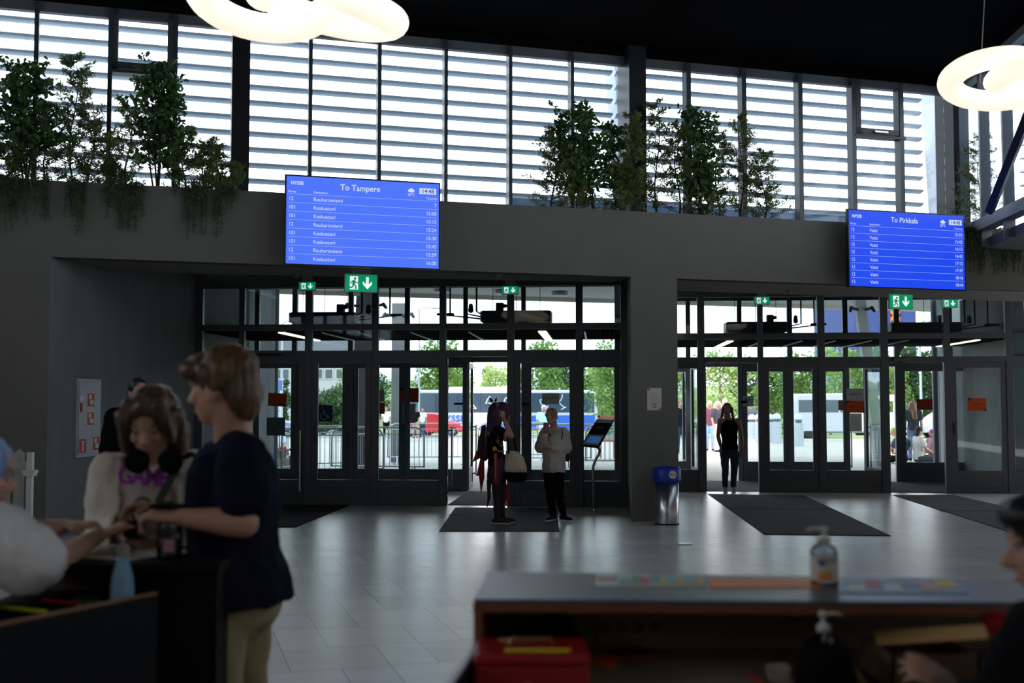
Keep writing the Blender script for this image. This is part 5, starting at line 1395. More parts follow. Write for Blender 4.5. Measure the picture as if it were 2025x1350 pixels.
def trail(px0, px1, bot, seed, label, dens=1.0):
    random.seed(seed)
    ua, ub = uzW(px0, 400, 0)[0], uzW(px1, 400, 0)[0]; zb = uzW((px0+px1)/2, bot, -0.05)[1]
    r = empty('trailing_plant', Wp((ua+ub)/2, 0.02, z_ledge), 0, label, 'trailing plant', 'trailing plants over the ledge')
    st = MB(MW); lf = MB(MW); n = max(4, int((ub-ua)/0.010*dens))
    for i in range(n):
        u = random.uniform(ua, ub); L = (z_ledge - zb)*random.choice((0.35,0.45,0.6,0.75,1.0)) * random.uniform(0.85,1.0)
        if i == 0: L = z_ledge - zb
        v = -0.03 - random.random()*0.05; ph = random.uniform(0,6)
        pts = [(u, 0.12, z_ledge+0.02), (u, 0.0, z_ledge+0.035)] + [(u+0.012*math.sin(ph+j*0.8), v, z_ledge+0.01-L*j/7) for j in range(8)]
        st.tube(pts, 0.0022, 3, caps=False)
        m = int(L/0.011)
        for j in range(m):
            t = j/m; p = Vector((u+0.012*math.sin(ph+t*7*0.8), v, z_ledge+0.02-L*t))
            d = Vector((random.uniform(-1,1), random.uniform(-0.6,0.2), random.uniform(-1.2,0.2))); lf.leaf(p, d, random.uniform(0.04,0.065)*(1.0-0.35*t), 0.014, rdir())
    for j in range(int(120*dens*(ub-ua)/0.3)):
        p = Vector((random.uniform(ua,ub), random.uniform(-0.05,0.2), z_ledge+random.uniform(0,0.09))); lf.leaf(p, rdir()+Vector((0,0,0.5)), 0.05, 0.012, rdir())
    st.build('stem', M_stem, r); lf.build('foliage', M_tr, r)
for a in ((-4,24,462,31,'trailing plant at the left edge of the ledge'),(24,56,458,32,'trailing plant second from the left edge, thin tips'),(60,78,428,33,'narrow trailing plant below the left oak leaf tree'),(84,100,442,34,'single long trailing strand below the left bushy tree'),(130,172,470,35,'long thick trailing plant below the tall pointed tree'),(203,228,436,36,'trailing plant left of the sparse bare stemmed tree'),(232,286,462,37,'wide trailing plant below the left casement window'),(345,349,391,38,'tiny trailing strand below the thin oak leaf tree'),(362,410,476,39,'longest thick trailing plant left of the To Tampere screen'),(422,442,472,40,'thin trailing plant with one long strand near the dark post'),(447,470,416,41,'short trailing plant at the foot of the left dark post'),(1905,1945,545,42,'trailing plant right of the To Pirkkala screen'),(1955,2012,546,43,'wide trailing plant near the right edge')):
    trail(*a)
# ================================================================ people
def skinmat(name, col):
    m = mat(name, col, 0.5, var=0.05, vscale=12); m.node_tree.nodes['Principled BSDF'].inputs['Subsurface Weight'].default_value = 0.0
    return m
M_skin = skinmat('skin_fair', (0.48,0.27,0.19)); M_skin2 = skinmat('skin_warm', (0.42,0.22,0.15))
def stand(p, face, H=1.7, w=1.0):
    """default joints of a standing figure: p = ground point, face = yaw of the look direction"""
    k = H/1.75; f = Vector((math.cos(face), math.sin(face), 0)); r = Vector((f.y, -f.x, 0)); u = Vector((0,0,1))
    def q(x, y, z): return Vector(p) + (r*x*w + f*y + u*z)*k
    J = dict(k=k, f=f, r=r, face=f.copy(), up=u.copy(), w=w)
    J.update(head=q(0,0.035,1.635), neck=q(0,-0.01,1.47), chest=q(0,-0.01,1.30), waist=q(0,0.0,1.10), pelvis=q(0,-0.01,0.96),
        shR=q(0.175,-0.01,1.43), shL=q(-0.175,-0.01,1.43), elR=q(0.22,-0.03,1.13), elL=q(-0.22,-0.03,1.13), wrR=q(0.23,0.06,0.88), wrL=q(-0.23,0.06,0.88),
        hipR=q(0.09,0,0.93), hipL=q(-0.09,0,0.93), knR=q(0.10,0.03,0.50), knL=q(-0.10,0.03,0.50), anR=q(0.10,-0.02,0.09), anL=q(-0.10,-0.02,0.09),
        toeR=f.copy(), toeL=f.copy(), q=q)
    return J
def hand(b, wr, d, pn, k=1.0, curl=0.5, side=1):
    """palm, four fingers and a thumb; d = pointing direction, pn = palm facing, side = thumb side sign"""
    d = d.normalized(); pn = (pn - d*pn.dot(d)).normalized(); s = d.cross(pn)*side
    pal = wr + d*0.05*k
    for o in (-0.028, -0.0095, 0.0095, 0.028):
        b.cap(wr + s*o*0.6*k + d*0.01*k, wr + s*o*k + d*0.085*k, 0.017*k, 0.0135*k, 8, 2)
    for i, (o, L) in enumerate(((0.031,0.068),(0.0105,0.078),(-0.0105,0.072),(-0.031,0.056))):
        base = wr + s*o*k + d*0.088*k; c = curl*(0.85+0.12*i)
        a1, a2, a3 = c*0.7, c*1.6, c*2.3
        p = base
        for a, l, r0, r1 in ((a1,0.42,0.0092,0.0086),(a2,0.32,0.0086,0.0079),(a3,0.26,0.0079,0.0070)):
            e = p + (d*math.cos(a) + pn*math.sin(a) + s*o*3.0)*L*l*k; b.cap(p, e, r0*k, r1*k, 8, 2); p = e
    p = wr + s*0.024*k + d*0.02*k; e = p + (s*0.75 + d*0.65 + pn*0.25).normalized()*0.042*k; b.cap(p, e, 0.0135*k, 0.0115*k, 8, 2)
    e2 = e + (s*0.25 + d*0.85 + pn*(0.2+curl*0.5)).normalized()*0.035*k; b.cap(e, e2, 0.011*k, 0.009*k, 8, 2)
def head_frame(J, hs=1.0):
    f = J['face'].normalized(); u = J['up']; u = (u - f*u.dot(f)).normalized(); r = f.cross(u)
    k = J['k']*hs; c = J['head']
    return Matrix(((r.x*k, f.x*k, u.x*k, c.x),(r.y*k, f.y*k, u.y*k, c.y),(r.z*k, f.z*k, u.z*k, c.z),(0,0,0,1)))
def wrinkle(o, amp, sc, st=(1,1,1)):
    me = o.data; n = [v.normal.copy() for v in me.vertices]
    for v, nn in zip(me.vertices, n):
        p = Vector((v.co.x*st[0], v.co.y*st[1], v.co.z*st[2]))*sc
        v.co += nn*amp*noise.noise(p)
    me.update()
def bodymesh(J, vox, skin, root, hs=1.0, curl=(0.5,0.5), hd=None, hp=None, legs=True, feet=True, arms=(True,True), name='body'):
    k = J['k']; b = MB()
    T = head_frame(J, hs)
    def H(*a): return T @ Vector(a)
    hk = k*hs
    R3 = T.to_3x3().normalized().to_4x4()
    def E(c, rad): b.ell(H(*c), tuple(x*hk for x in rad), R3, 20, 14)
    E((0,-0.012,0.025),(0.074,0.094,0.092)); E((0,0.016,-0.03),(0.061,0.072,0.082)); E((0,0.044,-0.078),(0.036,0.036,0.030)); E((0,0.02,0.035),(0.064,0.072,0.06))
    b.cap(H(0,0.086,0.008), H(0,0.106,-0.026), 0.008*hk, 0.013*hk, 10); E((0,0.097,-0.033),(0.017,0.012,0.009))
    E((0,0.078,0.022),(0.050,0.014,0.010)); E((0,0.080,-0.056),(0.024,0.011,0.0065)); E((0,0.078,-0.067),(0.021,0.011,0.0065))
    for s in (-1,1): E((s*0.036,0.062,-0.02),(0.022,0.022,0.024)); E((s*0.075,-0.008,-0.012),(0.008,0.02,0.032))
    b.cap(H(0,-0.02,-0.06), J['neck'], 0.054*k, 0.060*k, 16)
    b.cap(J['neck'], J['chest'].lerp(J['neck'],0.55), 0.060*k, 0.08*k, 16)
    f, r = J['f'], J['r']; w = J['w']
    def slab(c, a, d_, h): b.ell(c, (a*k*w, d_*k, h*k), Matrix(((r.x,f.x,0,0),(r.y,f.y,0,0),(0,0,1,0),(0,0,0,1))), 18, 12)
    slab(J['chest'], 0.150, 0.10, 0.17); slab(J['chest'].lerp(J['neck'],0.5), 0.165, 0.082, 0.085); slab(J['waist'], 0.125, 0.092, 0.16); slab(J['pelvis'], 0.155, 0.105, 0.13)
    for s in 'RL':
        if arms['RL'.index(s)]:
            sh, el, wr = J['sh'+s], J['el'+s], J['wr'+s]
            b.cap(J['neck'].lerp(sh,0.3)-Vector((0,0,0.02*k)), sh, 0.05*k, 0.058*k, 12); b.cap(sh, el, 0.052*k, 0.040*k, 14); b.cap(el, el.lerp(wr,0.3), 0.041*k, 0.042*k, 14); b.cap(el.lerp(wr,0.3), wr, 0.042*k, 0.026*k, 14)
            d = (hd or {}).get(s) or (wr-el); pn = (hp or {}).get(s) or f
            hand(b, wr, d, pn, k*1.02, curl['RL'.index(s)], 1 if s == 'R' else -1)
        if legs:
            hp_, kn, an = J['hip'+s], J['kn'+s], J['an'+s]
            b.cap(hp_, kn, 0.082*k, 0.054*k, 16); b.cap(kn, kn.lerp(an,0.3), 0.054*k, 0.056*k, 14); b.cap(kn.lerp(an,0.3), an, 0.056*k, 0.034*k, 14)
            if feet: b.cap(an-Vector((0,0,0.045*k)), an+J['toe'+s]*0.13*k-Vector((0,0,0.055*k)), 0.033*k, 0.028*k, 10)
    o = b.build(name, skin, root); remesh(o, vox, 2, 0.45)
    return o, T, H
def eyes(T, root, k, iris=(0.08,0.05,0.03)):
    for s in (-1,1):
        c = T @ Vector((s*0.031,0.0695,0.004)); b = MB(); b.ell(c, (0.0115*k,)*3, None, 12, 8); e = b.build('eye', mat('eye_white',(0.30,0.27,0.25),0.3), root, smooth=True)
        c2 = T @ Vector((s*0.031,0.0775,0.001)); b = MB(); b.ell(c2, (0.006*k,)*3, None, 10, 6); b.build('iris', mat('iris_%.2f'%iris[0], iris, 0.15), e, smooth=True)
        b = MB(); b.tube([T @ Vector((s*0.014,0.086,0.026)), T @ Vector((s*0.032,0.086,0.031)), T @ Vector((s*0.050,0.072,0.026))], [0.003*k,0.0035*k,0.002*k], 6); b.build('eyebrow', mat('brow_brown',(0.08,0.05,0.03),0.8), root)
    b = MB(); b.ell(T @ Vector((0,0.087,-0.0615)), (0.019*k,0.008*k,0.0075*k), T.to_3x3().normalized().to_4x4(), 12, 8); b.build('lips', mat('lips',(0.40,0.13,0.11),0.5), root, smooth=True)
def shirt(J, m, root, vox, th=0.014, sleeve=0.55, hem=0.0, name='tshirt', loose=1.0, wr=0.006, cuff=0.0, arms=(True,True), hemz=None, hemw=1.0):
    k = J['k']; f, r, w = J['f'], J['r'], J['w']; b = MB()
    B = Matrix(((r.x,f.x,0,0),(r.y,f.y,0,0),(0,0,1,0),(0,0,0,1)))
    yaw = math.atan2(r.y, r.x)
    def S(c, a, d_): return (c, (a*w*loose+th)*k, (d_*loose+th)*k, yaw)
    low = J['pelvis'] - Vector((0,0,(0.06+hem)*k)) 
    if hemz is not None: low = Vector((J['pelvis'].x, J['pelvis'].y, hemz))
    n0 = J['neck'] - Vector((0,0,0.012*k)); 
    secs = [S(low, 0.155*hemw, 0.115*hemw), S(low.lerp(J['waist'],0.5), 0.150*hemw, 0.112*hemw), S(J['waist'], 0.140, 0.108), S(J['waist'].lerp(J['chest'],0.55), 0.150, 0.112), S(J['chest'], 0.160, 0.115), S(J['chest'].lerp(n0,0.5), 0.172, 0.100), S(J['chest'].lerp(n0,0.80), 0.150, 0.080), S(n0, 0.075, 0.070)]
    b.loft(secs, 24)
    for i, s in enumerate('RL'):
        if not arms[i]: continue
        sh, el, wr_ = J['sh'+s], J['el'+s], J['wr'+s]
        b.cap(J['neck'].lerp(sh,0.35)-Vector((0,0,0.02*k)), sh, (0.052+th)*k, (0.060+th)*k, 14)
        if sleeve <= 1: b.cap(sh, sh.lerp(el, sleeve), (0.060+th)*k*loose, (0.056+th*1.6)*k*loose, 14, 2)
        else:
            b.cap(sh, el, (0.058+th)*k*loose, (0.050+th)*k*loose, 14); b.cap(el, el.lerp(wr_, sleeve-1), (0.050+th)*k*loose, (0.034+th)*k, 14, 2)
            if cuff: b.cap(el.lerp(wr_, sleeve-1.04), el.lerp(wr_, sleeve-0.98), (0.036+cuff)*k, (0.033+cuff)*k, 14, 2)
    o = b.build(name, m, root); remesh(o, vox, 3, 0.5); wrinkle(o, wr*1.6, 16, (1,1,0.55)); wrinkle(o, wr*0.7, 45, (1,1,0.6))
    return o
def trousers(J, m, root, vox, th=0.014, length=1.0, flare=0.0, name='trousers', top=0.06, wr=0.006):
    k = J['k']; b = MB(); f, r, w = J['f'], J['r'], J['w']; B = Matrix(((r.x,f.x,0,0),(r.y,f.y,0,0),(0,0,1,0),(0,0,0,1)))
    b.ell(J['pelvis']-Vector((0,0,0.0)), ((0.157*w+th)*k,(0.108+th)*k,(0.13)*k), B, 20, 12)
    for s in 'RL':
        h, kn, an = J['hip'+s], J['kn'+s], J['an'+s]
        b.cap(h, kn, (0.086+th)*k, (0.058+th)*k, 16); b.cap(kn, kn.lerp(an, length), (0.058+th)*k, (0.042+th+flare)*k, 16, 2)
    o = b.build(name, m, root); remesh(o, vox, 3, 0.5); wrinkle(o, wr*1.6, 18, (1,1,0.5))
    return o
def shoes(J, mu, ms, root, k=None):
    k = k or J['k']
    for s in 'RL':
        an, t = J['an'+s], J['toe'+s].normalized(); g = an.z - 0.085*k
        b = MB(); c = Vector((an.x, an.y, g)); 
        b.cap(c-t*0.05*k+Vector((0,0,0.055*k)), c+t*0.10*k+Vector((0,0,0.045*k)), 0.040*k, 0.034*k, 12); b.cap(c+t*0.08*k+Vector((0,0,0.042*k)), c+t*0.16*k+Vector((0,0,0.037*k)), 0.038*k, 0.030*k, 12)
        b.cap(c+Vector((0,0,0.05*k)), an+Vector((0,0,0.005)), 0.042*k, 0.044*k, 12)
        o = b.build('shoe', mu, root); remesh(o, 0.008*k if k > 0.5 else 0.006, 2)
        b = MB(); r_ = Vector((t.y,-t.x,0)); 
        out = [(-0.095,0.0),(-0.085,0.030),(-0.03,0.036),(0.05,0.040),(0.12,0.044),(0.17,0.034),(0.195,0.0)]
        pts = [(c+t*x*k+r_*y*k) for x,y in out] + [(c+t*x*k-r_*y*k) for x,y in out[-2:0:-1]]
        b.prism([(p.x,p.y) for p in pts], g, g+0.024*k); b.build('sole', ms, o, bevel=0.004)
def hairmesh(T, caps, m, root, vox=0.008, amp=0.006, sc=40, name='hair', st=(1.6,1.6,0.25)):
    b = MB(); R3 = T.to_3x3().normalized().to_4x4(); k = T.to_3x3().col[0].length
    for c in caps:
        if c[0] == 'e': b.ell(T @ Vector(c[1]), tuple(x*k for x in c[2]), R3, 18, 12)
        else: b.cap(T @ Vector(c[1]), T @ Vector(c[2]), c[3]*k, c[4]*k, 12)
    o = b.build(name, m, root); remesh(o, vox*max(k,0.6), 2, 0.5); wrinkle(o, amp, sc, st); return o
def fig(label, p, cat='person'):
    return empty('person', p, 0, label, cat)
def hairmat(n, c): return mat(n, c, 0.45, var=0.45, vscale=30, stretch=(1.5,1.5,0.15))
M_blk = mat('cloth_black', (0.005,0.005,0.006), 0.9, spec=0.05); M_navy = mat('cloth_navy', (0.008,0.009,0.020), 0.9, spec=0.05)
M_khaki = mat('cloth_khaki', (0.28,0.21,0.11), 0.85, var=0.1, vscale=12); M_jean = mat('cloth_jeans', (0.02,0.035,0.07), 0.85, var=0.2, vscale=14)
M_sole = mat('shoe_sole', (0.65,0.62,0.58), 0.6)

# ---- man in navy t-shirt at the counter (faces left)
Ym = 3.62
g0 = Vector((atY(475,800,Ym).x, Ym, 0))
J = stand(g0, R(168), 1.80, 1.04)
J['head'] = atY(437,768,Ym-0.02); J['neck'] = atY(462,868,Ym); J['face'] = Vector((-1,0.28,-0.10)).normalized(); J['up'] = Vector((-0.10,0,1))
J['chest'] = atY(462,985,Ym); J['waist'] = atY(463,1085,Ym); J['pelvis'] = atY(476,1180,Ym)
J['hipR'] += Vector((-0.03,0,0)); J['hipL'] += Vector((-0.03,0,0))
J['shL'] = atY(478,905,Ym-0.16); J['elL'] = atY(484,1035,Ym-0.22); J['wrL'] = atY(358,1022,Ym-0.24)
J['shR'] = atY(452,912,Ym+0.17); J['elR'] = atY(420,1040,Ym+0.26); J['wrR'] = atY(325,1005,Ym+0.10)
man = fig('man in a navy t-shirt and khaki trousers standing at the left counter', g0)
bo, T, Hh = bodymesh(J, 0.006, M_skin2, man, 1.02, (0.8,0.8), hd={'L':Vector((-1,0.15,0.1)),'R':Vector((-1,-0.3,0.1))}, hp={'L':Vector((0,0.2,-1)),'R':Vector((0,-0.3,-1))})
eyes(T, man, J['k'])
shirt(J, M_navy, man, 0.011, 0.016, 0.60, hemz=0.985, hemw=1.16, loose=1.04, wr=0.006)
trousers(J, M_khaki, man, 0.012, 0.015, 0.97, 0.03)
shoes(J, M_blk, M_sole, man)
hairmesh(T, [('e',(0,-0.022,0.045),(0.088,0.108,0.090)),('e',(0,0.042,0.078),(0.070,0.056,0.040)),('e',(0,-0.075,-0.01),(0.074,0.055,0.085)),('e',(0.045,0.055,0.062),(0.035,0.05,0.035)),('e',(-0.045,0.055,0.062),(0.035,0.05,0.035)),
    ('c',(-0.076,0.01,0.05),(-0.078,-0.02,0.0),0.022,0.014),('c',(0.076,0.01,0.05),(0.078,-0.02,0.0),0.022,0.014),('c',(0.03,0.07,0.085),(0.06,0.075,0.03),0.020,0.010),('e',(0,-0.085,-0.07),(0.055,0.03,0.035))], hairmat('hair_light_brown',(0.085,0.042,0.018)), man, 0.008, 0.010, 38)
# ---- teen with headphones, cream cardigan and printed shirt
Yt = 4.02
g0 = Vector((atY(303,800,Yt).x, Yt, 0))
J = stand(g0, R(-78), 1.66, 1.0)
J['head'] = atY(300,838,Yt-0.04); J['neck'] = atY(303,918,Yt+0.02); J['face'] = Vector((0.02,-1,-0.42)).normalized(); J['up'] = Vector((0,-0.3,1))
J['shR'] = atY(222,935,Yt); J['elR'] = atY(205,1045,Yt-0.05); J['wrR'] = atY(262,1068,Yt-0.34)
J['shL'] = atY(382,935,Yt); J['elL'] = atY(390,1040,Yt-0.02); J['wrL'] = atY(312,1072,Yt-0.32)
teen = fig('teen with brown hair, headphones round the neck and a cream cardigan at the left counter', g0)
bo, T, Hh = bodymesh(J, 0.006, M_skin, teen, 1.08, (0.6,0.5), hd={'R':Vector((0.7,-0.6,-0.05)),'L':Vector((-0.9,-0.25,-0.05))}, hp={'R':Vector((0,0,-1)),'L':Vector((0,0,-1))})
eyes(T, teen, J['k']*1.08)
sh_ = shirt(J, mat('shirt_print_base',(0.50,0.42,0.36),0.85,var=0.15,vscale=6), teen, 0.011, 0.012, 0.4, hem=0.02)
cd = shirt(J, mat('cardigan_cream',(0.62,0.54,0.46),0.9,bump=0.4,bscale=90), teen, 0.011, 0.024, 1.80, hem=0.04, name='cardigan', wr=0.009, cuff=0.012)
# open the cardigan at the front
bm = bmesh.new(); bm.from_mesh(cd.data); fc = J['f']
kill = []
for fa in bm.faces:
    c = fa.calc_center_median(); dl = c - J['chest']
    if abs(dl.dot(J['r'])) < 0.105*J['k'] - 0.0*dl.z and dl.dot(fc) > 0.02 and c.z > 0.85: kill.append(fa)
bmesh.ops.delete(bm, geom=kill, context='FACES'); bm.to_mesh(cd.data); bm.free()
md = cd.modifiers.new('thick','SOLIDIFY'); md.thickness = 0.006
trousers(J, M_jean, teen, 0.014); shoes(J, M_blk, M_sole, teen)
hairmesh(T, [('e',(0,-0.025,0.035),(0.094,0.108,0.095)),('e',(0,-0.07,-0.05),(0.090,0.060,0.12)),('c',(-0.085,0.01,0.03),(-0.088,0.0,-0.14),0.036,0.026),('c',(0.085,0.01,0.03),(0.092,0.0,-0.13),0.036,0.026),('c',(-0.05,0.06,0.09),(-0.082,0.065,-0.03),0.030,0.016),('c',(0.05,0.06,0.09),(0.082,0.06,-0.05),0.030,0.018),('c',(0.0,0.07,0.10),(0.05,0.085,0.065),0.024,0.014),('c',(0.0,0.07,0.10),(-0.05,0.085,0.065),0.024,0.014),('c',(-0.06,-0.07,-0.06),(-0.06,-0.06,-0.18),0.05,0.03),('c',(0.06,-0.07,-0.06),(0.06,-0.06,-0.18),0.05,0.03)], hairmat('hair_dark_brown',(0.07,0.035,0.018)), teen, 0.009, 0.008, 32)
# headphones round the neck
hp_ = empty('headphones', J['neck'], 0, 'black over-ear headphones hanging round the teen\'s neck', 'headphones')
b = MB(); a, c = atY(272,912,Yt-0.17), atY(338,912,Yt-0.16)
for p in (a, c):
    q = MB(); q.lathe([(0.012,-0.018),(0.036,-0.018),(0.042,-0.005),(0.042,0.012),(0.034,0.02),(0.01,0.02)], (0,0,0), 22, Matrix.Translation(p) @ Matrix.Rotation(R(80),4,'X')); q.build('ear_cup', M_blk, hp_, smooth=True)
b.tube([a, a+Vector((-0.05,0.08,0.02)), J['neck']+Vector((-0.06,0.06,0.03)), J['neck']+Vector((0,0.10,0.035)), J['neck']+Vector((0.07,0.06,0.03)), c+Vector((0.05,0.08,0.02)), c], 0.010, 8); b.build('headband', M_blk, hp_, smooth=True)
# camera strap and printed letters
b = MB(); pts = [atY(352,905,Yt-0.13), atY(342,940,Yt-0.165), atY(318,985,Yt-0.18), atY(292,1030,Yt-0.20), atY(268,1058,Yt-0.22)]
for i in range(len(pts)-1):
    p, q = pts[i], pts[i+1]; s = Vector((0.020,0,0.010)); o_ = Vector((0,-0.006,0))
    b.add([p-s+o_,p+s+o_,q+s+o_,q-s+o_,p-s,p+s,q+s,q-s],[(0,3,2,1),(4,5,6,7),(0,1,5,4),(1,2,6,5),(2,3,7,6),(3,0,4,7)])
tag(b.build('shoulder_strap', mat('strap_black',(0.02,0.02,0.015),0.7)), 'wide dark strap running across the teen\'s chest', 'strap')
M_pr = mat('print_purple',(0.30,0.03,0.32),0.7)
vs, fs = text_geo('GAME', 0.085, 'CENTER', 0.002, 0.003, 0.9)
cc = atY(283,958,Yt-0.155); b = MB(Matrix.Translation(cc) @ Matrix.Rotation(R(6),4,'Z') @ Matrix.Rotation(R(84),4,'X') @ Matrix.Scale(0.8,4,(1,0,0)) @ Matrix.Rotation(R(-4),4,'Z')); b.add(vs, fs); b.build('lettering', M_pr, sh_)
b = MB(); b.tube([atY(282,1010,Yt-0.165)+Vector((0.035*math.cos(t),-0.002,0.045*math.sin(t))) for t in [i*0.5 for i in range(14)]], 0.006, 5); b.build('printed_outline', mat('print_ink',(0.10,0.05,0.02),0.7), sh_)
# ---- dark figure by the recess wall
Yd = 9.5; g0 = Vector((atY(272,800,Yd).x, Yd, 0)); J = stand(g0, R(-60), 1.83, 1.0)
d_ = fig('person in black standing behind the teen by the grey recess wall', g0)
bo, T, Hh = bodymesh(J, 0.02, M_skin2, d_); shirt(J, M_blk, d_, 0.02, 0.02, 1.85, hem=0.05, name='jacket', loose=1.05); trousers(J, M_blk, d_, 0.02); shoes(J, M_blk, M_blk, d_)
hairmesh(T, [('e',(0,-0.015,0.035),(0.084,0.1,0.085)),('e',(0,-0.05,-0.02),(0.08,0.06,0.08))], mat('hair_black',(0.012,0.011,0.012),0.5), d_, 0.012)
# ---- person in white reaching in from the left
Yl = 3.25; g0 = Vector((atY(-70,800,Yl).x, Yl, 0)); J = stand(g0, R(15), 1.66, 1.0)
J['head'] = atY(-42,935,Yl+0.02); J['neck'] = atY(-62,1010,Yl); J['face'] = Vector((1,0.4,-0.25)).normalized()
J['chest'] = atY(-92,1110,Yl-0.04); J['waist'] = atY(-140,1225,Yl-0.08); J['pelvis'] = atY(-190,1320,Yl-0.1)
for n_ in ('hipR','hipL','knR','knL','anR','anL'): J[n_] += Vector((-0.20,-0.10,0))
J['shR'] = atY(-25,1068,Yl-0.12); J['elR'] = atY(92,1120,Yl-0.02); J['wrR'] = atY(196,1058,Yl+0.34)
J['shL'] = atY(-30,1050,Yl+0.16); J['elL'] = atY(20,1060,Yl+0.32); J['wrL'] = atY(128,1040,Yl+0.38)
lp = fig('person with light blue hair in a white t-shirt reaching over the left counter', g0)
bo, T, Hh = bodymesh(J, 0.006, M_skin, lp, 1.0, (0.6,0.9), hd={'R':Vector((0.9,0.5,0.35)),'L':Vector((1,0.1,0.05))}, hp={'R':Vector((0,0,-1)),'L':Vector((0.1,0,-1))}); eyes(T, lp, J['k'])
shirt(J, mat('cloth_white',(0.68,0.64,0.63),0.85), lp, 0.012, 0.022, 0.72, loose=1.18, wr=0.007); trousers(J, M_blk, lp, 0.015); shoes(J, M_blk, M_sole, lp)
hairmesh(T, [('e',(0,-0.02,0.035),(0.095,0.108,0.095)),('e',(0,-0.06,-0.03),(0.09,0.07,0.10)),('c',(0.08,0.03,0.03),(0.085,0.03,-0.10),0.03,0.02),('c',(-0.08,0.03,0.03),(-0.085,0.03,-0.10),0.03,0.02)], hairmat('hair_light_blue',(0.22,0.30,0.55)), lp, 0.010, 0.012, 34)
# ---- person at the right edge
Yr = 2.25; g0 = Vector((atY(2105,800,Yr).x, Yr, 0)); J = stand(g0, R(172), 1.66, 1.0)
J['head'] = atY(2092,1075,Yr); J['neck'] = atY(2105,1190,Yr); J['face'] = Vector((-1,0.25,-0.15)).normalized(); J['k'] = 0.86
J['chest'] = atY(2085,1370,Yr); J['waist'] = atY(2110,1560,Yr); J['pelvis'] = atY(2120,1700,Yr)
J['shL'] = atY(2075,1265,Yr-0.17); J['elL'] = atY(1995,1400,Yr-0.12); J['wrL'] = atY(1898,1385,Yr+0.10)
J['shR'] = atY(2075,1265,Yr+0.17); J['elR'] = atY(2000,1420,Yr+0.22); J['wrR'] = atY(1900,1400,Yr+0.2)
rp = fig('dark haired person in black cut by the right edge, a hand over the right counter', g0)
bo, T, Hh = bodymesh(J, 0.006, M_skin2, rp, 1.12, (0.5,0.5), hd={'L':Vector((-0.8,0.1,0.75)),'R':Vector((-1,0,0.1))}, hp={'L':Vector((0.3,0.2,-0.7)),'R':Vector((0,0,-1))}, legs=False); eyes(T, rp, J['k'])
shirt(J, M_blk, rp, 0.013, 0.02, 1.75, loose=1.15)
hairmesh(T, [('e',(0,-0.02,0.04),(0.090,0.112,0.092)),('e',(0,0.05,0.07),(0.075,0.055,0.04)),('e',(0,-0.07,-0.03),(0.085,0.06,0.09))], mat('hair_black',(0,0,0)), rp, 0.009, 0.008, 30)

# ---- cosplayer with a tote bag (faces right)
p0 = atz(990, 1036, 0); Yc = p0.y
def A(px, py, dy=0.0): return atY(px, py, Yc+dy)
J = stand(Vector((A(986,1000).x, Yc, 0)), R(-12), 1.62, 1.0)
J['head'] = A(994,816); J['neck'] = A(980,848,0.0); J['face'] = Vector((0.95,-0.15,-0.30)).normalized(); J['chest'] = A(978,880); J['waist'] = A(981,908); J['pelvis'] = A(984,932)
J['shR'] = A(985,858,-0.17); J['shL'] = A(985,856,0.16); J['elR'] = A(1008,862,-0.22); J['elR'] = A(1010,858,-0.24); J['wrR'] = A(995,828,-0.13)
J['elL'] = A(975,866,0.10); J['elL'] = A(1000,868,0.26); J['wrL'] = A(1004,832,0.12)
J['shR'] = A(984,850,-0.16); J['elR'] = A(1011,862,-0.20); J['wrR'] = A(995,826,-0.11)
J['hipR'] = A(982,938,-0.08); J['hipL'] = A(990,938,0.08); J['knR'] = A(983,985,-0.06); J['knL'] = A(992,985,0.06); J['anR'] = A(984,1024,-0.07); J['anL'] = A(993,1024,0.08)
J['anR'].z = J['anL'].z = 0.085; J['toeR'] = Vector((0.97,-0.2,0)).normalized(); J['toeL'] = Vector((0.98,-0.05,0)).normalized()
cp = fig('person in a dark purple hooded costume with red ribbons facing right at the open door', p0)
bo, T, Hh = bodymesh(J, 0.011, M_skin2, cp, 0.98, (0.9,0.9), hd={'R':Vector((-0.1,0.1,1)),'L':Vector((0,0,1))}, hp={'R':Vector((-0.3,0.8,0)),'L':Vector((-0.5,-0.8,0))})
eyes(T, cp, J['k'])
M_pur = mat('costume_purple',(0.035,0.010,0.035),0.6,var=0.2,vscale=8); M_rib = mat('costume_red',(0.28,0.012,0.012),0.6,var=0.15,vscale=6); M_gold = mat('costume_gold',(0.75,0.45,0.12),0.3,metal=0.9)
shirt(J, M_blk, cp, 0.012, 0.010, 0.30, name='bodice', wr=0.004); trousers(J, mat('costume_leggings',(0.02,0.01,0.018),0.6), cp, 0.012, 0.004)
shoes(J, mat('shoe_black',(0.015,0.014,0.014),0.6), mat('sole_cream',(0.55,0.48,0.38),0.6), cp)
hairmesh(T, [('e',(0,0.01,0.03),(0.092,0.102,0.092)),('e',(0.02,0.06,0.02),(0.065,0.05,0.075)),('c',(0.07,0.075,-0.02),(0.06,0.085,-0.09),0.018,0.010)], hairmat('hair_plum',(0.06,0.012,0.035)), cp, 0.010, 0.008, 40)
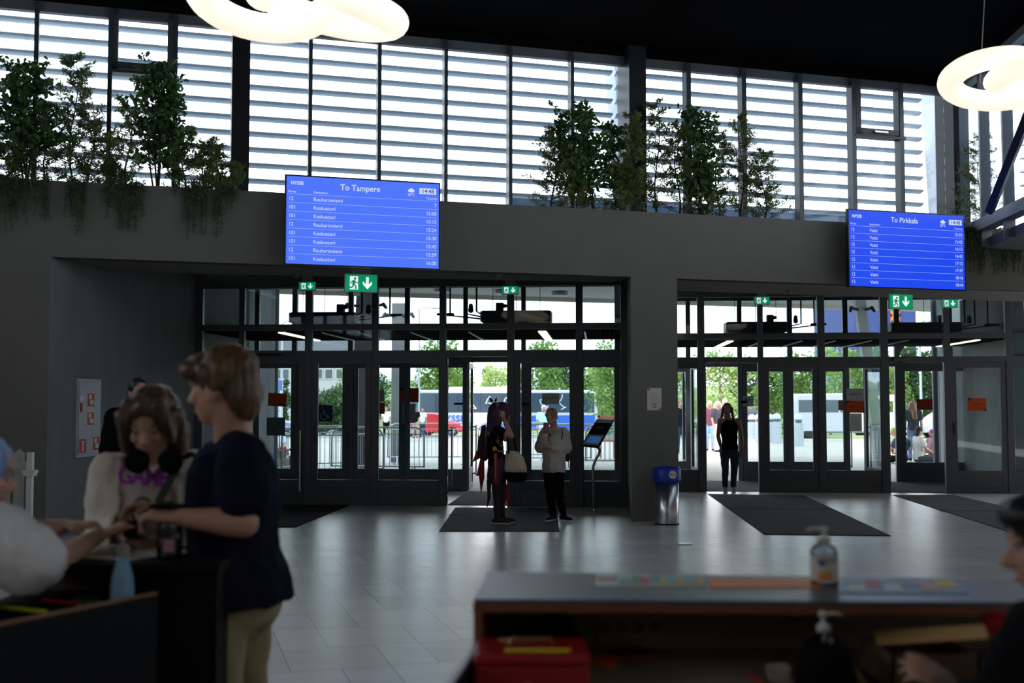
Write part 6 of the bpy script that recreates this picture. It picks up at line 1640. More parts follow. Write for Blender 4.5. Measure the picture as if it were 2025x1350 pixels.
# veil hood falling down the back
b = MB(); R3 = T.to_3x3().normalized().to_4x4()
b.ell(T @ Vector((0,-0.03,0.045)), (0.106,0.115,0.102), R3, 20, 12)
for (x0,y0,x1,y1,r0,r1,dy) in ((978,808,972,868,0.085,0.090,-0.02),(972,868,964,900,0.075,0.05,0.0),(968,850,958,905,0.06,0.045,0.06),(980,812,986,858,0.05,0.045,-0.10),(984,856,986,880,0.04,0.02,-0.12)):
    b.cap(A(x0,y0,dy), A(x1,y1,dy), r0, r1, 14)
hd_ = b.build('hood_veil', M_pur, cp); remesh(hd_, 0.012, 3); wrinkle(hd_, 0.014, 12, (1.4,1.4,0.4))
b = MB(); b.cap(A(972,792),A(968,786),0.02,0.006,8); b.cap(A(980,792),A(982,787),0.016,0.006,8); b.build('veil_bow', M_blk, hd_)
def ribbon(pts, m, name, th=0.008, par=None, dy=0.0):
    # closed outline in image columns/rows at the figure's distance, given thickness
    v = [A(x, y, dy) for x, y in pts]; n = len(v); b = MB()
    w = [p + Vector((0,th,0)) for p in v]
    b.add(v + w, [tuple(range(n)), tuple(range(n,2*n))[::-1]] + [(i,i+n,(i+1)%n+n,(i+1)%n) for i in range(n)])
    o = b.build(name, m, par or cp)
    return o
ribbon([(952,842),(960,838),(964,862),(958,905),(950,908),(943,898)], M_pur, 'cape_tail', 0.03, dy=0.08)
ribbon([(950,905),(942,890),(934,914),(950,900)], M_rib, 'ribbon', 0.01, dy=0.09)
ribbon([(951,900),(958,905),(958,945),(951,977),(947,940),(942,941)], M_rib, 'ribbon', 0.01, dy=0.10)
ribbon([(946,862),(954,860),(952,892),(943,896)], M_pur, 'cape_tail', 0.02, dy=0.12)
# skirt panels
b = MB(); yaw = math.atan2(J['r'].y, J['r'].x)
b.loft([(A(984,898),0.115,0.10,yaw),(A(984,915),0.145,0.125,yaw),(A(982,940),0.15,0.13,yaw),(A(982,955),0.14,0.12,yaw)], 20); sk = b.build('skirt', M_pur, cp, smooth=True); wrinkle(sk, 0.01, 14)
ribbon([(962,948),(972,948),(970,985),(966,998),(962,1005),(964,985)], M_pur, 'coat_tail', 0.015, dy=-0.05)
ribbon([(996,945),(1003,960),(1012,1000),(1006,1000),(1000,985),(994,1000),(996,975)], M_rib, 'ribbon', 0.012, dy=0.04)
ribbon([(976,895),(984,895),(984,950),(986,952),(981,957),(976,952),(977,945)], M_rib, 'sash', 0.01, dy=-0.18)
b = MB(); 
b.tube([A(979.5,897,-0.19),A(980,945,-0.19)],0.006,6); b.build('gold_trim', M_gold, cp)
b = MB(); b.lathe([(0.006,0),(0.03,0),(0.03,0.01),(0.006,0.01)],(0,0,0),10,Matrix.Translation(A(978,887,-0.20)) @ Matrix.Rotation(R(90),4,'X')); b.build('brooch', M_gold, cp)
b = MB(); b.tube([A(980,886,-0.20),A(986,892,-0.20),A(994,892,-0.16)],0.008,6); b.ell(A(995,892,-0.16),(0.02,0.01,0.018),None,8,5); b.build('belt_chain', M_gold, cp)
for x, y, dd in ((984,800,-0.125),(965,799,-0.1),(966,857,-0.10),(947,861,0.10),(984,872,-0.16),(991,879,-0.13)):
    c = A(x,y,dd); b = MB(); pts = [c+Vector((0.022*math.cos(t),0,0.030*math.sin(t)))*(1.0 if i%2==0 else 0.45) for i,t in enumerate([j*math.pi/4 for j in range(9)])]
    b.tube(pts, 0.0035, 5); b.build('gold_star', M_gold, cp)
b = MB(); b.tube([A(963,842,-0.10),A(960,860,-0.10),A(962,880,-0.09)],0.003,5); b.build('gold_cord', M_gold, cp)
# tote bag on the far arm
tb = empty('tote_bag', A(1020,940), 0, 'cream canvas tote bag with black base and handles hanging from the costumed person\'s arm', 'bag')
b = MB(); b.loft([(A(1020,934,-0.10),0.145,0.055,R(-8)),(A(1019,925,-0.10),0.155,0.065,R(-8)),(A(1017,905,-0.10),0.125,0.055,R(-8)),(A(1013,892,-0.10),0.085,0.03,R(-8))], 24)
o = b.build('canvas_body', mat('canvas_cream',(0.52,0.43,0.34),0.9,var=0.08,vscale=15), tb, smooth=True); wrinkle(o, 0.012, 12)
b = MB(); b.loft([(A(1021,953,-0.10),0.09,0.04,R(-8)),(A(1021,948,-0.10),0.135,0.06,R(-8)),(A(1020,938,-0.10),0.150,0.062,R(-8)),(A(1020,933,-0.10),0.148,0.060,R(-8))], 24); o = b.build('black_base', M_blk, tb, smooth=True)
for x0, x1, dd in ((1006,1003,-0.14),(1022,1014,-0.08)):
    b = MB(); b.tube([A(x0,896,dd), A((x0+x1)/2,876,dd), A(x1,862,dd-0.03)], 0.012, 6); b.build('handle', M_blk, tb)

# ---- girl looking at a phone
p0 = atz(1100, 1030, 0); Yc = p0.y
J = stand(Vector((A(1096,1000).x, Yc, 0)), R(-112), 1.60, 0.93)
J['head'] = A(1091,824,-0.03); J['neck'] = A(1096,848,0.02); J['face'] = Vector((-0.30,-0.86,-0.45)).normalized(); J['chest'] = A(1096,878); J['waist'] = A(1096,905); J['pelvis'] = A(1095,926)
J['shR'] = A(1077,858); J['shL'] = A(1114,857,0.04); J['elR'] = A(1068,884,-0.04); J['wrR'] = A(1077,857,-0.20); J['elL'] = A(1120,886,-0.02); J['wrL'] = A(1088,884,-0.20)
J['hipR'] = A(1086,934,0); J['hipL'] = A(1104,934,0.02); J['knR'] = A(1088,982,-0.02); J['knL'] = A(1106,980,0.02); J['anR'] = A(1093,1022,0); J['anL'] = A(1115,1022,-0.06)
J['anR'].z = J['anL'].z = 0.085; J['toeR'] = Vector((-0.5,-0.85,0)).normalized(); J['toeL'] = Vector((0.6,-0.8,0)).normalized()
gp = fig('girl in a cream sweatshirt and black track trousers looking at her phone', p0)
bo, T, Hh = bodymesh(J, 0.010, M_skin, gp, 1.10, (1.0,0.6), hd={'R':Vector((0.1,-0.3,1)),'L':Vector((-0.9,-0.2,0.1))}, hp={'R':Vector((0.4,0.6,0)),'L':Vector((0,-0.2,-1))}); eyes(T, gp, J['k'])
sw = shirt(J, mat('sweatshirt_cream',(0.50,0.43,0.40),0.9,var=0.05,vscale=10), gp, 0.011, 0.026, 1.86, hem=-0.01, name='sweatshirt', loose=1.1, wr=0.012, cuff=0.006)
tr = trousers(J, M_blk, gp, 0.011, 0.006, 1.0, 0.0); shoes(J, mat('shoe_black',(0,0,0)), mat('sole_white',(0.75,0.74,0.72),0.6), gp)
hairmesh(T, [('e',(0,-0.018,0.035),(0.080,0.098,0.083)),('e',(0.04,0.045,0.06),(0.035,0.04,0.035)),('e',(-0.04,0.045,0.06),(0.035,0.04,0.035)),('c',(0,-0.09,0.0),(0.0,-0.10,-0.14),0.03,0.015)], hairmat('hair_blonde',(0.30,0.18,0.09)), gp, 0.009, 0.004, 40)
b = MB(); c = A(1111,925,-0.115)
pts = [(0,0),(0.03,0.012),(0.045,0.030),(0.052,0.028),(0.044,0.006),(0.05,-0.012),(0.04,-0.008),(0.02,-0.004)]
c = A(1103,924,-0.135); v = [c+Vector((x,0,y)) for x,y in pts]; b.add(v+[p+Vector((0,-0.003,0)) for p in v],[tuple(range(8)),tuple(range(8,16))[::-1]]); b.build('leaping_cat_logo', M_white, tr)
b = MB(); b.cbox(A(1080,846,-0.235), (0.075,0.010,0.15)); ph = tag(b.build('mobile_phone', mat('phone_pink',(0.25,0.08,0.12),0.4), bevel=0.004), 'dark pink mobile phone held up by the girl in the cream sweatshirt', 'phone')
b = MB(); b.tube([A(1111,846,-0.08),A(1113,858,-0.12),A(1110,868,-0.15)],0.006,6); b.tube([A(1084,852,-0.13),A(1088,862,-0.16)],0.006,6); b.build('backpack_strap', M_blk, gp)
b = MB(); b.ell(A(1122,900,0.12),(0.05,0.05,0.09),None,12,8); b.tube([A(1124,910,0.08),A(1125,925,0.06)],0.006,5); tag(b.build('small_backpack', mat('bag_dark',(0.03,0.02,0.03),0.7), smooth=True), 'small dark bag showing behind the girl\'s left elbow', 'bag')

# ---- woman walking in through the right doors
p0 = atz(1438, 972, 0); Yc = p0.y
J = stand(Vector((A(1443,960).x, Yc, 0)), R(-97), 1.63, 1.0)
J['head'] = A(1438,809); J['neck'] = A(1440,829); J['chest'] = A(1442,852); J['waist'] = A(1443,874); J['pelvis'] = A(1443,892)
J['shR'] = A(1424,832); J['shL'] = A(1460,832); J['elR'] = A(1420,862,0.03); J['wrR'] = A(1426,886,0.02); J['elL'] = A(1467,865,0.02); J['wrL'] = A(1466,890,-0.02)
J['hipR'] = A(1433,897); J['hipL'] = A(1453,897); J['knR'] = A(1434,930,-0.05); J['knL'] = A(1452,930,0.03); J['anR'] = A(1434,966,-0.10); J['anL'] = A(1450,966,0.06)
J['anR'].z = J['anL'].z = 0.085
wp = fig('long haired woman in a black sleeveless top and jeans walking in through the doorway', p0)
bo, T, Hh = bodymesh(J, 0.012, M_skin2, wp, 1.05, (0.5,0.5), hd={'R':Vector((0.1,0,-1)),'L':Vector((-0.1,0,-1))}); eyes(T, wp, J['k'])
shirt(J, M_blk, wp, 0.013, 0.008, 0.1, arms=(False,False), hemz=J['pelvis'].z+0.03, name='sleeveless_top'); trousers(J, M_jean, wp, 0.013, 0.010, 0.95); shoes(J, mat('shoe_white',(0.45,0.42,0.38),0.6), M_sole, wp)
hairmesh(T, [('e',(0,-0.015,0.035),(0.084,0.1,0.088)),('c',(-0.078,0.0,0.02),(-0.12,0.02,-0.26),0.030,0.022),('c',(0.078,0.0,0.02),(0.12,0.02,-0.24),0.030,0.020),('c',(0,-0.07,0),(0,-0.09,-0.28),0.075,0.05)], hairmat('hair_long_brown',(0.10,0.055,0.03)), wp, 0.012, 0.006, 40)

# ---- people outside
def outsider(px, Y, face, H, top, bottom, hair, label, seated=False, long=False, skin=None, mane=False):
    global Yc
    g = G(px, Y) + Vector((0,0,-0.03 if Y < 50 else -0.02)); J = stand(g, face, H)
    if seated:
        dz = Vector((0,0,-0.78*J['k']))
        for n in ('head','neck','chest','waist','pelvis','shR','shL','elR','elL','wrR','wrL','hipR','hipL'): J[n] = J[n] + dz
        f, r = J['f'], J['r']; k = J['k']
        for s, n in ((1,'R'),(-1,'L')):
            J['kn'+n] = g + (r*s*0.22 + f*0.42)*k + Vector((0,0,0.14)); J['an'+n] = g + (r*s*-0.10 + f*0.36)*k + Vector((0,0,0.085*k))
            J['el'+n] = J['sh'+n] + (r*s*0.07 + f*0.10)*k + Vector((0,0,-0.24*k)); J['wr'+n] = g + (r*s*0.08 + f*0.34)*k + Vector((0,0,0.30*k))
    r_ = fig(label, g); r_['group'] = 'people outside'
    bo, T, _ = bodymesh(J, 0.022, skin or M_skin, r_)
    shirt(J, top, r_, 0.022, 0.018, 0.55 if not long else 1.8, name='top'); trousers(J, bottom, r_, 0.022); shoes(J, M_blk, M_sole, r_)
    hairmesh(T, [('e',(0,-0.015,0.035),(0.088,0.102,0.088)),('e',(0,-0.06,-0.04),(0.085,0.06,0.10))], hair, r_, 0.016, 0.008, 30)
    if mane: hairmesh(T, [('e',(0,-0.03,0.03),(0.11,0.11,0.10)),('c',(0,-0.08,0.0),(0.02,-0.12,-0.36),0.11,0.09),('c',(-0.09,-0.03,-0.02),(-0.12,-0.08,-0.28),0.06,0.05)], hair, r_, 0.020, 0.03, 22)
    return J, r_
c_ = lambda n, c: mat('cloth_'+n, c, 0.85, var=0.08, vscale=10)
hb = hairmat('hair_mid_brown',(0.16,0.09,0.05))
outsider(1402, 38, R(-100), 1.70, c_('maroon',(0.16,0.05,0.08)), c_('light_jeans',(0.25,0.38,0.60)), hairmat('hair_pink',(0.55,0.35,0.40)), 'person in a maroon top and light jeans left of the walking woman', long=True)
outsider(1418, 37, R(-60), 1.68, c_('charcoal',(0.05,0.05,0.07)), c_('white_skirt',(0.7,0.7,0.72)), hairmat('hair_rose',(0.60,0.42,0.36)), 'person with rose blonde hair and dark top just behind the walking woman', mane=True)
outsider(1432, 39, R(-90), 1.78, c_('pale_green',(0.45,0.55,0.42)), M_jean, hairmat('hair_grey',(0.5,0.48,0.44)), 'grey haired person farther back behind the walking woman')
outsider(1345, 36, R(-90), 1.72, M_navy, M_jean, hb, 'person in dark clothes seen through the narrow pane beside the pillar')
outsider(1483, 53, R(-90), 1.78, c_('slate',(0.10,0.11,0.14)), M_jean, hb, 'person in a grey shirt behind the first bollard')
outsider(1803, 31.5, R(75), 1.68, c_('black_vest',(0.03,0.035,0.05)), c_('denim_shorts',(0.13,0.20,0.36)), hairmat('hair_curly_brown',(0.17,0.09,0.05)), 'woman with long curly hair standing outside, seen from behind', mane=True)
_, sp = outsider(1812, 30, R(5), 1.80, c_('white_tee',(0.66,0.66,0.64)), c_('dark_trousers',(0.05,0.06,0.07)), mat('cap_black',(0.02,0.02,0.022),0.7), 'seated person in a white t-shirt and dark cap outside the right doors', seated=True)
outsider(1841, 30.6, R(200), 1.66, c_('mauve',(0.40,0.20,0.26)), M_jean, hairmat('hair_magenta',(0.45,0.05,0.40)), 'seated person with magenta hair and mauve top', seated=True)
outsider(1779, 30.2, R(100), 1.70, c_('denim_jacket',(0.06,0.09,0.14)), M_blk, hb, 'seated person in a dark denim jacket in the open door gap', seated=True)
outsider(1763, 32.5, R(-60), 1.70, c_('pale_yellow',(0.55,0.60,0.40)), c_('pale_print',(0.6,0.6,0.5)), hairmat('hair_green',(0.30,0.42,0.15)), 'seated person with green hair left of the denim jacket person', seated=True)
outsider(1075, 36, R(-90), 1.56, c_('pastel_aqua',(0.45,0.75,0.75)), c_('pastel_white',(0.7,0.7,0.72)), hairmat('hair_pastel',(0.75,0.55,0.60)), 'person in pastel aqua and pink costume behind the girl with the phone')
outsider(822, 62, R(-90), 1.70, M_blk, c_('bare_beige',(0.45,0.28,0.2)), hb, 'person in black standing in front of the red car')
outsider(836, 63, R(-80), 1.66, c_('white_top',(0.7,0.7,0.7)), M_jean, hb, 'person in a white top beside the red car')
outsider(765, 58, R(-90), 1.66, c_('white_shirt_far',(0.7,0.7,0.72)), M_blk, hb, 'person in white between the two dark columns')
outsider(552, 33, R(-90), 1.62, c_('sky_shirt',(0.5,0.58,0.68)), M_blk, hb, 'person in a pale shirt seated near the flower planter', seated=True)
# ================================================================ counters in the foreground
M_ctop = mat('counter_grey', (0.055,0.07,0.088), 0.35, spec=0.5); M_cedge = mat('counter_edge', (0.16,0.05,0.02), 0.6); M_cblk = mat('counter_black', (0.005,0.005,0.0055), 0.7, spec=0.08)
M_beige = mat('board_beige', (0.26,0.20,0.14), 0.7, var=0.05, vscale=5); M_work = mat('work_surface', (0.22,0.18,0.13), 0.6, var=0.05, vscale=5)
ZC = 1.15
def mesh_box(name, a, b_, m, parent=None, bevel=0.0, **kw):
    b = MB(); b.box(a, b_); return b.build(name, m, parent, bevel=bevel, **kw)
def poly(name, pts, z0, z1, m, parent=None, bevel=0.0, **kw):
    b = MB(); b.prism([(p[0],p[1]) for p in pts], z0, z1); return b.build(name, m, parent, bevel=bevel, **kw)
# right counter
a = atz(937,1184,ZC); c = atz(966,1130,ZC); d = atz(2400,1150,ZC); e = atz(2400,1193,ZC)
rc = empty('service_counter', (0.6, 2.9, 0), 0, 'low grey topped service counter with orange brown edge at the lower right', 'counter')
top_pts = [(a.x,a.y),(e.x,e.y),(d.x,d.y),(c.x,c.y)]
poly('countertop', top_pts, ZC-0.010, ZC, M_ctop, rc)
poly('edge_strip', [(a.x-0.002,a.y-0.003),(e.x,e.y-0.003),(d.x,d.y-0.02),(c.x+0.01,c.y-0.02)], ZC-0.030, ZC-0.0105, M_cedge, rc)
zb_ = 0.955; Yb = c.y - 0.05
poly('back_board', [(a.x+0.02,Yb-0.02),(d.x,Yb+0.0),(d.x,Yb+0.02),(a.x+0.02,Yb)], zb_, ZC-0.03, M_beige, rc)
poly('front_panel', [(c.x+0.01,Yb+0.0),(d.x,Yb+0.02),(d.x,Yb+0.04),(c.x+0.01,Yb+0.03)], 0, ZC-0.03, M_cblk, rc)
poly('work_surface', [(a.x+0.01,Yb),(d.x,Yb),(d.x,1.55),(-0.24,1.55)], zb_-0.03, zb_, M_work, rc)
s0 = atz(937,1247,1.04); s1 = atz(868,1352,1.04); sd = (s1-s0).normalized(); s2 = s1 + sd*0.9
poly('side_panel', [(a.x,a.y),(a.x+0.02,a.y),(c.x+0.02,c.y-0.04),(c.x,c.y-0.04)], 0, ZC-0.03, M_cedge, rc)
poly('side_panel', [(a.x,a.y),(a.x+0.02,a.y),(s2.x+0.02,s2.y),(s2.x,s2.y)], 0, 1.04, M_cblk, rc)
poly('side_panel_edge', [(a.x,a.y),(a.x+0.014,a.y),(s2.x+0.014,s2.y),(s2.x,s2.y)], 1.04, 1.046, mat('edge_pale',(0.45,0.47,0.50),0.4), rc)
# black strip standing in for the shadow in the shelf space under the top
poly('shadow_strip', [(a.x+0.03,Yb-0.05),(d.x,Yb-0.05),(d.x,Yb-0.02),(a.x+0.03,Yb-0.02)], ZC-0.085, ZC-0.03, M_cblk, rc)
# socket strip
so = empty('socket_strip', atY(1240,1238,Yb-0.03), 0, 'beige strip of four round power sockets on the right counter back board', 'socket')
x0 = atY(1180,1240,Yb-0.025).x; x1 = atY(1310,1240,Yb-0.025).x; z0 = atY(1240,1262,Yb-0.025).z; z1 = atY(1240,1214,Yb-0.025).z
b = MB(); b.box((x0,Yb-0.032,z0),(x1,Yb-0.02,z1)); b.build('plate', mat('socket_plate',(0.30,0.24,0.17),0.5), so, bevel=0.002)
for i in range(4):
    cx = x0 + (x1-x0)*(i+0.5)/4; b = MB(); b.lathe([(0.012,0),(0.0155,0),(0.0155,0.004),(0.012,0.004)],(0,0,0),20,Matrix.Translation((cx,Yb-0.036+0.0,(z0+z1)/2)) @ Matrix.Rotation(R(90),4,'X')); b.lathe([(0.001,0),(0.012,0),(0.012,0.001),(0.001,0.001)],(0,0,0),20,Matrix.Translation((cx,Yb-0.033,(z0+z1)/2)) @ Matrix.Rotation(R(90),4,'X'))
    b.build('outlet', mat('outlet_dark',(0.10,0.075,0.05),0.5), so)
# leaflets on the right counter
def sheet(name, cor, z, m, label, cat='leaflet', blocks=None, th=0.003):
    pts = [atz(x,y,z) for x,y in cor]; b = MB(); b.prism([(p.x,p.y) for p in pts], z, z+th); o = tag(b.build(name, m), label, cat)
    if blocks:
        P00, P10, P11, P01 = pts
        for bi, (u0,v0,u1,v1,mm) in enumerate(blocks):
            q = MB(); L = lambda u,v: P00.lerp(P10,u).lerp(P01.lerp(P11,u),v)
            q.prism([(L(u0,v0).x,L(u0,v0).y),(L(u1,v0).x,L(u1,v0).y),(L(u1,v1).x,L(u1,v1).y),(L(u0,v1).x,L(u0,v1).y)], z+th, z+th+0.0006+0.0004*bi); q.build('printed_picture', mm, o)
    return o
cm = lambda n, c: mat('print_'+n, c, 0.5)
cols = [cm('pale',(0.55,0.58,0.52)), cm('teal',(0.16,0.33,0.32)), cm('green',(0.12,0.28,0.12)), cm('pink',(0.50,0.10,0.14)), cm('sky',(0.22,0.38,0.48)), cm('gold',(0.55,0.42,0.10)), cm('blush',(0.50,0.30,0.26)), cm('lilac',(0.30,0.28,0.42))]
sheet('leaflet', [(1176,1160),(1394,1160),(1390,1138),(1180,1136)], ZC, cols[0], 'colourful picture leaflet lying left of the orange sheet', blocks=[(0.22,0.1,0.38,0.6,cols[1]),(0.34,0.15,0.46,0.8,cols[2]),(0.40,0.1,0.50,0.7,cols[3]),(0.5,0.2,0.6,0.9,cols[1]),(0.02,0.4,0.2,0.7,cols[6]),(0.6,0.1,0.98,0.9,cols[5]),(0.64,0.2,0.76,0.8,cols[4]),(0.80,0.2,0.94,0.8,cols[4])])
sheet('leaflet', [(1406,1163),(1628,1163),(1616,1146),(1402,1146)], ZC, mat('leaflet_orange',(0.75,0.20,0.04),0.5), 'orange sheet on the right counter beside the pump bottle')
sheet('leaflet', [(1662,1174),(1916,1174),(1880,1146),(1668,1146)], ZC, cols[4], 'pale blue picture leaflet right of the pump bottle', blocks=[(0.05,0.2,0.2,0.6,cols[0]),(0.2,0.3,0.34,0.9,cols[3]),(0.36,0.1,0.5,0.6,cols[0]),(0.5,0.4,0.66,0.9,cols[7]),(0.66,0.1,0.82,0.7,cols[6]),(0.8,0.3,0.97,0.9,cols[5])])
# pump bottles
M_clear = glass_mat('clear_plastic', (0.78,0.80,0.84), 1.0, 0.05)
def pump_bottle(base, H, rad, label, pump_m, art, body_m=None, flip=1, low=0.0):
    r = empty('pump_bottle', base, 0, label, 'pump bottle')
    b = MB(); b.lathe([(rad*0.90,0),(rad,0.006),(rad,H*0.56),(rad*0.86,H*0.66),(rad*0.42,H*0.73),(rad*0.40,H*0.77)], base, 32); b.build('bottle', body_m or M_clear, r, smooth=True)
    if art:
        b = MB(); b.lathe([(rad*1.01,H*0.10),(rad*1.015,H*0.11),(rad*1.015,H*0.50),(rad*1.01,H*0.51)], base, 32); lo = b.build('label', art[0], r, smooth=True)
        for (ang, z, w, h, mm) in art[1]:
            b = MB(); n = 6; vs = []
            for i in range(n+1):
                t = ang - w/2 + w*i/n
                for zz in (z, z+h): vs.append((base.x+rad*1.03*math.sin(t), base.y-rad*1.03*math.cos(t), base.z+zz*H))
            b.add(vs, [(2*i,2*i+2,2*i+3,2*i+1) for i in range(n)]); b.build('label_print', mm, lo)
    b = MB(); b.lathe([(rad*0.46,H*0.75),(rad*0.46,H*0.82),(rad*0.30,H*0.84),(rad*0.14,H*0.85),(rad*0.14,H*0.93),(rad*0.30,H*0.94),(rad*0.30,H*0.985),(rad*0.1,H)], base, 20)
    b.tube([(base.x,base.y,base.z+H*0.965),(base.x-flip*rad*0.9,base.y,base.z+H*0.975),(base.x-flip*rad*1.25,base.y,base.z+H*0.94)], rad*0.10, 8)
    b.tube([(base.x,base.y,base.z+0.01),(base.x,base.y,base.z+H*0.78)], rad*0.06, 6); b.build('pump', pump_m, r, smooth=True)
    return r
M_pw = mat('pump_white',(0.55,0.52,0.47),0.4); M_lab = mat('label_cream',(0.50,0.46,0.40),0.5)
bz = atz(1631,1157,ZC); k_ = bz.y/FPX
pump_bottle(bz, 114*k_, 27*k_, 'clear pump bottle with an orange label on the right counter', M_pw, (M_lab, [(0.0,0.40,1.6,0.10,mat('label_grey',(0.35,0.32,0.30),0.5)),(-0.45,0.36,0.5,0.10,mat('label_purple',(0.10,0.06,0.20),0.5)),(-0.2,0.12,1.0,0.14,mat('label_orange',(0.65,0.22,0.05),0.5))]))
bz = atz(336,1106,ZC); bz.y = 3.37; k_ = bz.y/FPX; bz = Vector((atY(336,1000,3.40).x, 3.40, ZC))
pump_bottle(bz, 116*k_, 24*k_, 'clear pump bottle with black pump and pink label on the left counter', mat('pump_black',(0.01,0.01,0.012),0.4), (glass_mat('label_film',(0.55,0.52,0.55),0.5), [(0.25,0.14,0.9,0.22,mat('label_pink',(0.35,0.16,0.22),0.5)),(-0.4,0.26,0.5,0.12,mat('label_dark',(0.05,0.05,0.07),0.5))]), flip=1)
bz = Vector((atY(1625,1000,2.62).x, 2.62, zb_)); 
pump_bottle(bz, atY(1625,1208,2.62).z - zb_, 0.034, 'pump bottle half hidden in black on the work surface under the right counter', M_pw, (M_cblk, []), flip=-1)
b = MB(); q = bz; b.loft([((q.x,q.y-0.03,zb_),0.075,0.045,0),((q.x-0.005,q.y-0.03,zb_+0.06),0.07,0.045,0),((q.x+0.0,q.y-0.02,zb_+0.10),0.05,0.045,0),((q.x+0.0,q.y-0.0,zb_+0.115),0.042,0.040,0)], 20)
o = b.build('black_cloth', M_blk); wrinkle(o, 0.01, 30); tag(o, 'black cloth bundled round the pump bottle under the right counter', 'cloth')
# red cash box
zt = 1.06; A0 = atz(938,1296,zt); A1 = atz(1166,1296,zt); A2 = atz(1150,1260,zt); A3 = atz(950,1260,zt)
cb = empty('cash_box', ((A0.x+A1.x)/2,(A0.y+A2.y)/2,zb_), 0, 'dark red metal cash box with a yellow pen on its lid', 'cash box')
M_cash = mat('cash_red',(0.30,0.008,0.012),0.35,coat=0.3)
poly('box_body', [A0,A1,(A1.x,A2.y),(A0.x,A2.y)], zb_, zt-0.025, M_cash, cb, bevel=0.006)
ld = poly('box_lid', [(A0.x-0.003,A0.y-0.003),(A1.x+0.003,A1.y-0.003),(A1.x+0.003,A2.y+0.003),(A0.x-0.003,A2.y+0.003)], zt-0.024, zt, M_cash, cb, bevel=0.008)
b = MB(); cx = (A0.x+A1.x)/2; cy = (A0.y+A2.y)/2; b.tube([(cx-0.05,cy+0.03,zt),(cx-0.045,cy+0.03,zt+0.012),(cx+0.045,cy+0.03,zt+0.012),(cx+0.05,cy+0.03,zt)],0.004,6); b.build('carry_handle', mat('brass',(0.45,0.28,0.12),0.3,metal=0.8), ld)
b = MB(); b.lathe([(0.001,0),(0.011,0),(0.011,0.004),(0.004,0.006)],(0,0,0),14,Matrix.Translation((cx-0.01,A0.y-0.001,zb_+0.035)) @ Matrix.Rotation(R(90),4,'X')); b.build('lock', mat('brass',(0,0,0)), cb)
b = MB(); b.tube([(cx-0.06,A0.y+0.02,zt+0.006),(cx+0.085,A0.y+0.022,zt+0.006)],0.005,8); tag(b.build('highlighter_pen', mat('pen_yellow',(0.65,0.50,0.02),0.4)), 'yellow pen lying on the red cash box lid', 'pen')
b = MB(); b.box((cx-0.075,cy+0.045,zt+0.001),(cx+0.03,cy+0.066,zt+0.004)); tag(b.build('paper_strip', mat('strip_tan',(0.45,0.25,0.14),0.6)), 'tan paper strip on the back of the red cash box lid', 'paper')
# black tablet leaning behind the cash box
b = MB(); p0,p1,p2,p3 = atY(1055,1262,2.92),atY(1165,1300,2.75),atY(1120,1208,3.0),atY(1090,1208,3.0)
p0 = atY(985,1262,2.85); v = [p0,p1,p2,p3, p0+Vector((0,0.015,0)),p1+Vector((0,0.015,0)),p2+Vector((0,0.015,0)),p3+Vector((0,0.015,0))]
b.add(v,[(0,1,2,3),(7,6,5,4),(0,4,5,1),(1,5,6,2),(2,6,7,3),(3,7,4,0)]); tag(b.build('black_folder', M_cblk), 'black folder leaning against the back board behind the cash box', 'folder')
# small things on the right work surface
def lie(name, px0,py0,px1,py1, r_, m, label, cat):
    a_, c2 = atz(px0,py0,zb_+r_), atz(px1,py1,zb_+r_); b = MB(); b.tube([a_, c2], r_, 8); return tag(b.build(name, m, smooth=False), label, cat)
b = MB(); ww = [atz(x,y,zb_+0.002) for x,y in ((1170,1312),(1215,1322),(1222,1306),(1185,1302))]; b.prism([(p.x,p.y) for p in ww], zb_, zb_+0.012); tag(b.build('orange_wrapper', mat('wrap_orange',(0.7,0.13,0.03),0.5)), 'orange wrapper right of the red cash box', 'wrapper')
b = MB(); ww = [atz(x,y,zb_+0.002) for x,y in ((1212,1305),(1300,1298),(1270,1282),(1228,1282))]; b.prism([(p.x,p.y) for p in ww], zb_, zb_+0.008); tag(b.build('red_wrapper', mat('wrap_red',(0.22,0.02,0.03),0.5)), 'dark red wrapper behind the orange one', 'wrapper')
tr_ = atz(1538,1340,zb_); b = MB(); b.lathe([(0.030,0.0),(0.036,0.028),(0.033,0.028),(0.028,0.004)], (0,0,0), 4, Matrix.Translation(tr_) @ Matrix.Rotation(R(45),4,'Z') @ Matrix.Scale(1.25,4,(1,0,0))); tag(b.build('white_dish', mat('dish_white',(0.50,0.46,0.38),0.5)), 'small off-white dish on the right work surface', 'dish')
lie('marker_pen', 1482,1332,1512,1352, 0.005, mat('pen_red',(0.45,0.05,0.03),0.4), 'red pen beside the small off-white dish', 'pen')
lie('yellow_tube', 1682,1318,1706,1348, 0.011, mat('tube_yellow',(0.50,0.38,0.12),0.5), 'small yellow tube right of the black cloth', 'tube')
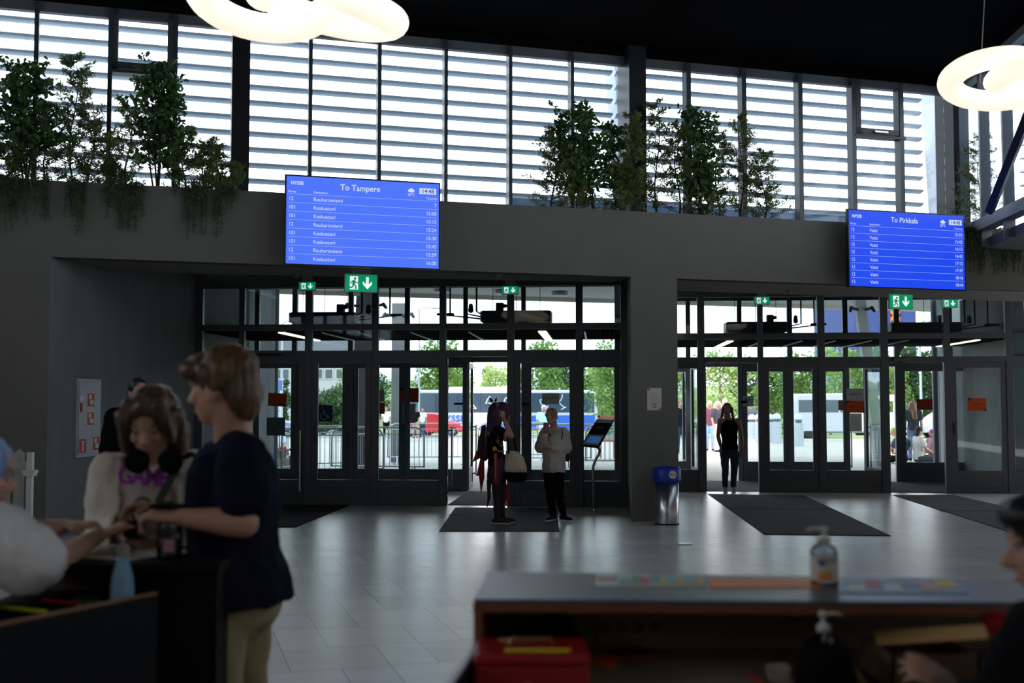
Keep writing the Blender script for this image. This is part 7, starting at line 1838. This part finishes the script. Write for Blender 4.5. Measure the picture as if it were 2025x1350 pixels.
# cardboard box with raised flap
q0 = atY(1735,1275,2.70); q1 = atY(1955,1262,2.55); q2 = atY(1948,1238,2.62); q3 = atY(1728,1248,2.78)
cbx = empty('cardboard_box', ((q0.x+q1.x)/2,2.6,zb_), 0, 'open brown cardboard box with a raised flap under the right counter', 'box')
b = MB(); v = [q0,q1,q2,q3]; w_ = [p+Vector((0,0.006,0.003)) for p in v]; b.add(v+w_,[(0,1,2,3),(7,6,5,4),(0,4,5,1),(1,5,6,2),(2,6,7,3),(3,7,4,0)]); b.build('flap', mat('cardboard',(0.45,0.26,0.10),0.8,var=0.06,vscale=20), cbx)
b = MB(); zf = q0.z-0.002; b.box((q0.x,2.60,zb_),(q1.x,2.606,zf)); b.box((q0.x,2.60,zb_),(q0.x+0.006,2.82,zf)); b.box((q0.x,2.82,zb_),(q1.x,2.826,zf)); b.box((q1.x-0.006,2.6,zb_),(q1.x,2.82,zf)); b.box((q0.x,2.6,zb_),(q1.x,2.82,zb_+0.006)); b.build('box_walls', mat('cardboard_dark',(0.12,0.06,0.03),0.8), cbx)
random.seed(9); b = MB(); c0 = atY(1968,1228,2.68)
for i in range(260): b.leaf(c0+rdir()*0.02, rdir(), 0.022, 0.008, rdir())
tag(b.build('red_pompom', mat('pompom_red',(0.45,0.01,0.01),0.8)), 'red fringed pompom at the right edge under the counter', 'pompom')
b = MB(); b.tube([c0, (c0.x, c0.y, ZC-0.035)], 0.0015, 5); b.build('cord', M_cblk, bpy.data.objects['red_pompom'])
# ---- left counter
lc = empty('service_counter', (-1.5,3.5,0), 0, 'dark service counter at the lower left where the people stand', 'counter')
xr = atY(442,1200,3.36).x
mesh_box('countertop', (-1.60,3.30,ZC-0.03),(xr,3.72,ZC), M_cblk, lc, bevel=0.003)
mesh_box('back_board', (-1.60,3.66,0),(xr-0.02,3.69,ZC-0.03), mat('board_brown',(0.075,0.045,0.03),0.7), lc)
xe = atY(302,1200,3.34).x
mesh_box('end_cabinet', (xe,3.32,0),(xr-0.01,3.66,ZC-0.03), M_cblk, lc)
zl = 0.99
P0 = atz(302,1170,1.09); P1 = atz(0,1230,1.09); dd = (P1-P0).normalized(); P2 = P1+dd*0.28; nn_ = Vector((dd.y,-dd.x,0))*(-0.02)
poly('work_surface', [(xe,3.66),(xe,P0.y),(P2.x,P2.y),(P2.x,3.66)], zl-0.03, zl, mat('work_dark',(0.03,0.028,0.026),0.6), lc)
poly('side_panel', [P0,P2,P2+nn_,P0+nn_], 0, 1.085, mat('panel_charcoal',(0.012,0.013,0.014),0.8,spec=0.08), lc)
poly('panel_edge', [P0,P2,P2+nn_,P0+nn_], 1.085, 1.09, mat('edge_brown',(0.20,0.09,0.04),0.6), lc)
sheet('leaflet', [(150,1102),(250,1108),(395,1090),(210,1074)], ZC, cols[0], 'colourful map leaflet under the hands on the left counter', blocks=[(0.1,0.1,0.35,0.5,cols[5]),(0.4,0.2,0.6,0.6,cols[4]),(0.6,0.1,0.9,0.4,cols[6]),(0.2,0.6,0.5,0.9,cols[1]),(0.6,0.5,0.9,0.9,cols[0])])
# blue bottle
bz = Vector((atY(243,1100,3.21).x, 3.21, zl)); k_ = 3.21/FPX; Hb = atY(243,1077,3.21).z - zl
bb_ = empty('drinking_bottle', bz, 0, 'matt light blue drinking bottle with steel cap in front of the left counter', 'bottle')
b = MB(); r0 = 22*k_; b.lathe([(r0*0.9,0),(r0,0.01),(r0,Hb*0.48),(r0*0.85,Hb*0.64),(r0*0.55,Hb*0.78),(r0*0.5,Hb*0.86)], bz, 32); b.build('body', mat('bottle_blue',(0.16,0.30,0.42),0.45,var=0.1,vscale=30), bb_, smooth=True)
b = MB(); b.lathe([(r0*0.56,Hb*0.86),(r0*0.58,Hb*0.87),(r0*0.58,Hb*0.99),(r0*0.5,Hb)], bz, 28); b.build('cap', mat('cap_steel',(0.30,0.27,0.24),0.3,metal=0.8), bb_, smooth=False)
def liel(name, x0,y0,x1,y1,r_,m,label,cat):
    a_, c2 = atz(x0,y0,zl+0.05), atz(x1,y1,zl+0.05); b = MB(); b.tube([a_,c2], r_, 8); return tag(b.build(name,m),label,cat)
bx = empty('desk_tray', atz(120,1200,zl), 0, 'black desk tray of small items behind the left side panel', 'tray')
ta, tb2 = atz(-10,1185,zl+0.04), atz(190,1180,zl+0.04)
b = MB(); b.box((ta.x,3.16,zl),(min(tb2.x,bz.x-0.05),3.60,zl+0.035)); b.build('tray_body', M_cblk, bx)
liel('highlighter', -5,1199,92,1210,0.006,mat('pen_lime',(0.45,0.50,0.01),0.4,emit=None),'lime yellow highlighter pen at the lower left edge','pen')
liel('marker', 84,1187,156,1194,0.006,mat('pen_pink',(0.55,0.03,0.07),0.4),'pink red marker pen on the tray behind the left side panel','pen')
b = MB(); g_ = [atz(x,y,zl+0.045) for x,y in ((140,1186),(195,1188),(200,1176),(160,1174))]; b.prism([(p.x,p.y) for p in g_], zl+0.036, zl+0.046); tag(b.build('green_pouch', mat('pouch_green',(0.06,0.14,0.08),0.6)), 'small green pouch behind the pink marker', 'pouch')
# things the people hold
b = MB(); b.cbox(atY(345,1000,3.40),(0.14,0.05,0.012)); tag(b.build('card_reader', M_cblk, bevel=0.003), 'thin black device held by the man in navy', 'device')
b = MB(); b.cbox(atY(266,1045,3.66),(0.06,0.045,0.05)); b.lathe([(0.001,0),(0.022,0),(0.022,0.035),(0.001,0.035)],(0,0,0),18,Matrix.Translation(atY(266,1045,3.64)) @ Matrix.Rotation(R(90),4,'X')); tag(b.build('camera', M_cblk, bevel=0.003), 'small black camera hanging from the teen\'s strap above the counter', 'camera')
